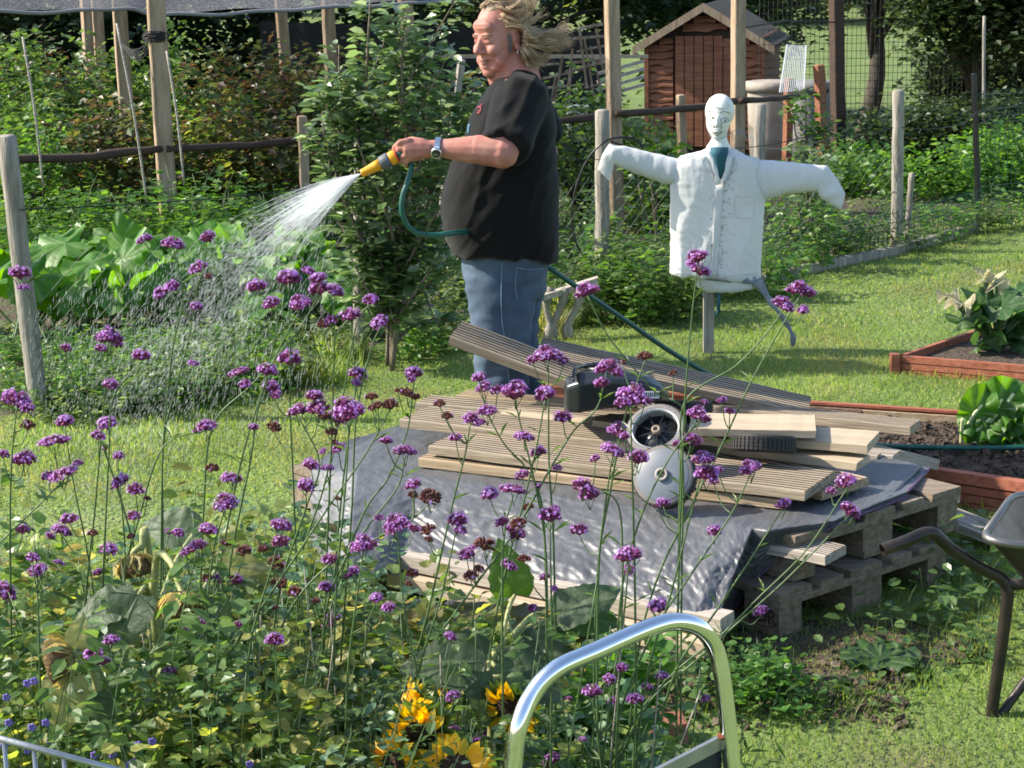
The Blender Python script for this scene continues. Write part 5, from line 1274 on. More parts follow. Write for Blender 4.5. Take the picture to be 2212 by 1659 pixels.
# ================================================================== HOSE
hose = thing('garden_hose', 'dark green garden hose running from the nozzle across the lawn', 'hose', Mn(890, 360, -.31))
m_hose = noisy('green_hose', [(.005, .06, .045), (.01, .10, .075)], 30, rough=.35, bump=.1)
hz = lambda x, y, d: Mn(x, y, d)
pts = [hz(872, 333, -.31), hz(885, 345, -.30), hz(888, 365, -.31), hz(880, 395, -.33), hz(870, 425, -.34), hz(869, 458, -.34), hz(882, 488, -.33), hz(905, 504, -.32), hz(940, 508, -.30), hz(985, 503, -.27), hz(1040, 500, -.10), hz(1090, 520, .28), hz(1150, 560, .33), hz(1182, 576, .3)]
mb = MB(); mb.tube(smoothed(pts, 8), .0105, 10); mb.build('hose_loop', m_hose, hose, True)
h0 = hz(1182, 576, .3); h1 = at_z(1620, 852, .17)
run = [h0, h0.lerp(h1, .3) + Vector((0, 0, -.015)), h0.lerp(h1, .6) + Vector((0, 0, -.03)), h0.lerp(h1, .85) + Vector((0, 0, -.02)), h1, at_z(1700, 900, .12), at_z(1800, 950, .1), at_z(1935, 964, .115), at_z(2000, 966, .112), at_z(2120, 968, .11), at_z(2280, 964, .11)]
mb = MB(); mb.tube(smoothed(run, 8), .0105, 10); mb.build('hose_run', m_hose, hose, True)
nz = thing('hose_nozzle', 'yellow and grey spray nozzle held in the hand of the man', 'nozzle', hz(779, 376, -.31))
n0, n1_ = hz(781, 375, -.31), hz(868, 331, -.31); nv = n1_ - n0; na_ = nv.normalized(); nx_ = na_.orthogonal().normalized(); ny_ = na_.cross(nx_)
def nzs(prof, m, name, n=18):
    mbx = MB(); mbx.loft([[n0 + nv * t + (nx_ * math.cos(q) + ny_ * math.sin(q)) * r for q in [2 * math.pi * j / n for j in range(n)]] for t, r in prof]); return mbx.build(name, m, nz, True)
m_yel = mat('yellow_plastic', (.75, .33, .01), .35); m_gry = mat('grey_rubber', (.09, .10, .11), .6); m_grn = mat('dark_green_plastic', (.01, .10, .08), .4); m_rd = mat('red_ring', (.5, .04, .02), .4)
nzs([(0, .0125), (.01, .0155), (.05, .0145), (.35, .019), (.47, .021)], m_yel, 'spray_tip'); nzs([(.47, .0225), (.5, .026), (.66, .028), (.7, .026)], m_gry, 'grip_ring')
nzs([(.70, .024), (.73, .0255), (.84, .0255), (.86, .024)], m_yel, 'collar'); nzs([(.86, .0255), (.895, .0255)], m_rd, 'red_ring'); nzs([(.895, .021), (1.0, .019), (1.1, .016)], m_grn, 'connector')

# ================================================================== BOARDS
m_groove_shade = noisy('groove_shade_and_grime', [(.035, .026, .018), (.085, .062, .042)], 8, (1, 20, 20), .95, .4)  # dark brown that puts groove shadow into the board colour, besides grime
def decking(label, p0, p1, z0, z1, w_=.12, t=.028, m=m_wood, grooves=7, group='decking boards piled on the pallets', name='decking_board', roll=0.0, zw=0.0, ext=(0, 0)):
    """p0/p1: picture points of the near top edge at heights z0/z1"""
    A, B = at_z(*p0, z0), at_z(*p1, z1); u = (B - A).normalized(); A = A - u * ext[0]; B = B + u * ext[1]
    v = Vector((-u.y, u.x, 0)).normalized()
    if v.y < 0: v = -v
    v = (v + Vector((0, 0, zw))).normalized(); n = u.cross(v).normalized()
    if n.z < 0: n = -n
    if roll: 
        q = Quaternion(u, roll); v = q @ v; n = q @ n
    L = (B - A).length; top = []
    if grooves:
        p = w_ / grooves
        for i in range(grooves):
            a = i * p
            top += [(a + p * .04, 0 if i else -.001), (a + p * .66, 0), (a + p * .73, -.007), (a + p * .97, -.007)]
        top = [(0, -.006)] + top[0:-2] + [(w_ - .002, -.001), (w_, -.004)] if False else [(0, -.004)] + top[:-2] + [(w_, -.003)]
    else: top = [(0, -.002), (.003, 0), (w_ - .003, 0), (w_, -.002)]
    sec = [(0, -t)] + top + [(w_, -t)]
    nseg = 10; mb = MB(); wob = [rng.normal(0, .0008) for _ in range(nseg + 1)]; rings = []
    bow = rng.uniform(-.003, .003)
    for i in range(nseg + 1):
        x = L * i / nseg; rings.append([Vector((x + (rng.normal(0, .0015) if i in (0, nseg) else 0), a + bow * math.sin(math.pi * i / nseg), b_ + wob[i])) for a, b_ in sec])
    # local frame: x along, y across, z up ; v x? keep right-handed
    mb.loft(rings)
    nsec = len(sec)
    if grooves:   # groove bottoms and walls painted dark to imitate their shadow, with some grime
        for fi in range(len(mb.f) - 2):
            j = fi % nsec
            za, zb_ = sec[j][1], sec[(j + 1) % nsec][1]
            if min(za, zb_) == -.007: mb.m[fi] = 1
    me = mb.mesh(name, [m, m_groove_shade])
    if u.cross(v).dot(n) < 0:
        me.transform(Matrix.Scale(-1, 4, Vector((0, 0, 1)))); 
    R = Matrix((u, v, u.cross(v))).transposed().to_4x4()
    bm_ = bmesh.new(); bm_.from_mesh(me); bmesh.ops.recalc_face_normals(bm_, faces=bm_.faces); bm_.to_mesh(me); bm_.free()
    o = bpy.data.objects.new(name, me); COL.objects.link(o); o.matrix_world = Matrix.Translation(A) @ R
    return tag(o, label, 'board', group)

# ---- pallets: the corner marked EUR is nearest the camera
def pallet(label, corner, u, z0, ln=1.2, wd=.8, rotz=0.0, eur=False):
    """corner = near right bottom corner; u = direction of the short end (away to the right)"""
    root = thing('pallet', label, 'pallet', (corner.x, corner.y, z0), 'old wooden pallets under the pile'); u = Vector(u).normalized(); v = Vector((-u.y, u.x, 0))
    O = Vector((corner.x, corner.y, z0))
    def part(nm, a, b_, c, sa, sb, sc_, jit=.002):
        x, y, z = a + rng.normal(0, jit), b_ + rng.normal(0, jit), c
        vs = [O + u * (x + dx * sa) + v * (y + dy * sb) + Vector((0, 0, z + dz * sc_)) for dx, dy, dz in [(0, 0, 0), (1, 0, 0), (1, 1, 0), (0, 1, 0), (0, 0, 1), (1, 0, 1), (1, 1, 1), (0, 1, 1)]]
        mbx = MB(); mbx.hexa(vs); return mbx.build(nm, m_pallet, root)
    for x, wb in ((0, .1), (.3275, .145), (.7, .1)): part('bottom_board', x, 0, 0, wb, ln, .022)
    bl = None
    for i, (x, wb) in enumerate(((.002, .1), (.33, .14), (.698, .1))):
        for j, y in enumerate((.0, .53, ln - .145)):
            q = part('block', x, y + .003, .022, wb, .14, .078)
            if i == 0 and j == 0: bl = q
    for y in (.0, .5275, ln - .145): part('stringer', 0, y, .1, wd, .145, .021)
    for i, (x, wb) in enumerate(((0, .145), (.185, .1), (.3275, .145), (.515, .1), (wd - .145, .145))): part('deck_board', x, 0, .1215, wb, ln, .022)
    return root, bl, O, u, v
PCn = at_z(1684, 1391, .0); PF = at_z(2038, 1267, 0.0); ue = (PF - PCn).normalized()
p1_, blk, O1, U1, V1 = pallet('bottom pallet with a stamped corner block under the pile', PCn, ue, .012)
p2_, _, _, _, _ = pallet('upper pallet hidden partly under the black cover', PCn + U1 * .10 + V1 * .04, (Vector(ue) + Vector((.03, .02, 0))), .162)
p3_, _, _, _, _ = pallet('second bottom pallet behind the light beams at the left', PCn + V1 * 1.06 - U1 * .22, ue, .012)
# EUR stamp (oval and letters) on the long-side face of the corner block
def text_mesh(s, size, name, m, parent, origin, ex, ey, extr=.0006):
    cu = bpy.data.curves.new(name, 'FONT'); cu.body = s; cu.size = size; cu.extrude = extr; cu.align_x = 'CENTER'; cu.align_y = 'CENTER'
    o = bpy.data.objects.new(name, cu); COL.objects.link(o); dg = bpy.context.evaluated_depsgraph_get(); me = bpy.data.meshes.new_from_object(o.evaluated_get(dg)); bpy.data.objects.remove(o)
    me.materials.clear(); me.materials.append(m); ez = ex.cross(ey)
    me.transform(Matrix.Translation(origin) @ Matrix((ex, ey, ez)).transposed().to_4x4()); return link(name, me, parent)
m_brand = mat('burnt_stamp', (.035, .022, .015), .9)
fc_ = O1 - U1 * .003 + V1 * .068 + Vector((0, 0, .060))
text_mesh('EUR', .062, 'stamped_letters', m_brand, blk, fc_, -V1, Vector((0, 0, 1)))
mb = MB(); mb.tube([fc_ - U1 * .0003 + (-V1) * .064 * math.cos(a) + Vector((0, 0, .032 * math.sin(a))) for a in [2 * math.pi * i / 30 for i in range(31)]], .0014, 4, caps=False); mb.build('stamped_ring', m_brand, blk)

# ---- the black ground cover draped over the stack
ZT = .325
m_tarp = noisy('black_woven_cover', [(.070, .073, .079), (.082, .085, .092), (.095, .098, .105)], 4, rough=.47, bump=.55, bscale=20, bdist=.012)
m_tarp.node_tree.nodes['Principled BSDF'].inputs['Specular IOR Level'].default_value = .8
tarp = thing('ground_cover_sheet', 'crinkled black woven sheet draped over the pallets under the boards', 'sheet', at_z(1200, 1100, 0))
back = [(730, 958), (860, 920), (1000, 900), (1200, 905), (1400, 920), (1600, 940), (1780, 962), (1868, 985), (1940, 992), (2008, 1012)]
crest = [(672, 1015), (760, 1020), (905, 1030), (1080, 1052), (1260, 1080), (1430, 1105), (1560, 1128), (1660, 1148), (1800, 1125), (1962, 1062)]
foot = [(672, 1200), (735, 1290), (872, 1205), (1030, 1232), (1200, 1262), (1370, 1300), (1500, 1330), (1590, 1312)]
NB = 60
def samp(L, t):
    t = t * (len(L) - 1); i = min(int(t), len(L) - 2); f = t - i; return (L[i][0] * (1 - f) + L[i + 1][0] * f, L[i][1] * (1 - f) + L[i + 1][1] * f)
def tarp_pt(s, v):
    """s along the front 0..1 (left to right), v 0 back, 1 crest, 2 foot"""
    if v <= 1:
        p = at_z(*samp(back, s), ZT - .02 * (s > .97)); q = at_z(*samp(crest, s), ZT - (.05 * max(0, .12 - s) / .12)); r = p.lerp(q, v)
    else:
        q = at_z(*samp(crest, s), ZT - (.05 * max(0, .12 - s) / .12)); sf = min(1, s / .78)
        f = at_z(*samp(foot, sf), .05 + (.12 if .15 < sf < .95 else 0)); e = v - 1
        if s > .78:
            k = (s - .78) / .22; f = f.lerp(q + Vector((0, 0, -.015)), min(1, k * 1.9) ** .8)
        r = q.lerp(f, e); r.z = q.z + (f.z - q.z) * e ** 1.1
    return r
rows = []
for j in range(0, 133):
    v = j / 66
    row = []
    for i in range(0, 281):
        s = i / 280; p = tarp_pt(s, v)
        amp = .004 if v < .9 else .004 + .013 * min(1, (v - .9) * 1.6)
        nrm = Vector((-.25, -.85, .35)) if v > 1 else Vector((0, 0, 1))
        x, y = s * 3.0, v * .7
        wx = x + .12 * noise.noise(Vector((x * 3, y * 3, 1))); wy = y + .12 * noise.noise(Vector((x * 3, y * 3, 8))); a_, b2 = wx * .8 + wy * .6, wy * .8 - wx * .6; d = .9 * noise.noise(Vector((wx * 7 + wy * 4, wy * 5 - wx * 2, 0))) + .8 * (.3 - abs(noise.noise(Vector((a_ * 7, b2 * 22, 7))))) + .6 * (.25 - abs(noise.noise(Vector((wx * 34, wy * 12 + wx * 9, 3))))) + .45 * (.25 - abs(noise.noise(Vector((a_ * 22, b2 * 60, 9)))))
        row.append(p + nrm * amp * d)
    rows.append(row)
mb = MB(); mb.loft(rows, caps=False, closed=False); sh_ = mb.build('cover_cloth', m_tarp, tarp, True)
m_hem = mat('purplish_hem_edge', (.10, .06, .12), .7)
mb = MB(); edge = [rows[j][280] for j in range(0, 67)]; mb.tube(edge, .006, 5); mb.tube([rows[132][i] for i in range(204, 281)], .006, 5); mb.build('hem', m_hem, tarp, True)
# flap folded over the far right corner
# second crumple of cover beneath the beams
mb = MB(); rows2 = []
for j in range(14):
    rows2.append([at_z(830 + 450 * i / 40 + 10 * noise.noise(Vector((i * .3, j * .2, 0))), 1290 + 26 * i / 40 + 5.5 * j, .13 - .0095 * j) + Vector((0, -.02 * noise.noise(Vector((i * .35, j * .4, 2))), .012 * noise.noise(Vector((i * .5, j * .5, 5))))) for i in range(41)])
mb.loft(rows2, caps=False, closed=False); mb.build('cover_fold', m_tarp, tarp, True)

GD = 'decking boards piled on the pallets'
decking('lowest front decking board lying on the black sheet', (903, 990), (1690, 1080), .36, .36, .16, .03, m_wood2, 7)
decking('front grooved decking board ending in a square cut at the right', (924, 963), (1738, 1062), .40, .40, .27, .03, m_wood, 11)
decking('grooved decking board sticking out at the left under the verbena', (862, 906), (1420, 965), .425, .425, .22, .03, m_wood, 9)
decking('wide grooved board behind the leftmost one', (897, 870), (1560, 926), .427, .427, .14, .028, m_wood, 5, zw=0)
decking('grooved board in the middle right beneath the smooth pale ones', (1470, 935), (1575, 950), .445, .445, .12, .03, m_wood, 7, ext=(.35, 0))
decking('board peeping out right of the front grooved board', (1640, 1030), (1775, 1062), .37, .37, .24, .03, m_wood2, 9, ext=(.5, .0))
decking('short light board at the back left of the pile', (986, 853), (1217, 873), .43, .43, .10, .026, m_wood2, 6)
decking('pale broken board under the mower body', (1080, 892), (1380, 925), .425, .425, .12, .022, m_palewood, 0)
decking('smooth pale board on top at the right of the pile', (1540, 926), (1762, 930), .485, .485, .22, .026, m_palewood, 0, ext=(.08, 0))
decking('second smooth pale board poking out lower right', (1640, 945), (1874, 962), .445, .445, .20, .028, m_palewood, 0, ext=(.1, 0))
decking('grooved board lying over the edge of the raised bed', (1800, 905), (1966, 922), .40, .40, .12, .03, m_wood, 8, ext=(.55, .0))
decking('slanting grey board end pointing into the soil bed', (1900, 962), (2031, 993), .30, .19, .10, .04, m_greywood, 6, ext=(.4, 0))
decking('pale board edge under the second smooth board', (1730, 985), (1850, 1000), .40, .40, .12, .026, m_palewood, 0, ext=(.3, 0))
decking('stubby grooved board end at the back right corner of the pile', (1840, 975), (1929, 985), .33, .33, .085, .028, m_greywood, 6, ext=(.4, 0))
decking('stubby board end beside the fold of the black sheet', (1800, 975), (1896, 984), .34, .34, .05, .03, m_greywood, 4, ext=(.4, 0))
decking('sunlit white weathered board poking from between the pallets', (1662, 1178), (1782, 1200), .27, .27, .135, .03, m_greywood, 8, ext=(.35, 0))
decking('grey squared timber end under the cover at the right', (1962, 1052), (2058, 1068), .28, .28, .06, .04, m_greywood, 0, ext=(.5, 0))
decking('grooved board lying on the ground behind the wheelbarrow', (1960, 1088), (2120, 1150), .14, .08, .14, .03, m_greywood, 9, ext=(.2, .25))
# the two long boards leaning up at the back
A = at_y(972, 727, 7.0); B = at_y(1500, 935, 6.75)
def plank3(label, A, B, w_, t, m, g, zw=.0):
    u = (B - A).normalized(); pa, pb = proj(A), proj(B)
    o = decking(label, pa, pb, A.z, B.z, w_, t, m, g, 'long boards leaning across the back of the pile', zw=zw); return o
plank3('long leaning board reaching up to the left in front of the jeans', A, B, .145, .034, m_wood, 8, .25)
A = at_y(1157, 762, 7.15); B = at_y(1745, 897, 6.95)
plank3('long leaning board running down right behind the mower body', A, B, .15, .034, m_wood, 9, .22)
# beams at the lower left
GK = 'light timbers stacked low beside the pallets'
decking('pale top timber lying in front of the black sheet', (850, 1195), (1556, 1338), .185, .175, .085, .05, m_greywood, 0, GK, 'timber_beam')
decking('pale timber directly under the top one at lower left', (835, 1238), (1520, 1392), .125, .12, .095, .045, m_palewood, 0, GK, 'timber_beam')
decking('short low timber by the chrome handle resting on soil', (1290, 1400), (1500, 1420), .06, .06, .10, .05, m_greywood, 0, GK, 'timber_beam')

# ---- mower body and wheels
m_blk = noisy('glossy_black_plastic', [(.010, .012, .015), (.02, .023, .027)], 6, rough=.28, bump=.15)
mow = thing('mower_deck', 'black plastic body of a dismantled lawnmower on the boards', 'mower part', at_z(1330, 890, .44))
MD = 6.55
mq = lambda x, y, d=0: at_y(x, y, MD + d)
def sec(x, yt, yb, d0, d1, dz=0): 
    r = []
    for t, s in ((0, 1), (.0, .25), (.12, .0), (.5, -.06), (.88, .02), (1, .3), (1, 1)):
        r.append(mq(x, yt + (yb - yt) * s, d0 + (d1 - d0) * t))
    return r
secs = [(1218, 842, 890, -.10, .10), (1224, 818, 891, -.14, .18), (1250, 806, 892, -.16, .24), (1300, 800, 884, -.17, .28), (1350, 802, 878, -.17, .28), (1400, 812, 872, -.16, .26), (1430, 830, 868, -.14, .2), (1445, 848, 870, -.1, .12)]
mb = MB(); mb.loft([sec(*s) for s in secs]); dk = mb.build('deck', m_blk, mow); bake(dk, [('REMESH', dict(mode='VOXEL', voxel_size=.007, use_smooth_shade=True)), ('SMOOTH', dict(factor=.5, iterations=3))])
mb = MB()
mb.loft([[mq(x + (c * 44), y - 4 * s, .04 + .12 * s) for c, s in [(math.cos(a), math.sin(a)) for a in [2 * math.pi * j / 20 for j in range(20)]]] for x, y in ((1300, 805), (1300, 798), (1297, 792))]); mb.build('engine_seat', m_blk, mow, True)
mb = MB(); mb.tube(smoothed([mq(1236, 815, -.16), mq(1242, 798, -.12), mq(1262, 790, -.02), mq(1300, 785, .05)], 5), .007, 8); mb.tube([mq(1240, 800, -.1), mq(1238, 822, -.175)], .004, 6); mb.build('bracket', m_blk, mow, True)
mb = MB(); mb.hexa([mq(1332, 885, -.19), mq(1378, 880, -.19), mq(1378, 880, -.1), mq(1332, 885, -.1), mq(1334, 850, -.19), mq(1376, 850, -.19), mq(1376, 850, -.1), mq(1334, 850, -.1)]); mb.build('side_foot', m_blk, mow)
mb = MB(); mb.box(mq(1254, 862, -.178), (.05, .006, .035), R=None); 
lb = MB(); c = mq(1406, 853, -.178); lb.box(c, (.055, .003, .024)); lab = lb.build('sticker', mat('white_sticker', (.6, .62, .63), .5), mow)
mb = MB()
for i in range(7): mb.box(c + Vector((-.022 + .007 * i, -.002, .001)), (.0025 + .0015 * (i % 2), .001, .014))
mb.build('sticker_print', m_ink, mow)
m_tyre = noisy('dusty_black_rubber', [(.012, .012, .013), (.035, .034, .033)], 20, rough=.75, bump=.2)
m_tyregrey = noisy('dusty_grey_tyre_wall', [(.14, .13, .125), (.22, .205, .19)], 16, rough=.85, bump=.1)
m_disc = noisy('grey_plastic_wheel_disc', [(.11, .125, .15), (.17, .19, .22)], 4, rough=.45, bump=.05)
def wheel(label, c, axis, R=.098, wdt=.045, face='tread'):
    """axis points out of the visible face"""
    root = thing('wheel', label, 'wheel', c, 'small mower wheels lying on the pile'); ax = Vector(axis).normalized()
    x = ax.orthogonal().normalized(); y = ax.cross(x); n = 48
    q = lambda r, z, a: Vector(c) + (x * math.cos(a) + y * math.sin(a)) * r + ax * z
    h = wdt / 2
    def lathe(prof, m, nm, par=root, closed=True):
        mbx = MB(); rings = [[q(r, z, 2 * math.pi * j / n) for j in range(n)] for r, z in prof]
        if closed: rings.append(rings[0])
        mbx.loft(rings, caps=not closed); return mbx.build(nm, m, par, True)
    lathe([(R * .74, -h), (R * .96, -h), (R * .985, -h * .7), (R * .985, h * .7), (R * .96, h), (R * .74, h)], m_tyregrey if face != 'tread' else m_tyre, 'tyre')
    mbx = MB(); nb_ = 44
    for i in range(nb_):
        for k, zz in enumerate((-.30, -.10, .10, .30) if True else ()):
            a = 2 * math.pi * (i + .5 * (k % 2) * 0) / nb_; da = 2 * math.pi / nb_ * .36; zc = zz * wdt; zh = wdt * .085
            mbx.add([q(r, zc + dz, a + s) for r in (R * .98, R * 1.02) for s, dz in ((-da, -zh), (da, -zh), (da, zh), (-da, zh))], [(4, 5, 6, 7), (0, 1, 5, 4), (1, 2, 6, 5), (2, 3, 7, 6), (3, 0, 4, 7)])
    mbx.build('tread_blocks', m_tyre, root)['kind'] = 'stuff'
    if face == 'disc':
        lathe([(R * .86, h + .001), (R * .80, h + .004), (R * .3, h + .010), (.001, h + .010), (.001, h - .004), (R * .80, h - .010)], m_disc, 'disc')
        lathe([(R * .11, h + .008), (R * .21, h + .008), (R * .22, h + .018), (R * .12, h + .018)], mat('hub_ring', (.25, .23, .21), .6), 'hub'); lathe([(.0005, h + .0108), (R * .115, h + .0108), (R * .115, h + .014), (.0005, h + .012)], m_blacknet, 'hub_hole')
    elif face == 'spoke':
        lathe([(R * .72, h - .004), (R * .77, h + .002), (R * .80, h), (R * .78, h - .01)], m_metal, 'rim_ring')
        lathe([(.0005, -h * .5), (R * .76, -h * .5), (R * .76, -h * .6), (.0005, -h * .6)], m_blk, 'back_plate')
        lathe([(R * .06, -.01), (R * .14, -.01), (R * .15, h * .9), (R * .07, h * .9)], mat('brownish_hub', (.2, .16, .12), .6), 'hub')
        for i in range(9):
            a = 2 * math.pi * i / 9 + .2; mb2 = MB(); mb2.tube([q(R * .14, h * .2, a), q(R * .74, -.002, a)], .003, 5); mb2.build('spoke', m_blk, root)
    else:
        lathe([(.001, h * .6), (R * .75, h * .6), (R * .75, -h * .6), (.001, -h * .6)], m_blk, 'hub_plate')
    return root
wheel('flat lying wheel beside the right end of the mower body', at_z(1478, 882, .475), (0.02, .22, .97), .098, .056)
wheel('flat lying wheel on the right grooved board', at_z(1648, 958, .460), (.07, .25, .96), .106, .056)
cw = at_y(1419, 934, 6.15); wheel('tilted wheel with grey tyre and open black spokes', cw, (-.22, -.62, .75), .098, .046, 'spoke')
cw = at_y(1436, 1030, 5.95); wheel('leaning wheel with smooth grey disc at the front of the pile', cw, (-.30, -.80, .42), .098, .05, 'disc')

# ================================================================== RAISED BEDS
def bed_side(root, a, b_, z0, z1, t, side, m=m_red, plank_h=.03, nm='board'):
    """grooved outer board made of ribs; a,b plan points (Vector), side = offset direction of the inner side"""
    a, b_ = Vector(a), Vector(b_); n = max(1, int(round((z1 - z0) / plank_h))); s = Vector(side).normalized() * t
    for i in range(n):
        za = z0 + (z1 - z0) * i / n; zb = z0 + (z1 - z0) * (i + .86) / n if i < n - 1 else z1
        mb = MB(); e = s * .0
        bb_ = [a, b_, b_ + s, a + s] 
        mb.hexa([Vector((p.x, p.y, za)) for p in bb_] + [Vector((p.x, p.y, zb)) for p in bb_]); mb.build(nm, m, root)
bed = thing('raised_bed', 'long raised bed of red stained boards holding bare dark soil', 'raised bed', at_z(1900, 940, 0))
zt = .135
bl_, br_ = at_z(1150, 829, zt), at_z(2330, 905, zt); fl_, fr_ = at_z(1900, 998, zt), at_z(2330, 1062, zt)
ub = (br_ - bl_).normalized(); uf = (fr_ - fl_).normalized(); fl2 = fl_ - uf * .9
m_redin = noisy('inner_brown_board', [(.10, .055, .035), (.19, .12, .085), (.27, .19, .14)], 3, (1, 16, 16), .85, .5, 8)
inn = Vector((.25, -1, 0))
bed_side(bed, bl_, br_, 0, zt - .006, .022, inn, m_red, .04)
mb = MB(); P = [bl_, br_, br_ + inn.normalized() * .035, bl_ + inn.normalized() * .035]; mb.hexa([p + Vector((0, 0, -.004)) for p in P] + [p + Vector((0, 0, .006)) for p in P]); mb.build('capping', m_red, bed)
# pale boards lining the back inside
for k, (x0, x1, mm) in enumerate(((1630, 1852, m_redin), (1855, 2085, m_wood2), (2090, 2330, m_redin))):
    a, b_ = at_z(x0, 829 + (x0 - 1150) * .0644, zt), at_z(x1, 829 + (x1 - 1150) * .0644, zt)
    off = inn.normalized() * .036; a = a + off; b_ = b_ + off
    nrow = 3 if k == 1 else 5
    for i in range(nrow):
        z0, z1 = .02 + (zt - .03) * i / nrow, .02 + (zt - .03) * (i + .93) / nrow
        mb = MB(); q = [a, b_, b_ + inn.normalized() * .016, a + inn.normalized() * .016]; mb.hexa([Vector((p.x, p.y, z0)) for p in q] + [Vector((p.x, p.y, z1)) for p in q]); mb.build('lining_board', mm, bed)
bed_side(bed, fl2, fr_, 0, zt - .006, .03, Vector((.2, 1, 0)), m_red, .034)
mb = MB(); iv = Vector((.2, 1, 0)).normalized() * .045; P = [fl2, fr_, fr_ + iv, fl2 + iv]; mb.hexa([p + Vector((0, -.004, -.034)) for p in P] + [p + Vector((0, 0, .004)) for p in P]); mb.build('capping', m_red, bed)
# soil
mb = MB(); ns = 90; rows = []
for j in range(46):
    v = j / 45; row = []
    for i in range(ns + 1):
        u = i / ns; p = (fl2.lerp(fr_, u)).lerp(bl_.lerp(br_, u), v)
        z = .085 + .016 * noise.noise(Vector((p.x * 9, p.y * 9, 0))) + .013 * noise.noise(Vector((p.x * 30, p.y * 30, 3)))
        row.append(Vector((p.x, p.y, z)))
    rows.append(row)
mb.loft(rows, caps=False, closed=False); so_ = mb.build('soil', m_soil, bed, True)
N = 3800; uu, vv = rng.uniform(.25, 1, N), rng.uniform(.02, .97, N)
P = np.array([tuple((fl2.lerp(fr_, a)).lerp(bl_.lerp(br_, a), b_)) for a, b_ in zip(uu, vv)]); P[:, 2] = .088 + rng.normal(0, .008, N)
lump = [(-.5, -.4, -.3), (.5, -.45, -.25), (.45, .5, -.3), (-.5, .45, -.3), (-.35, -.3, .35), (.3, -.35, .4), (.35, .3, .3), (-.3, .35, .4)]
cloud('soil_clods', [m_soil], P, frames(rng.normal(0, 1, (N, 3)), rng.normal(0, 1, (N, 3))), .0105 * rng.lognormal(0, .5, N), lump, [(0, 1, 2, 3), (4, 7, 6, 5), (0, 4, 5, 1), (1, 5, 6, 2), (2, 6, 7, 3), (3, 7, 4, 0)], bed, kind='stuff')
# far bed
bed2 = thing('raised_bed', 'further raised bed of red stained boards holding a marrow plant', 'raised bed', at_z(2120, 780, 0))
zt2 = .095; c1, c2, c3 = at_z(1938, 768, zt2), at_z(2330, 800, zt2), at_z(2125, 705, zt2)
bed_side(bed2, c1, c2, 0, zt2, .03, Vector((0, 1, 0)), m_red, .028)
bed_side(bed2, c3, c1, 0, zt2, .03, Vector((1, 0, 0)), m_red, .045)
c4 = at_z(2330, 716, zt2); bed_side(bed2, c3, c4, 0, zt2, .03, Vector((0, -1, 0)), m_red, .045)
mb = MB(); mb.add([Vector((p.x, p.y, .06)) for p in (c1, c2, c4, c3)], [(0, 1, 2, 3)]); mb.build('soil', m_soil, bed2)
mb = MB(); mb.box(c1 + Vector((-.012, .0, -.045)), (.04, .05, .11)); mb.build('corner_block', m_red, bed2)

# chard in the near bed
m_chard = bigleaf_mat('chard_leaf', (.06, .16, .025), (.10, .23, .045), (.4, .46, .28), .5, .4)
CH = [leafmesh('leaf', 20 + s, m_chard, lobes=2, depth=.22, wav=.35, fold=.55, notch=False, point=1.15) for s in range(4)]
ch = thing('chard_plant', 'leafy green chard plant with thick pale stalks in the near bed', 'plant', at_z(2080, 955, .09)); 
m_stalk = mat('pale_stalk', (.62, .66, .34), .4)
b0 = at_z(2078, 958, .09); mb = MB()
cdat = [((2098, 905), (2122, 875), .24, (.35, 0, .8)), ((2110, 930), (2150, 895), .26, (.8, 0, .45)), ((2125, 950), (2165, 935), .20, (1, -.3, .1)), ((2078, 925), (2079, 905), .0, (0, 0, 1)),
        ((2150, 925), (2200, 880), .30, (.7, .2, .7)), ((2160, 940), (2225, 915), .28, (.9, -.1, .3)), ((2150, 900), (2190, 850), .27, (.4, .3, .9)), ((2140, 900), (2165, 862), .27, (.3, .1, 1)), ((2170, 950), (2230, 950), .24, (1, -.4, 0)), ((2190, 900), (2240, 860), .3, (.6, .2, .6))]
for (m1, m2, s, d) in cdat:
    q = smoothed([b0, at_y(*m1, b0.y - .02), at_y(*m2, b0.y - .03)], 5); mb.tube(q, [.014 * (1 - .5 * i / len(q)) for i in range(len(q))], 7, flat=.7)
    if s: put_leaf(random.choice(CH), ch, q[-4], d, (random.gauss(-.2, .3), -.7, .75), s * .72)
mb.build('stalk', m_stalk, ch, True)
for k in range(5):
    t = b0 + Vector((random.uniform(.2, .45), random.uniform(-.08, .2), random.uniform(.03, .14))); put_leaf(random.choice(CH), ch, t, (random.uniform(-.4, 1), random.uniform(-.5, .3), random.uniform(-.1, .9)), (random.gauss(0, .5), -.8, .8), random.uniform(.12, .2))
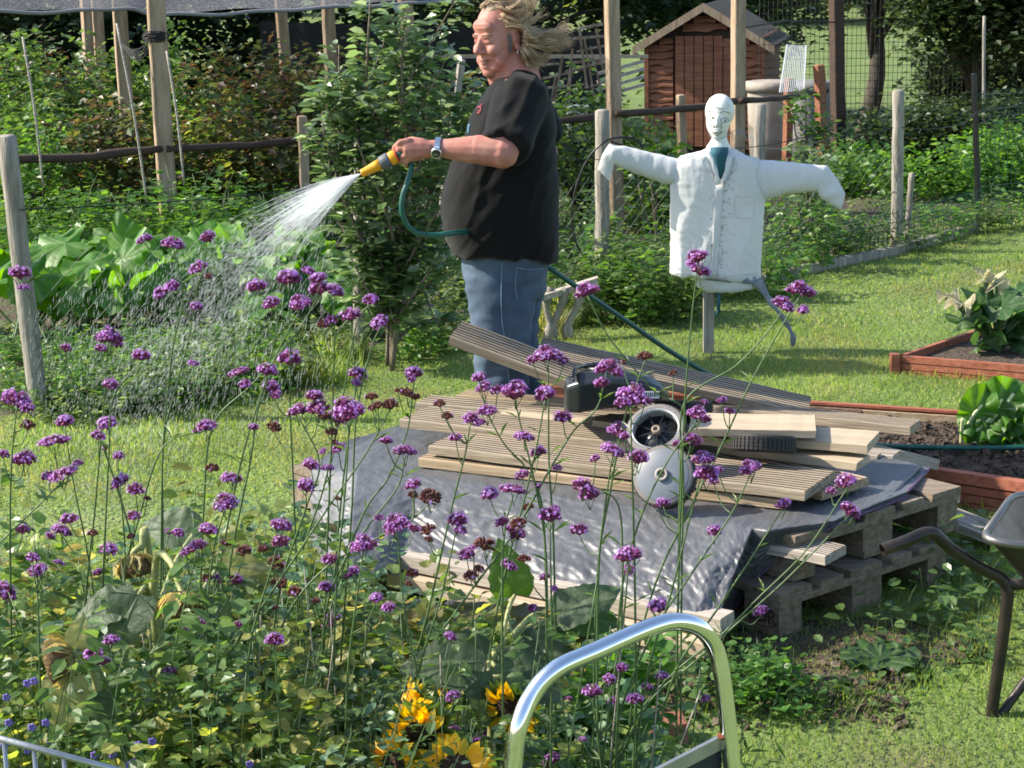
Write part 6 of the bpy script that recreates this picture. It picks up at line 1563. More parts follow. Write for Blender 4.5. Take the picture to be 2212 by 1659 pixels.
# marrow in the far bed with shrivelled pale leaves
m_marD = bigleaf_mat('dark_marrow_leaf', (.035, .095, .028), (.06, .13, .045), (.12, .19, .08), .4, .45)
m_dead = bigleaf_mat('shrivelled_leaf', (.30, .31, .18), (.42, .40, .28), (.3, .25, .18), .3, .8)
MD_ = [leafmesh('leaf', 40 + s, m_marD, lobes=5, depth=.32, wav=.3, fold=.5) for s in range(3)]
DD = [leafmesh('leaf', 50 + s, m_dead, lobes=5, depth=.3, wav=.8, fold=1.3) for s in range(2)]
mr_ = thing('marrow_plant', 'dark green marrow plant with shrivelled pale leaves in the far bed', 'plant', at_z(2150, 765, .06)); b0 = at_z(2155, 758, .06); mb = MB()
for x, y, s, dead in [(2075, 655, .11, 1), (2045, 642, .09, 1), (2150, 612, .10, 1), (2125, 600, .08, 1), (2130, 650, .22, 0), (2165, 665, .24, 0), (2110, 690, .2, 0), (2190, 640, .22, 0), (2205, 690, .26, 0), (2140, 715, .22, 0), (2170, 735, .2, 0), (2215, 735, .2, 0), (2120, 740, .16, 0), (2080, 690, .15, 0), (2225, 660, .24, 0), (2185, 705, .2, 0)]:
    t = at_y(x, y, b0.y + random.uniform(-.1, .1)); mb.tube(smoothed([b0, b0.lerp(t, .5) + Vector((random.uniform(-.02, .02), 0, .02)), t], 4), .011, 6)
    put_leaf(random.choice(DD if dead else MD_), mr_, t, (random.uniform(-1, 1), random.uniform(-1, .1), random.uniform(-.1, .6)), (random.gauss(0, .4), -.5, 1), s)
mb.build('stem', m_stem, mr_, True)
tufts('tuft of grass against the raised bed boards', [at_g(x, y) for x, y in [(2040, 812), (2100, 818), (2150, 822), (2190, 824), (1930, 790), (1985, 806), (2060, 1098), (2170, 1105), (2110, 1098)]], 45, .07, .005, m_grass, 'grass tufts against the raised beds')
# ================================================================== WHEELBARROW
m_rust = noisy('dark_painted_rusty_tube', [(.018, .016, .015), (.045, .035, .028), (.13, .06, .03)], 9, rough=.42, bump=.25, metal=.4, pos=[.35, .6, .85])
m_tray = noisy('dirty_brown_tray', [(.18, .13, .09), (.30, .235, .17), (.40, .33, .26)], 7, rough=.8, bump=.4)
m_trayout = noisy('dark_tray_outside', [(.015, .014, .014), (.05, .035, .03)], 6, rough=.5, bump=.2)
WB = at_g(2150, 1545); WY = WB.y
wbr = thing('wheelbarrow', 'dark metal wheelbarrow with an open tube handle at the right edge', 'wheelbarrow', WB)
Wp = lambda x, y, d=0: at_y(x, y, WY + d)
mb = MB(); hpts = smoothed([Wp(1906, 1188, -.12), Wp(1960, 1168, -.10), Wp(1998, 1152, -.08), Wp(2022, 1156, -.07), Wp(2060, 1190, -.05), Wp(2120, 1228, -.02), Wp(2160, 1248, 0), Wp(2176, 1275, 0), Wp(2172, 1330, 0), Wp(2160, 1420, 0), Wp(2148, 1500, 0), Wp(2142, 1546, 0)], 6)
mb.tube(hpts, .0165, 14, caps=False); mb.tube(hpts, .0145, 14, caps=False)
r0 = hpts[0]; mb.build('handle_tube', m_rust, wbr, True)
# chassis continuing to the wheel, second handle and leg, wheel: beyond the frame
X0 = Wp(2176, 1262); ext = Vector((.95, .15, -.12))
mb = MB(); mb.tube(smoothed([X0, X0 + Vector((.3, .05, -.03)), X0 + ext], 5), .0155, 10); mb.tube(smoothed([X0 + Vector((.36, .34, .02)), X0 + Vector((.6, .3, -.03)), X0 + ext + Vector((0, .12, 0))], 5), .0155, 10)
mb.tube(smoothed([p + Vector((.36, .34, .02)) for p in (Wp(1998, 1152), Wp(2060, 1190), Wp(2120, 1228), Wp(2160, 1248), Wp(2176, 1275), Wp(2160, 1420), Wp(2142, 1540))], 5), .0155, 10)
mb.build('chassis', m_rust, wbr, True)
mb = MB(); mb.tube(smoothed([Wp(2142, 1540), Wp(2160, 1545, .0), Wp(2190, 1505, .02), Wp(2240, 1440, .05), Wp(2320, 1360, .08)], 5), .013, 10); mb.build('leg_brace', m_rust, wbr, True)
wc_ = X0 + ext + Vector((.12, .06, -.12)); wc_.z = .18
mb = MB(); mb.tube([wc_ + Vector((.145 * math.cos(a), 0, .145 * math.sin(a))) for a in [2 * math.pi * i / 24 for i in range(25)]], .038, 10); mb.build('tyre', m_tyre, wbr, True)
mb = MB(); mb.tube([wc_ + Vector((0, -.03, 0)), wc_ + Vector((0, .03, 0))], .11, 20); mb.tube([wc_ + Vector((0, -.12, 0)), wc_ + Vector((0, .14, 0))], .012, 8); mb.build('wheel_rim', m_rust, wbr, True)
# tray: sloping sheet basin
ra, rb_, rc = Wp(2116, 1172, -.10), Wp(2330, 1186, -.08), Wp(2212, 1062, .42)
e1 = (rb_ - ra); e1 = e1.normalized() * .78; e2 = (rc - ra); e2 = Vector((e2.x * .9, e2.y, e2.z * 1.0))
rimc = [ra, ra + e1, ra + e1 + Vector((e2.x * .3, e2.y * .95, e2.z)), ra + e2]
botc = [ra + e1 * .22 + e2 * .22, ra + e1 * .75 + e2 * .2, ra + e1 * .75 + e2 * .75, ra + e1 * .22 + e2 * .75]
botc = [p + Vector((0, 0, -.22)) for p in botc]
def rr_loop(P, k=.18, n=5):
    out = []
    for i in range(4):
        a, b_, c = P[i - 1], P[i], P[(i + 1) % 4]
        s, e = b_.lerp(a, k), b_.lerp(c, k)
        for j in range(n + 1):
            t = j / n; out.append(s.lerp(b_, t).lerp(b_.lerp(e, t), t))
    return out
mb = MB(); L0, L1, L2 = rr_loop(rimc), rr_loop([a.lerp(b_, .55) for a, b_ in zip(rimc, botc)]), rr_loop(botc)
mb.loft([L2, L1, L0], 0, caps=False); mb.build('tray', m_trayout, wbr, True)
mb = MB(); inn = lambda L: [p + (sum(L, Vector()) / len(L) - p).normalized() * .006 + Vector((0, 0, .004)) for p in L]
I0, I1, I2 = inn(L0), inn(L1), inn(L2); mb.loft([I0, I1, I2], caps=False); mb.add(I2, [tuple(range(len(I2)))]); mb.build('tray_inside', m_tray, wbr, True)
mb = MB(); mb.tube(L0 + [L0[0]], .011, 8); mb.build('rolled_rim', mat('worn_steel_rim', (.20, .19, .18), .4, .7), wbr, True)

# ================================================================== CHROME TROLLEY HANDLE
m_chrome = mat('bright_chrome', (.86, .87, .88), .06, 1)
TY = 2.95; Tp = lambda x, y, d=0: at_y(x, y, TY + d)
tro = thing('hand_truck', 'chrome tube handle of a hand truck with a dark plate', 'hand truck', (Tp(1350, 1600).x, TY, 0))
zb = .12
def ground_end(a, b_): 
    d = (b_ - a).normalized(); return a + d * ((zb - a.z) / d.z)
Lq = [Tp(1108, 1680), Tp(1110, 1640), Tp(1120, 1572, .0), Tp(1148, 1505, .02), Tp(1200, 1447, .04), Tp(1290, 1405, .08), Tp(1400, 1357, .13), Tp(1462, 1343, .16), Tp(1512, 1357, .18), Tp(1545, 1400, .2), Tp(1560, 1460, .2), Tp(1572, 1560, .2), Tp(1582, 1660, .2), Tp(1584, 1690, .2)]
g1 = ground_end(Lq[1], Lq[0] + Vector((-.001, 0, -.02))); g2 = ground_end(Lq[-2], Lq[-1])
mb = MB(); mb.tube([g1] + smoothed(Lq, 9) + [g2], .0150, 24); mb.build('handle', m_chrome, tro, True)
a, b_ = Tp(1385, 1659 + 22, .12), Tp(1560, 1590, .2); d = (b_ - a)
a2 = a - d * .95
mb = MB(); mb.hexa([a2 + Vector((0, 0, -.024)), b_ + Vector((0, 0, -.024)), b_ + Vector((0, .012, -.024)), a2 + Vector((0, .012, -.024)), a2, b_, b_ + Vector((0, .012, 0)), a2 + Vector((0, .012, 0))]); mb.build('cross_bar', m_metal, tro)
mb = MB(); mb.hexa([a2 + Vector((0, .006, -.30)), b_ + Vector((0, .006, -.30)), b_ + Vector((0, .016, -.30)), a2 + Vector((0, .016, -.30)), a2 + Vector((0, .006, -.026)), b_ + Vector((0, .006, -.026)), b_ + Vector((0, .016, -.026)), a2 + Vector((0, .016, -.026))]); mb.build('plate', noisy('dark_blue_black_plate', [(.012, .015, .022), (.025, .03, .04)], 20, rough=.6), tro)
mb = MB(); mb.ell(b_ + Vector((.003, -.002, .001)), (.012, .011, .007)); mb.build('rusty_weld', noisy('rust', [(.12, .035, .012), (.25, .08, .03)], 60, rough=.9, bump=.6), tro, True)
for s in (-1, 1):
    c = Vector(((g1.x + g2.x) / 2 + s * .17, TY + .12, .1)); mb = MB(); mb.tube([c + Vector((0, .08 * math.cos(q), .08 * math.sin(q))) for q in [2 * math.pi * i / 20 for i in range(21)]], .022, 8); mb.tube([c, Vector((g1.x if s < 0 else g2.x, TY + .1, .12))], .012, 8); mb.build('wheel', m_tyre, tro, True)
mb = MB(); mb.box(((g1.x + g2.x) / 2, TY - .05, .02), (.36, .2, .006)); mb.build('toe_plate', m_metal, tro)
# galvanised frame at the bottom left
FY = 2.75; Fp = lambda x, y, d=0: at_y(x, y, FY + d)
fr = thing('metal_frame', 'galvanised tube frame with thin bars at the bottom left corner', 'frame', (Fp(60, 1700).x, FY, 0))
a, b_ = Fp(-160, 1553), Fp(420, 1708)
mb = MB(); mb.tube([a, b_], .0052, 10); mb.build('top_tube', m_metal, fr, True)
for i in range(8):
    t = (i + .6) / 9; p = a.lerp(b_, t); mb = MB(); mb.tube([p, Vector((p.x, p.y, p.z - .45))], .0035, 8); mb.build('bar', m_metal, fr, True)
mb = MB(); mb.tube([a + Vector((0, 0, -.45)), b_ + Vector((0, 0, -.45))], .005, 8); mb.tube([a, Vector((a.x, a.y, .0))], .005, 8); mb.tube([b_, Vector((b_.x, b_.y, 0))], .005, 8); mb.build('lower_tube', m_metal, fr, True)
# red terracotta / brick edging low right of the sunflowers
m_terra = noisy('terracotta', [(.16, .05, .03), (.24, .085, .05), (.2, .11, .08)], 10, rough=.9, bump=.5)
ed = thing('brick_edging', 'broken red bricks edging the flower bed behind the chrome handle', 'edging', at_g(1370, 1600))
for (x, y, L, r_) in [(1290, 1560, .2, .1), (1345, 1578, .19, -.15), (1400, 1596, .2, .1), (1238, 1590, .19, .3), (1330, 1625, .2, -.1), (1196, 1560, .15, -.2)]:
    c = at_g(x, y); mb = MB(); mb.box(c + Vector((0, 0, .025)), (L, .095, .062), R=Matrix.Rotation(r_, 3, 'Z') @ Matrix.Rotation(rng.normal(0, .06), 3, 'X')); q = mb.build('brick', m_terra, ed)
    bm_ = q.modifiers.new('b', 'BEVEL'); bm_.width = .006; bm_.segments = 2
# bare earth at the foot of the pile with small stones and chips
q = []
for i in range(2600):
    px = random.uniform(1180, 1960); py = random.gauss(1478, 42); g = at_g(px, py); q.append((g.x, g.y, gznoise(g.x, g.y) + .004))
P = np.array(q); N = len(P)
tag(cloud('earth_crumbs', [m_soil, m_twig], P, frames(rng.normal(0, 1, (N, 3)), rng.normal(0, 1, (N, 3))), .008 * rng.lognormal(0, .55, N), lump, [(0, 1, 2, 3), (4, 7, 6, 5), (0, 4, 5, 1), (1, 5, 6, 2), (2, 6, 7, 3), (3, 7, 4, 0)], midx=(rng.random(N) < .12).astype(int), kind='stuff'), 'crumbs of bare brown earth along the foot of the pallets', 'earth')
mb = MB(); rows = []
def earth_patch(name, label, cx, cy, rx, ry, z=.012):
    mb = MB(); n = 48; c = at_g(cx, cy); e = []
    for ring in range(6):
        f = 1 - ring / 5.2
        e.append([])
        for j in range(n):
            a = 2 * math.pi * j / n; k = 1 + .22 * noise.noise(Vector((math.cos(a) * 1.7, math.sin(a) * 1.7, cx)))
            x, y = c.x + rx * f * k * math.cos(a), c.y + ry * f * k * math.sin(a); e[-1].append(Vector((x, y, gznoise(x, y) + (.001 if ring == 0 else z * (1 - f * .7) + .006 * noise.noise(Vector((x * 20, y * 20, 0)))))))
    mb.loft(e); o = mb.build(name, m_soil, None, True); o['kind'] = 'stuff'; return tag(o, label, 'earth')
earth_patch('earth_patch', 'bare worn earth in front of the pallets beside the short grass', 1560, 1480, .55, .17, .014)
earth_patch('earth_patch', 'bare earth in the shade under the pallets', 1830, 1400, .40, .22, .01)

# weeds by the pallet corner and in the shade of the wheelbarrow
GQ = 'weeds at the foot of the pallets'
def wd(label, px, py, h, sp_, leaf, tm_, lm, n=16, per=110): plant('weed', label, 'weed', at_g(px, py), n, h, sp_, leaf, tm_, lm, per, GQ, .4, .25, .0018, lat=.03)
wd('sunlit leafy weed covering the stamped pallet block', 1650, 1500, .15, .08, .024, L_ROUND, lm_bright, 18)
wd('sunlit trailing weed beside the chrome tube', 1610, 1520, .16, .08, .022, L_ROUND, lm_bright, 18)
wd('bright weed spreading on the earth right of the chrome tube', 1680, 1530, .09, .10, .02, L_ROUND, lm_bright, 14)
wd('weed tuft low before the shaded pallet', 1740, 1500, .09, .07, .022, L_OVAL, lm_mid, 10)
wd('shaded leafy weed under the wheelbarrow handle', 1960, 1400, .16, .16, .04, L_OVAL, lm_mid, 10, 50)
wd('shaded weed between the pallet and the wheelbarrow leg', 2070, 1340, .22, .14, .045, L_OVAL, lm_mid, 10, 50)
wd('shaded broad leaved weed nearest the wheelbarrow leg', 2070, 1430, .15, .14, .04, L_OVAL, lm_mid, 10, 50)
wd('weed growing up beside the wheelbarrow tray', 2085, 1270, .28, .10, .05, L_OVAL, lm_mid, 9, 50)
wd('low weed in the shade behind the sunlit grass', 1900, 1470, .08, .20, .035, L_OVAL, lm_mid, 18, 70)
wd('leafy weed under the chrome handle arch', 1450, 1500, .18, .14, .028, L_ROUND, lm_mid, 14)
tufts('upright grass tuft at the edge of the bare earth', [at_g(x, y) for x, y in [(1810, 1512), (1838, 1520), (1790, 1530), (1880, 1500), (1930, 1480), (2000, 1500), (2050, 1480), (2100, 1490), (1960, 1450)]], 34, .06, .003, m_grass, 'grass tufts by the bare earth')
dk_ = at_g(1900, 1440); root = thing('dock_plant', 'low broad leaved dock plant lying in the pallet shade', 'plant', dk_)
m_dock = bigleaf_mat('dock_leaf', (.03, .075, .025), (.05, .10, .03), (.12, .18, .08), .3, .5)
DKL = leafmesh('leaf', 77, m_dock, lobes=2, depth=.2, wav=.1, fold=.4, notch=False, point=1.2)
for i in range(6): put_leaf(DKL, root, dk_ + Vector((0, 0, .02)), (math.cos(i * 1.1), math.sin(i * 1.1), .25), (0, -.2, 1), .17)

# ================================================================== FLOWER-BED UNDERGROWTH
GU = 'leafy plants filling the flower bed under the verbena'
def ug(label, px, Y, top_py, hw, leaf, tm_, lm, n=22, per=80, sd=None, lean=.3):
    top_py += (20 if px < 700 else 60) + (95 if 780 < px < 1260 else 0)
    b0 = at_base(px, Y); zt = at_y(px, top_py, Y).z; plant('bed_plant', label, 'plant', b0, n, max(.1, (zt - b0.z) * 1.12), hw, leaf, tm_, lm, per, GU, lean, .22, .0022, m_stem, off=.008, lat=.035, droop=.6, svar=.55)
ugs = [
 (20, 3.5, 1200, .20, .040, L_OVAL, lm_mid, 'green leafy plant at the left edge above the metal frame'),
 (90, 4.1, 1140, .22, .045, L_OVAL, lm_yell, 'yellow leaved plant near the left edge of the flower bed'),
 (60, 3.2, 1330, .22, .030, L_OVAL, lm_mid, 'dark leafy plant below the leftmost sunflower leaf'),
 (180, 3.3, 1400, .22, .030, L_ROUND, lm_olive, 'small round leaved plant behind the metal frame'),
 (205, 4.3, 1190, .20, .034, L_OVAL, lm_mid, 'green plant left of the drooping seed heads'),
 (300, 3.6, 1330, .24, .032, L_ROUND, lm_olive, 'olive green round leaved plant under the brown seed head'),
 (330, 4.5, 1180, .24, .036, L_ROUND, lm_olive, 'plant with rounded leaves behind the seed heads'),
 (420, 3.3, 1420, .24, .028, L_OVAL, lm_mid, 'dense small leaved plant at the bottom left of the bed'),
 (450, 4.2, 1230, .24, .038, L_ROUND, lm_yell, 'yellow green plant right of the brown seed head'),
 (540, 4.7, 1120, .22, .040, L_ROUND, lm_blue, 'blue green round leaved plant near the left end of the black sheet'),
 (560, 3.7, 1340, .26, .034, L_ROUND, lm_olive, 'olive plant in the middle left of the flower bed'),
 (620, 3.2, 1470, .26, .028, L_OVAL, lm_mid, 'dark small leaved plant low in the middle left'),
 (660, 4.4, 1200, .22, .036, L_ROUND, lm_yell, 'yellowing plant before the left corner of the black sheet'),
 (720, 3.9, 1340, .24, .034, L_ROUND, lm_olive, 'olive round leaved plant below the pale timbers'),
 (800, 4.5, 1170, .12, .038, L_ROUND, lm_yell, 'tall yellow spotted plant in front of the black sheet'),
 (790, 3.5, 1430, .24, .034, L_ROUND, lm_olive, 'round leaved plant left of the yellow sunflowers'),
 (850, 4.2, 1290, .22, .036, L_ROUND, lm_blue, 'blue green plant in front of the pale timbers'),
 (930, 3.9, 1340, .20, .038, L_ROUND, lm_blue, 'blue green round leaved plant above the sunflowers'),
 (905, 4.3, 1255, .14, .042, L_ROUND, lm_bright, 'bright round leaved plant overlapping the pale timbers'),
 (1010, 4.1, 1360, .20, .042, L_OVAL, lm_mid, 'leafy plant behind the big grey green sunflower leaf'),
 (1240, 4.4, 1250, .10, .045, L_ROUND, lm_bright, 'bright plant with rounded leaves before the black sheet'),
 (1190, 4.2, 1290, .12, .04, L_ROUND, lm_blue, 'blue green plant right of the tall sunflower leaf'),
 (970, 3.2, 1560, .22, .034, L_OVAL, lm_mid, 'dark leafy plant between the yellow sunflowers and the chrome tube'),
 (740, 3.1, 1580, .24, .03, L_OVAL, lm_mid, 'small leaved plant at the bottom edge left of the sunflowers'),
 (1120, 3.6, 1560, .20, .035, L_THIN, lm_mid, 'narrow leaved plant left inside the chrome handle'),
 (1270, 3.6, 1570, .20, .05, L_THIN, lm_mid, 'narrow leaved verbena foliage inside the chrome handle'),
 (1400, 3.7, 1560, .20, .05, L_THIN, lm_mid, 'narrow leaved foliage at the right inside the chrome handle'),
 (130, 3.9, 1240, .22, .034, L_ROUND, lm_blue, 'blue green plant between the two left seed heads'),
 (500, 4.4, 1170, .2, .034, L_OVAL, lm_mid, 'mid green plant right of the upper seed head'),
 (350, 3.15, 1500, .22, .026, L_OVAL, lm_blue, 'small bluish plant low beside the metal frame'),
 (520, 3.1, 1560, .24, .026, L_THIN, lm_mid, 'fine leaved plant at the bottom edge of the bed'),
 (240, 3.1, 1560, .22, .026, L_OVAL, lm_mid, 'small leaved plant just right of the metal frame bars'),
 (880, 3.0, 1640, .22, .03, L_OVAL, lm_mid, 'dark foliage at the bottom edge below the sunflowers'),
]
for px, Y, top, hw, leaf, tm_, lm, lab in ugs: ug(lab, px, Y, top, hw, leaf * .8, tm_, lm, n=34, per=120)
# extra small leaves carpeting beneath
q = []
for i in range(17000):
    Y = random.uniform(2.9, 4.9); px = random.uniform(-60, 1130 - (Y - 2.9) * 40); b0 = at_base(px, Y); zz = abs(random.gauss(0, .16)) + .03
    zz *= .8 + .5 * noise.noise(Vector((b0.x * 4, Y * 4, 0)))
    q.append((b0.x, Y, max(.02, zz)))
mass(np.array(q), .032, L_OVAL, lm_mid, None, 'undergrowth').update({}) if False else tag(mass(np.array(q), .025, L_OVAL, lm_olive, None, 'undergrowth'), 'mixed small foliage covering the ground of the flower bed', 'foliage')
# small violet flowers low at the left
m_violet = mat('violet_petal', (.16, .11, .42), .6); GV = 'small violet flowers low in the bed'
for (x, y) in [(15, 1505), (60, 1475), (75, 1470), (100, 1560), (20, 1560), (205, 1630), (245, 1630), (290, 1645), (240, 1618), (110, 1600), (60, 1620), (540, 1650), (148, 1520), (70, 1570), (10, 1610), (300, 1608), (280, 1652), (330, 1600)]:
    p = at_y(x, y, random.uniform(3.0, 3.2)); root = thing('violet_flower', 'tiny violet flower low among the leaves at the bottom left', 'flower', p, GV); mb = MB()
    for k in range(5):
        a = k * 1.2566; ctr = p + Vector((.0042 * math.cos(a), -.003, .0042 * math.sin(a))); mb.ell(ctr, (.0036, .0015, .0036), nu=6, nv=3)
    mb.build('petals', m_violet, root, True); mb = MB(); mb.tube(smoothed([p + Vector((0, .002, 0)), p + Vector((.01, .02, -.08)), Vector((p.x + .01, p.y + .03, max(0, p.z - .3)))], 3), .0012, 4); mb.build('stem', m_stem, root)

# ================================================================== SUNFLOWERS
m_petal = leafmat('yellow_petals', [(.82, .55, .015), (.86, .62, .03), (.78, .48, .01)], .35, .5)
m_seed = noisy('dark_seed_disc', [(.018, .010, .006), (.06, .03, .015)], 90, rough=.9, bump=1, bscale=160, bdist=.004)
m_seedb = noisy('brown_ripe_seeds', [(.05, .028, .012), (.16, .09, .035)], 70, rough=.9, bump=1, bscale=140, bdist=.005)
m_bract = leafmat('dry_yellow_bracts', [(.22, .20, .05), (.34, .30, .10), (.42, .36, .16)], .4, .6)
m_stalk2 = noisy('pale_sunflower_stalk', [(.22, .26, .08), (.36, .36, .16)], 18, rough=.6, bump=.2)
m_sfl = bigleaf_mat('grey_green_sunflower_leaf', (.05, .085, .045), (.07, .115, .055), (.16, .20, .12), .35, .55)
m_sfb = bigleaf_mat('bright_sunflower_leaf', (.055, .125, .022), (.07, .14, .03), (.14, .22, .08), .5, .5)
m_sfy = bigleaf_mat('yellowing_sunflower_leaf', (.25, .26, .09), (.30, .32, .15), (.3, .3, .2), .45, .6)
SFL = {k: leafmesh('leaf', 60 + i, m, lobes=3, depth=.10, wav=.30, fold=.5, point=1.35) for i, (k, m) in enumerate((('g', m_sfl), ('b', m_sfb), ('y', m_sfy)))}
def sun_leaf(seed):
    r = random.Random(seed); vs = []; fs = []; n, m = 12, 8; ph = r.uniform(0, 6)
    for i in range(n + 1):
        t = i / n; hw = .40 * (math.sin(math.pi * min(1, (t + .06) / 1.06) ** .62)) ** .85 * (1 - .12 * t) * (1 + .05 * math.sin(t * 34)) if i < n else .002
        for j in range(-m // 2, m // 2 + 1):
            q = j / (m / 2); y = q * hw
            vs.append((t - .10 * (abs(q) ** 1.5) * (1 - t) ** 3, y, -.28 * t * t + .22 * abs(y) - .10 * abs(q) ** 3 * hw + .022 * math.sin(t * 22 + ph) * abs(q) + .015 * math.sin(t * 9 + q * 3 + ph)))
    w_ = m + 1
    for i in range(n):
        for j in range(m): a = i * w_ + j; fs.append((a, a + 1, a + 1 + w_, a + w_))
    return vs, fs
def sun_leafmesh(seed, m):
    vs, fs = sun_leaf(seed); me = bpy.data.meshes.new('leaf'); me.from_pydata(vs, [], fs); me.materials.append(m); me.polygons.foreach_set('use_smooth', [True] * len(fs)); me.update(); return me
SFL = {k: sun_leafmesh(60 + i, m) for i, (k, m) in enumerate((('g', m_sfl), ('b', m_sfb), ('y', m_sfy)))}
def sunflower(label, c, axis, R, stem_pts, kind='yellow', leaves=(), group='sunflowers in the flower bed', seedside=1):
    base = stem_pts[-1]; root = thing('sunflower', label, 'sunflower', base, group); ax = Vector(axis).normalized(); x = ax.orthogonal().normalized(); y = ax.cross(x); c = Vector(c)
    mb = MB(); q = smoothed(stem_pts, 6); mb.tube(q, [.0048 + .004 * i / len(q) for i in range(len(q))], 8); mb.build('stalk', m_stalk2, root, True)
    n = 26; mb = MB(); mb.loft([[c + (x * math.cos(a) + y * math.sin(a)) * r + ax * z for a in [2 * math.pi * j / n for j in range(n)]] for r, z in [(R * .12, -.55 * R), (R * .45, -.42 * R), (R * .72, -.15 * R), (R * .7, .02 * R), (R * .35, .10 * R), (R * .02, .08 * R)]])
    if kind == 'dry':
        mb = MB(); mb.loft([[c + (x * math.cos(a) + y * math.sin(a)) * r * R + ax * z * R for a in [2 * math.pi * j / n for j in range(n)]] for r, z in [(.12, -.62), (.5, -.5), (.82, -.2), (.97, .12), (.93, .38), (.6, .56), (.02, .6)]])
    mb.build('seed_disc', m_seed if kind == 'yellow' else m_seedb, root, True)
    N = 34 if kind == 'yellow' else 0
    if N:
        a = rng.uniform(0, 2 * np.pi, N) * .15 + np.linspace(0, 4 * np.pi, N); X, Y_, A = np.array(x), np.array(y), np.array(ax)
        rd = np.cos(a)[:, None] * X + np.sin(a)[:, None] * Y_; P = np.array(c) + rd * R * .62 + A * rng.normal(0, .02 * R, N)[:, None]
        d = rd + A * rng.uniform(-.15, .55, N)[:, None]; u = np.tile(A, (N, 1)) + rng.normal(0, .2, (N, 3))
        cloud('petals', m_petal, P, frames(d, u), np.stack([R * rng.uniform(.75, 1.1, N), R * rng.uniform(.62, .8, N), R * np.ones(N)], 1), L_OVAL[0], L_OVAL[1], root, smooth=False)
    N = 30 if kind == 'yellow' else 46; a = np.linspace(0, 4 * np.pi, N) + rng.normal(0, .1, N); X, Y_, A = np.array(x), np.array(y), np.array(ax); rd = np.cos(a)[:, None] * X + np.sin(a)[:, None] * Y_
    if kind == 'yellow': P = np.array(c) + rd * R * .5 - A * R * .36; d = rd + A * rng.uniform(.1, .4, N)[:, None]; u = rd - A
    else:
        P = np.array(c) + rd * R * .42 - A * R * .60; d = rd * rng.uniform(.5, 1.0, N)[:, None] + A * rng.uniform(.7, 1.2, N)[:, None]; u = rd - A * .6
    cloud('bracts', m_bract if kind != 'yellow' else lm_mid, P, frames(d, -u), np.stack([R * rng.uniform(.75, 1.35, N), R * .85 * np.ones(N), -R * np.ones(N) * (1.6 if kind == 'dry' else -1)], 1), L_OVAL[0], L_OVAL[1], root)
    for (px, py, Yl, d, u, s, k) in leaves:
        t = at_y(px, py, Yl); mb = MB(); s0 = q[min(len(q) - 1, int(len(q) * .6))]; s0 = min(q, key=lambda v: abs(v.z - t.z + .05)); mb.tube(smoothed([s0, s0.lerp(t, .5) + Vector((0, 0, .02)), t], 4), .0045, 6); mb.build('petiole', m_stalk2, root, True)
        put_leaf(SFL[k], root, t, d, u, s * .88)
    return root
Y1 = 3.45
gb = lambda x, Y: at_base(x, Y)
sunflower('large yellow sunflower facing down left at the bottom', at_y(912, 1590, 3.3), (-.25, -.75, -.25), .048, [at_y(918, 1575, 3.34), at_y(950, 1550, 3.4), at_y(965, 1640, 3.42), gb(960, 3.42)])
sunflower('ragged yellow sunflower above and left of the large one', at_y(890, 1545, 3.38), (-.85, -.35, .3), .042, [at_y(898, 1552, 3.4), at_y(925, 1590, 3.42), gb(935, 3.44)])
sunflower('yellow sunflower cut by the bottom edge left of the large one', at_y(850, 1652, 3.25), (-.5, -.7, .2), .036, [at_y(858, 1658, 3.28), at_y(870, 1700, 3.3), gb(872, 3.3)])
sunflower('yellow sunflower cut by the bottom edge right of the large one', at_y(984, 1668, 3.2), (.1, -.75, .5), .045, [at_y(984, 1680, 3.24), at_y(984, 1720, 3.28), gb(984, 3.28)])
sunflower('small yellow sunflower seen from the side above the others', at_y(950, 1448, 3.75), (-.75, -.5, -.2), .034, [at_y(958, 1446, 3.77), at_y(975, 1440, 3.8), at_y(990, 1500, 3.8), gb(985, 3.8)])
sunflower('yellow sunflower half behind the chrome tube', at_y(1102, 1535, 3.55), (-.35, -.7, -.3), .042, [at_y(1108, 1525, 3.58), at_y(1100, 1490, 3.6), at_y(1060, 1520, 3.6), gb(1050, 3.6)])
sunflower('tall pale stalked sunflower with big grey green leaves and no petals left', at_y(1190, 1345, 3.98), (.7, -.5, -.4), .036, [at_y(1180, 1328, 3.95), at_y(1150, 1330, 3.9), at_y(1110, 1370, 3.85), at_y(1060, 1425, 3.8), at_y(1042, 1500, 3.75), at_y(1042, 1580, 3.72), gb(1042, 3.72)], 'dry',
   [(1070, 1440, 3.7, (.9, -.45, -.25), (.0, -.75, .7), .17, 'g'), (1050, 1430, 3.65, (-1, -.2, .1), (.1, -.75, .7), .19, 'g'), (1055, 1450, 3.6, (.35, -.4, -1), (.25, -1, .1), .165, 'g'), (1112, 1285, 4.0, (-.25, .1, 1), (.1, -1, .2), .14, 'b'), (1200, 1330, 3.95, (.9, 0, .45), (-.3, -.6, .7), .15, 'g'), (1215, 1345, 3.95, (.85, -.1, .15), (0, -.4, .9), .15, 'b'), (1130, 1400, 3.85, (1, -.3, -.1), (0, -.8, .6), .15, 'g'), (1240, 1320, 4.0, (.9, .2, .4), (.2, -.8, .5), .13, 'g')])
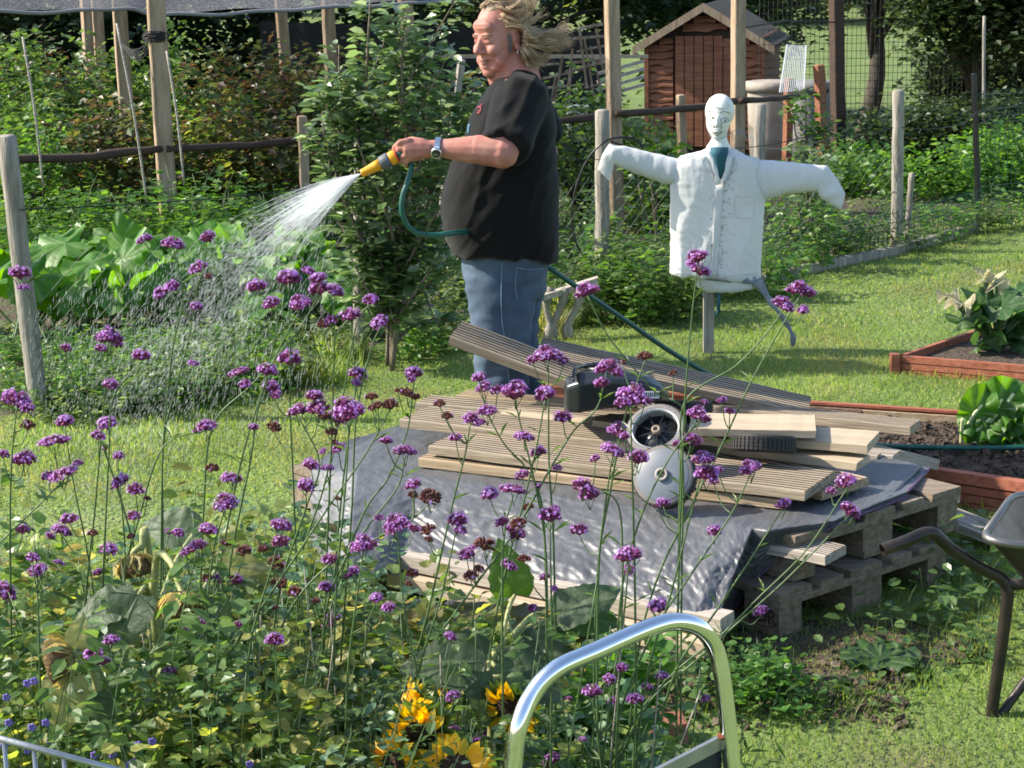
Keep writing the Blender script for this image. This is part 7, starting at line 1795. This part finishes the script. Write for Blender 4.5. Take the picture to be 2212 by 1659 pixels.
sunflower('drooping brown seed head with curled dry bracts', at_y(393, 1308, 3.45), (.05, -.3, -1), .043, [at_y(395, 1288, 3.46), at_y(386, 1262, 3.48), at_y(372, 1220, 3.5), at_y(345, 1196, 3.55), at_y(335, 1240, 3.58), at_y(340, 1400, 3.6), gb(340, 3.62)], 'dry',
   [(300, 1285, 3.45, (-.5, -.3, -.85), (-.3, -1, .35), .14, 'g'), (268, 1300, 3.47, (-1, -.2, -.2), (-.1, -.7, .8), .12, 'g'), (440, 1290, 3.55, (.7, .1, -.7), (.3, -.9, .3), .09, 'g')])
sunflower('drooping pale seed head left of the brown one', at_y(292, 1222, 3.7), (.2, -.25, -1), .038, [at_y(290, 1204, 3.71), at_y(288, 1194, 3.71), at_y(306, 1184, 3.72), at_y(325, 1220, 3.75), gb(330, 3.8)], 'dry', [(470, 1225, 4.2, (.9, 0, .1), (0, -.6, .8), .13, 'y'), (420, 1150, 4.3, (-.9, .1, .2), (0, -.8, .6), .15, 'g')])
sunflower('yellowing sunflower head seen side on at the left', at_y(128, 1428, 3.2), (-1, -.25, -.2), .042, [at_y(140, 1425, 3.21), at_y(165, 1415, 3.21), at_y(186, 1412, 3.22), at_y(205, 1450, 3.24), gb(206, 3.26)], 'dry',
   [(150, 1460, 3.18, (-.3, -.2, -1), (-.2, -1, .1), .13, 'y'), (200, 1500, 3.2, (.1, -.2, -1), (.3, -1, 0), .10, 'g'), (165, 1400, 3.21, (.2, 0, 1), (0, -1, .2), .07, 'y')])

# ================================================================== VERBENA
m_pet = leafmat('verbena_petals', [(.27, .075, .33), (.36, .13, .43), (.46, .22, .55), (.60, .44, .72)], .3, .6)
m_bud = leafmat('verbena_calyx', [(.10, .015, .055), (.17, .03, .10), (.24, .05, .17)], .2, .6)
m_dry = leafmat('verbena_dry_calyx', [(.09, .025, .028), (.14, .04, .035), (.16, .09, .05)], .2, .7)
def head_mesh(seed, fl_frac, mats, nb=88, sub=1):
    r = np.random.default_rng(seed); vs = []; fs = []; mi = []
    cents = [(0, 0, 0, 1.0)] if sub == 1 else [(-.42, 0, -.05, .66), (.42, .05, -.08, .64), (0, -.18, .16, .72), (.05, .3, .05, .6)][:sub]
    for (cx, cy, cz, cs) in cents:
        n = int(nb * (1 if sub == 1 else .6)); b = len(vs); cc = Vector((cx, cy, cz)); q_ = cs * .56
        vs += [cc + Vector(v) for v in ((q_, 0, 0), (0, q_, 0), (-q_, 0, 0), (0, -q_, 0), (0, 0, q_ * .7), (0, 0, -q_ * .6))]; fs += [(b, b + 1, b + 4), (b + 1, b + 2, b + 4), (b + 2, b + 3, b + 4), (b + 3, b, b + 4), (b + 1, b, b + 5), (b + 2, b + 1, b + 5), (b + 3, b + 2, b + 5), (b, b + 3, b + 5)]; mi += [1] * 8
        for i in range(n):
            z = r.uniform(-.35, 1); a = r.uniform(0, 2 * np.pi); q = math.sqrt(max(0, 1 - z * z)); d = Vector((q * math.cos(a), q * math.sin(a), z))
            p0 = Vector((cx, cy, cz)) + Vector((d.x, d.y, d.z * .62)) * cs * .42; L = cs * r.uniform(.36, .5)
            d2 = (d + Vector((0, 0, .35))).normalized(); s1 = d2.orthogonal().normalized(); s2 = d2.cross(s1); w_ = cs * .10
            b = len(vs); m1 = p0 + d2 * L * .6
            vs += [p0, m1 + s1 * w_, m1 + s2 * w_, m1 - s1 * w_, m1 - s2 * w_, p0 + d2 * L]
            fs += [(b, b + 2, b + 1), (b, b + 3, b + 2), (b, b + 4, b + 3), (b, b + 1, b + 4), (b + 5, b + 1, b + 2), (b + 5, b + 2, b + 3), (b + 5, b + 3, b + 4), (b + 5, b + 4, b + 1)]; mi += [1] * 8
            if r.random() < fl_frac and z > -.15:
                c = p0 + d2 * L * 1.12; R_ = cs * r.uniform(.14, .20); b = len(vs); vs.append(c); ph = r.uniform(0, 6)
                for k in range(10):
                    an = ph + k * math.pi / 5; rr = R_ * (1 if k % 2 else .42); lift = .05 * cs if k % 2 else 0
                    vs.append(c + (s1 * math.cos(an) + s2 * math.sin(an)) * rr + d2 * lift)
                for k in range(10): fs.append((b, b + 1 + k, b + 1 + (k + 1) % 10)); mi.append(0)
    me = bpy.data.meshes.new('flower_head'); me.from_pydata([tuple(v) for v in vs], [], fs)
    for m in mats: me.materials.append(m)
    me.polygons.foreach_set('material_index', mi); me.update(); return me
HM = {'p': [head_mesh(s, .62, (m_pet, m_bud)) for s in range(4)] + [head_mesh(9, .62, (m_pet, m_bud), sub=3)], 'P': [head_mesh(20 + s, .62, (m_pet, m_bud), sub=4) for s in range(3)],
      'q': [head_mesh(30 + s, .35, (m_pet, m_bud)) for s in range(3)], 'm': [head_mesh(40 + s, .04, (m_pet, m_dry)) for s in range(3)], 'f': [head_mesh(50 + s, .6, (m_pet, m_bud), sub=3) for s in range(2)]}
heads = """313 515 32 p;374 524 46 P;447 510 36 p;430 578 36 p;451 596 18 m;420 591 12 m;350 632 32 p;373 618 32 p;425 662 26 p;43 590 42 p;51 619 24 p;556 618 38 p;623 602 46 p;587 655 34 p;650 652 52 P;667 585 26 p;689 601 34 p;690 624 40 p;721 627 40 p;801 648 30 p;822 696 36 p;757 680 42 q;716 690 26 q;698 700 26 m;234 725 54 P;252 742 26 p;217 752 24 p;142 752 24 q;306 768 36 p;238 830 30 p;418 783 22 p;517 799 44 f;577 799 40 p;530 831 26 p;584 834 34 p;593 851 28 p;626 774 46 p;773 808 38 p;769 826 22 p;895 806 36 p;890 820 18 p
36 862 70 P;60 881 28 p;60 918 34 m;140 911 36 p;117 948 62 f;233 914 40 p;212 941 30 p;229 966 18 m;257 984 24 p;444 918 50 P;548 923 22 p;591 921 34 m;645 884 48 P;679 855 34 p;688 878 46 q;700 898 32 m;754 884 78 P;728 900 40 q;803 856 28 m;817 875 26 m;843 873 38 m;859 843 15 m;878 847 30 m;897 857 22 m;805 880 20 m;716 932 28 m;731 968 28 q;722 955 18 m;7 981 28 q;52 990 54 P;136 1019 60 f;105 1028 30 q;168 1000 22 p;259 1038 46 p;293 1057 36 q;318 1076 18 m;458 1009 30 m;500 1030 40 p;672 1004 36 p;707 1009 26 p;697 974 20 p;661 1050 36 p;728 1076 18 m;834 951 28 p;875 971 48 P;894 1046 34 q;929 1071 50 m;892 1068 24 m
487 1083 52 P;150 1120 36 p;133 1144 40 p;49 1144 30 q;108 1157 22 q;289 1113 28 q;450 1143 38 p;364 1148 18 q;385 1151 26 q;234 1185 38 p;425 1178 44 P;402 1192 26 q;80 1228 46 p;70 1204 28 p;128 1214 22 p;12 1281 46 q;8 1265 26 p;607 1132 54 P;607 1169 40 q;527 1188 34 m;569 1185 26 m;490 1172 28 m;201 1151 24 m;283 1158 18 m;213 1236 26 q;448 1248 26 m;474 1248 26 q;506 1251 34 p;595 1214 40 m;602 1258 38 m;637 1277 34 m;707 1269 34 p;712 1207 34 q;682 1297 22 m;595 1312 18 m;749 1242 28 q;766 1232 26 p;423 1349 44 p;413 1368 20 p;520 1347 26 q;717 1339 42 q;241 1382 32 p;217 1384 16 p;203 1412 40 p;224 1428 30 q;212 1446 30 m;366 1451 34 q;425 1437 28 q;593 1381 38 p;488 1470 36 p;581 1512 38 p;236 1545 28 p;234 1567 24 p;744 1632 44 p;593 1652 24 p
785 1174 58 P;857 1129 56 P;820 1118 22 q;894 1141 28 q;925 1142 36 m;926 1164 22 m;988 1122 42 p;995 1144 28 p;1008 1197 36 q;1100 1220 36 p;1085 1127 32 q;1120 1128 36 m;1118 1153 36 q;1102 1142 22 q;1188 1113 48 q;1198 1100 26 p;1048 1174 52 m;1022 1182 20 p;1016 1241 32 m;1034 1227 24 m;890 1237 32 m;883 1260 16 m;1132 1206 30 m;1177 1246 26 q;1197 1272 18 p;813 1291 28 p;840 1312 28 p;971 1375 28 p;1151 1312 22 q;1251 1144 38 q;1358 1195 64 P;1358 1228 28 p;1424 1309 46 p;981 1505 32 p;981 1577 26 q;1044 1578 26 q;1029 1600 22 q;1193 1640 38 p;1279 1494 40 p;1342 1442 30 p;1316 1466 26 p;1372 1510 34 p;1326 1514 24 p;1398 1484 24 p;1431 1460 28 p;1226 1512 22 q;1258 1596 16 p
1184 764 60 P;1151 777 24 q;1218 779 24 q;1036 815 30 p;1046 835 40 P;1074 842 30 q;1113 843 62 P;1177 852 40 p;950 871 26 m;966 898 26 m;1053 885 44 P;1016 903 32 p;1037 912 26 p;1216 901 38 q;985 945 26 p;1132 941 38 p;1163 976 34 p;1128 1025 30 p;1109 1053 56 f;1058 1067 36 p;1204 1010 20 p;1163 1050 14 p;1141 1095 26 m;1270 625 52 P;1310 790 54 P;1330 802 34 q;1300 828 32 q;1393 768 34 m;1345 782 15 m;1454 805 20 m;1363 852 64 P;1345 870 32 q;1392 866 32 q;1333 925 46 P;1349 943 22 p;1323 970 46 p;1286 990 24 q;1379 989 40 p;1258 1048 42 q;1275 1067 42 p;1433 1085 30 p;1420 1092 14 p
1508 552 50 P;1495 570 26 p;1513 584 40 p;1728 622 52 P;1748 634 30 p;1692 655 50 P;1735 670 26 p;1559 863 26 p;1576 888 22 q;1522 868 16 q;1505 892 46 P;1524 905 26 q;1492 948 42 q;1464 959 24 q;1520 988 50 P;1525 1022 46 p;1552 1016 24 p;1543 1040 24 q;1622 1008 50 P;1830 1039 42 p;1795 1060 22 q;1690 1088 40 p;1833 1101 44 p;1543 1146 32 p;1644 1320 30 p;1524 1508 20 p"""
HL = []
for part_ in heads.replace('\n', ';').split(';'):
    a = part_.split()
    if len(a) == 4: HL.append((float(a[0]), float(a[1]), float(a[2]), a[3]))
# main stems: picture polylines from the top down, distance, label
stems = [
 ([(45, 600), (60, 640), (170, 840), (235, 1000), (300, 1230), (330, 1500)], 4.0, 'verbena stem topped at the left fence post'),
 ([(313, 525), (350, 580), (372, 650)], 0, None),
 ([(374, 535), (395, 640), (372, 760), (353, 960), (349, 1130), (346, 1400), (345, 1660)], 3.9, 'tall straight verbena left of the spray with three top flowers'),
 ([(430, 590), (410, 720), (385, 820), (353, 960), (352, 1200), (352, 1660)], 3.95, 'tall slim verbena just right of the straight one'),
 ([(234, 735), (222, 900), (205, 1100), (185, 1300), (170, 1660)], 3.8, 'verbena with a broad head beside the left weeds'),
 ([(306, 780), (245, 860), (235, 990), (225, 1200), (215, 1450), (205, 1660)], 3.7, 'verbena leaning right near the left weeds'),
 ([(36, 880), (25, 1000), (22, 1200), (30, 1660)], 3.6, 'verbena with the widest head at the left edge'),
 ([(140, 920), (160, 1050), (190, 1200), (215, 1400), (225, 1660)], 3.7, 'verbena in the left group with a flat flower below its top'),
 ([(170, 1004), (90, 1085), (0, 1172), (-60, 1230), (-120, 1400), (-130, 1700)], 3.6, 'verbena leaning far over the left edge'),
 ([(259, 1050), (270, 1200), (262, 1400), (255, 1660)], 3.6, 'verbena low in the left group with pink purple heads'),
 ([(444, 930), (353, 966), (300, 1120), (260, 1300), (240, 1660)], 3.8, 'verbena branching right at the middle left'),
 ([(556, 628), (600, 690), (560, 860), (520, 1000), (470, 1250), (400, 1660)], 4.0, 'verbena leaning left under the falling water'),
 ([(623, 612), (627, 780), (627, 900), (634, 1050), (642, 1300), (650, 1660)], 3.9, 'upright verbena with a ball shaped flower at mid height'),
 ([(650, 665), (600, 760), (560, 870), (540, 1000), (500, 1200), (470, 1450), (455, 1660)], 3.8, 'verbena with the large head left of the apple tree'),
 ([(690, 635), (640, 720), (545, 830), (460, 920), (440, 1100), (430, 1400), (428, 1660)], 3.85, 'verbena with a cluster of heads crossing to the left'),
 ([(721, 640), (722, 760), (716, 960), (708, 1150), (700, 1400), (690, 1660)], 3.9, 'straight verbena standing before the apple tree foot'),
 ([(757, 695), (768, 830), (752, 950), (735, 1100), (720, 1300), (700, 1660)], 4.0, 'verbena with a double head by the pale fence post'),
 ([(801, 655), (770, 700), (740, 860), (700, 1050), (650, 1200), (600, 1400), (560, 1660)], 4.05, 'verbena reaching to the pale fence post'),
 ([(822, 705), (800, 760), (770, 900), (760, 1100), (745, 1300), (720, 1660)], 3.95, 'verbena with the rightmost flower before the apple tree'),
 ([(895, 820), (880, 930), (840, 1030), (790, 1100), (740, 1230), (680, 1450), (650, 1660)], 3.8, 'verbena curving up to a flower above the board ends'),
 ([(645, 900), (690, 1000), (660, 1100), (600, 1300), (560, 1660)], 3.6, 'thick verbena stem under the big flower cluster'),
 ([(754, 905), (750, 1000), (742, 1100), (728, 1250), (720, 1450), (718, 1660)], 3.5, 'thick upright verbena carrying the widest flower cluster'),
 ([(843, 885), (790, 980), (720, 1080), (640, 1200), (560, 1320), (480, 1440), (400, 1660)], 3.55, 'thick verbena stem leaning left with dark spent heads'),
 ([(875, 985), (860, 1050), (800, 1130), (740, 1220), (700, 1350), (690, 1660)], 3.7, 'verbena curving over the left part of the black sheet'),
 ([(929, 1085), (880, 1130), (800, 1170), (700, 1230), (620, 1330), (560, 1500), (540, 1660)], 3.5, 'verbena bending low over the sheet with dark heads'),
 ([(487, 1095), (460, 1200), (440, 1400), (430, 1660)], 3.4, 'verbena with a round head below the middle left lawn'),
 ([(607, 1150), (580, 1250), (540, 1400), (520, 1660)], 3.35, 'verbena with the large head left of the black sheet'),
 ([(425, 1190), (400, 1300), (370, 1450), (350, 1660)], 3.3, 'short verbena right of the pale seed head'),
 ([(785, 1190), (770, 1300), (752, 1450), (745, 1660)], 3.3, 'verbena with a round purple head before the timbers'),
 ([(857, 1145), (872, 1300), (900, 1450), (925, 1600), (935, 1700)], 3.5, 'verbena rising before the left end of the timbers'),
 ([(988, 1135), (950, 1300), (905, 1450), (870, 1660)], 3.5, 'verbena with a head before the middle of the black sheet'),
 ([(1016, 915), (1005, 980), (975, 1100), (930, 1300), (895, 1450), (880, 1660)], 3.7, 'long verbena stem before the grooved board ends'),
 ([(1053, 895), (1090, 960), (1135, 1010), (1170, 1090), (1180, 1300), (1180, 1660)], 3.75, 'verbena below the cluster in front of the jeans'),
 ([(1113, 865), (1125, 920), (1150, 1020), (1175, 1150), (1182, 1300), (1184, 1660)], 3.7, 'verbena with the large head beneath the leaning board'),
 ([(1184, 780), (1185, 860), (1186, 1000), (1195, 1150), (1200, 1400), (1200, 1660)], 3.85, 'straight verbena before the right leg of the jeans'),
 ([(1177, 865), (1160, 960), (1130, 1090), (1100, 1200), (1060, 1400), (1040, 1660)], 3.65, 'verbena leaning left under the mower body'),
 ([(1270, 640), (1310, 720), (1365, 790), (1420, 850), (1478, 888), (1470, 1000), (1466, 1200), (1462, 1500), (1460, 1700)], 3.95, 'verbena reaching left to a lone flower before the hose'),
 ([(1310, 805), (1290, 880), (1240, 930), (1190, 1010), (1110, 1150), (1000, 1300), (900, 1450), (820, 1660)], 3.7, 'verbena crossing the boards down to the left'),
 ([(1393, 780), (1375, 830), (1350, 900), (1320, 1050), (1290, 1250), (1280, 1660)], 3.8, 'verbena with a dried brown head before the leaning board'),
 ([(1363, 880), (1364, 960), (1368, 1100), (1372, 1300), (1375, 1660)], 3.6, 'verbena carrying the wide head over the mower body'),
 ([(1323, 985), (1312, 1060), (1295, 1200), (1290, 1400), (1292, 1660)], 3.6, 'verbena rising before the spoked wheel'),
 ([(1258, 1062), (1330, 1080), (1345, 1200), (1340, 1400), (1330, 1660)], 3.6, 'verbena with paired heads left of the grey wheel'),
 ([(1109, 1070), (1090, 1150), (1085, 1300), (1088, 1660)], 3.5, 'verbena with the flat wide head before the black sheet'),
 ([(1188, 1128), (1190, 1250), (1192, 1400), (1190, 1660)], 3.45, 'verbena with a dark head before the middle of the sheet'),
 ([(1358, 1215), (1345, 1350), (1320, 1500), (1300, 1660)], 3.4, 'verbena with the wide head above the chrome handle'),
 ([(1508, 570), (1495, 680), (1480, 860), (1472, 1050), (1466, 1250), (1462, 1450), (1460, 1700)], 3.9, 'tallest verbena rising in front of the scarecrow shirt'),
 ([(1728, 640), (1680, 720), (1615, 840), (1560, 960), (1480, 1120), (1420, 1250), (1380, 1400), (1350, 1660)], 3.95, 'verbena leaning right with its head on the far lawn'),
 ([(1692, 668), (1660, 715), (1590, 790), (1478, 872), (1476, 1050), (1472, 1300), (1470, 1680)], 3.92, 'verbena branching right across the lawn from the tallest stem'),
 ([(1505, 910), (1440, 1000), (1380, 1130), (1340, 1300), (1320, 1660)], 3.7, 'verbena with heads beside the flat wheel'),
 ([(1520, 1005), (1490, 1120), (1450, 1280), (1400, 1450), (1370, 1660)], 3.6, 'verbena with a cluster of heads right of the grey wheel'),
 ([(1622, 1022), (1580, 1110), (1500, 1230), (1420, 1350), (1360, 1480), (1300, 1660)], 3.7, 'verbena with a head before the right grooved board'),
 ([(1830, 1055), (1740, 1190), (1640, 1290), (1560, 1370), (1460, 1450), (1380, 1540), (1320, 1660)], 3.75, 'verbena leaning far right over the white board end'),
 ([(1833, 1115), (1700, 1250), (1600, 1340), (1500, 1430), (1400, 1520), (1330, 1660)], 3.7, 'lower verbena leaning far right before the pallets'),
 ([(1690, 1100), (1620, 1210), (1540, 1330), (1460, 1450), (1400, 1660)], 3.65, 'verbena with a head on the right part of the sheet'),
 ([(1279, 1508), (1290, 1580), (1300, 1660)], 3.4, 'short verbena inside the chrome handle arch'),
 ([(1372, 1520), (1370, 1600), (1368, 1660)], 3.5, 'short verbena in the right half of the chrome arch'),
 ([(980, 1390), (960, 1500), (955, 1660)], 3.3, 'short verbena left of the big grey green leaf'),
 ([(593, 1395), (600, 1500), (610, 1660)], 3.2, 'low verbena in the middle of the bottom left'),
 ([(203, 1425), (240, 1500), (270, 1660)], 3.2, 'low verbena right of the side on seed head'),
 ([(80, 1245), (85, 1400), (90, 1660)], 3.3, 'pink flowered verbena low at the left edge'),
 ([(80, 1245), (85, 1400), (90, 1660)], 0, None),
]
stems = [s for s in stems if s[2]]
ST = []
GVb = 'tall purple verbena in the flower bed'
for pl, Y, lab in stems:
    q = smoothed([Vector((x, y, 0)) for x, y in pl], 8); ST.append(dict(px=[(v.x, v.y) for v in q], Y=Y, lab=lab, heads=[]))
for h in HL:
    best = None
    for k, s in enumerate(ST):
        tip = math.hypot(s['px'][0][0] - h[0], s['px'][0][1] - h[1])
        if tip < 22: c = tip * .2; cand = (c, k, 0)
        else:
            cand = None
            for i in range(2, len(s['px']) - 1, 2):
                x, y = s['px'][i]; dy = y - h[1]; dx = abs(x - h[0])
                if dy < 14: continue
                ideal = 25 + dx * .9; c = 40 + abs(dy - ideal) * .5 + dx * 1.2 + 4 * len(s['heads'])
                if cand is None or c < cand[0]: cand = (c, k, i)
        if cand and (best is None or cand[0] < best[0]): best = cand
    if best is None: best = (0, 0, 10)
    ST[best[1]]['heads'].append((h, best[2]))
for s in ST:
    Y = s['Y']; P = [at_y(x, y, Y) for x, y in s['px']]
    end = P[-1]; base = Vector((end.x + random.uniform(-.02, .02), Y, 0)) 
    P = P + [end.lerp(base, .5), base]; root = thing('verbena', s['lab'], 'flower', base, GVb); n = len(P); mb = MB()
    mb.tube(P, [.0013 + .0010 * min(1, i / (n * .6)) for i in range(n)], 6)
    # joints with narrow leaves
    lp, ld, lu = [], [], []
    for i in range(6, n - 2, 9):
        for sg in (-1, 1):
            a = random.uniform(0, 6.28); lp.append(P[i]); ld.append((math.cos(a), math.sin(a), .7)); lu.append((0, 0, 1))
    if lp: cloud('leaf_pairs', lm_mid, np.array([tuple(p) for p in lp]), frames(np.array(ld), np.array(lu, float)), rng.uniform(.02, .05, len(lp)), L_THIN[0], L_THIN[1], root, kind='stuff')
    for (h, i) in s['heads']:
        x, y, wd_, k = h; dy_ = random.uniform(-.04, .04); R_ = wd_ / 2 * (Y / FPX) * 1.36
        p = at_y(x, y + wd_ * .12, Y + dy_)
        bottom = p + Vector((0, 0, -R_ * .3))
        if i > 0:
            a = P[i]; m1 = a.lerp(bottom, .55) + Vector((0, 0, -.012 - .06 * abs(bottom.x - a.x))); br = smoothed([a, m1, bottom], 5); mb.tube(br, [.0015 - .0005 * j / len(br) for j in range(len(br))], 5)
        else: mb.tube([P[0], bottom], .0014, 5)
        me = random.choice(HM[k]); o = bpy.data.objects.new('flower_head', me); COL.objects.link(o); o.parent = root; o.location = p - base
        o.rotation_euler = (random.gauss(0, .22), random.gauss(0, .22), random.uniform(0, 6.28) if k not in ('f',) else random.gauss(0, .2))
        f = 1.0 if k not in ('P', 'f') else .92
        zs = R_ * (f if k != 'f' else .6); o.scale = (R_ * f, R_ * f, zs * random.uniform(.9, 1.15))
        # short rays beneath the larger heads
        if wd_ > 38:
            for q_ in range(3): mb.tube([bottom + Vector((0, 0, -.02)), p + Vector((random.uniform(-.6, .6) * R_, random.uniform(-.3, .3) * R_, -R_ * .1))], .0009, 4)
    mb.build('stem', m_stem, root, True)
# thin wiry extra stems low in the bed
GX = 'thin bare stems crossing in the bed'
for i in range(46):
    x = random.uniform(60, 1480); y = random.uniform(1230, 1560); Y = random.uniform(3.3, 3.9); dx = random.gauss(0, 110)
    p0 = at_y(x + dx, y, Y); g = at_base(x, Y + random.uniform(-.1, .1)); mb = MB(); mb.tube(smoothed([p0, p0.lerp(g, .5) + Vector((random.gauss(0, .02), 0, .03)), g], 6), .0014, 5)
    tag(mb.build('bare_stem', m_stem if i % 3 else m_greywood, None, True), 'thin bare stem crossing low among the verbena', 'stem', GX)

# ================================================================== WATER SPRAY
m_water = bpy.data.materials.new('water_drops'); m_water.use_nodes = True
b = m_water.node_tree.nodes['Principled BSDF']; b.inputs['Base Color'].default_value = (.9, .94, 1, 1); b.inputs['Roughness'].default_value = .15; b.inputs['Specular IOR Level'].default_value = 1
tq = nd(m_water, 'ShaderNodeBsdfTranslucent'); tq.inputs['Color'].default_value = (.95, .97, 1, 1); mw = nd(m_water, 'ShaderNodeMixShader'); mw.inputs[0].default_value = .8
lk(m_water, b.outputs[0], mw.inputs[1]); lk(m_water, tq.outputs[0], mw.inputs[2]); lk(m_water, mw.outputs[0], m_water.node_tree.nodes['Material Output'].inputs[0]); m_mist = m_water.copy(); m_mist.name = 'fine_mist_drops'; seethrough(m_water, .3); seethrough(m_mist, .15)
root = thing('water_spray', 'fan of water falling from the yellow nozzle onto the left plot', 'water', n0)
N = 420; v0 = rng.uniform(2.6, 4.0, N); ang = np.radians(rng.triangular(-44, -24, -6, N)); sp2 = np.radians(rng.normal(0, 9, N))
# jets: ballistic arcs from the nozzle mouth towards -X, slightly away
mb = MB(); mdir = -na_
Pd, Dd, Sd = [], [], []
for i in range(N):
    a = ang[i]; base_az = math.atan2(mdir.y, mdir.x) + sp2[i] * 1.6; vx, vy, vz = v0[i] * math.cos(a) * math.cos(base_az), v0[i] * math.cos(a) * math.sin(base_az) + random.uniform(0, .8), v0[i] * math.sin(a)
    brk = random.uniform(.03, .13)
    pos = lambda t: Vector((n0.x + vx * t, n0.y + vy * t, n0.z + vz * t - 4.9 * t * t))
    mb.tube([pos(t) for t in np.linspace(0.001, brk, 5)], [.0009, .0009, .0008, .0006, .0004], 3)
    t = brk
    while t < 1.0:
        t += random.uniform(.002, .010) * (1 + 9 * t); p = pos(t)
        if p.z < .05: break
        v = Vector((vx, vy, vz - 9.8 * t)); Pd.append(tuple(p + Vector((random.gauss(0, .012 + .12 * t), random.gauss(0, .012 + .12 * t), random.gauss(0, .01 + .06 * t))))); Dd.append(tuple(v)); Sd.append((random.uniform(.008, .026), random.uniform(.00028, .0007)))
mb.build('water_jets', m_water, root)['kind'] = 'stuff'
Pd, Dd, Sd = np.array(Pd), np.array(Dd), np.array(Sd)
kk = rng.random(len(Pd)) < min(1, 15000 / len(Pd)); Pd, Dd, Sd = Pd[kk], Dd[kk], Sd[kk]
cloud('water_drops', m_water, Pd, frames(Dd, np.tile([.1, .2, 1.], (len(Pd), 1))), np.stack([Sd[:, 0], Sd[:, 1], Sd[:, 1]], 1), [(0, 0, 0), (.5, 1, 0), (.5, -.5, .87), (.5, -.5, -.87), (1, 0, 0)], [(0, 2, 1), (0, 3, 2), (0, 1, 3), (4, 1, 2), (4, 2, 3), (4, 3, 1)], root, kind='stuff')
print('WATER', len(Pd))
# finer falling drops drifting over the marrows and weeds
N = 5000; px = rng.uniform(60, 720, N); py = rng.uniform(470, 960, N); keep = (px - 60) * .8 + 900 * (1) > py; YY = rng.uniform(7.6, 9.2, N)
k3 = (py > 400 + (780 - px) * .35) & (rng.random(N) < np.clip(1.15 - np.abs(px - 420) / 420, .1, 1)); px, py, YY = px[k3], py[k3], YY[k3]
P = np.array([tuple(at_y(a, b_, c)) for a, b_, c in zip(px, py, YY)]); P = P[P[:, 2] > .03]; n = len(P)
cloud('fine_drops', m_mist, P, frames(np.stack([rng.normal(-.25, .08, n), rng.normal(.1, .05, n), -np.ones(n)], 1), np.tile([1., .2, .1], (n, 1))), np.stack([rng.uniform(.015, .05, n), rng.uniform(.0007, .0018, n), rng.uniform(.0007, .0018, n)], 1), [(0, 0, 0), (.5, 1, 0), (.5, -.5, .87), (.5, -.5, -.87), (1, 0, 0)], [(0, 2, 1), (0, 3, 2), (0, 1, 3), (4, 1, 2), (4, 2, 3), (4, 3, 1)], root, kind='stuff')
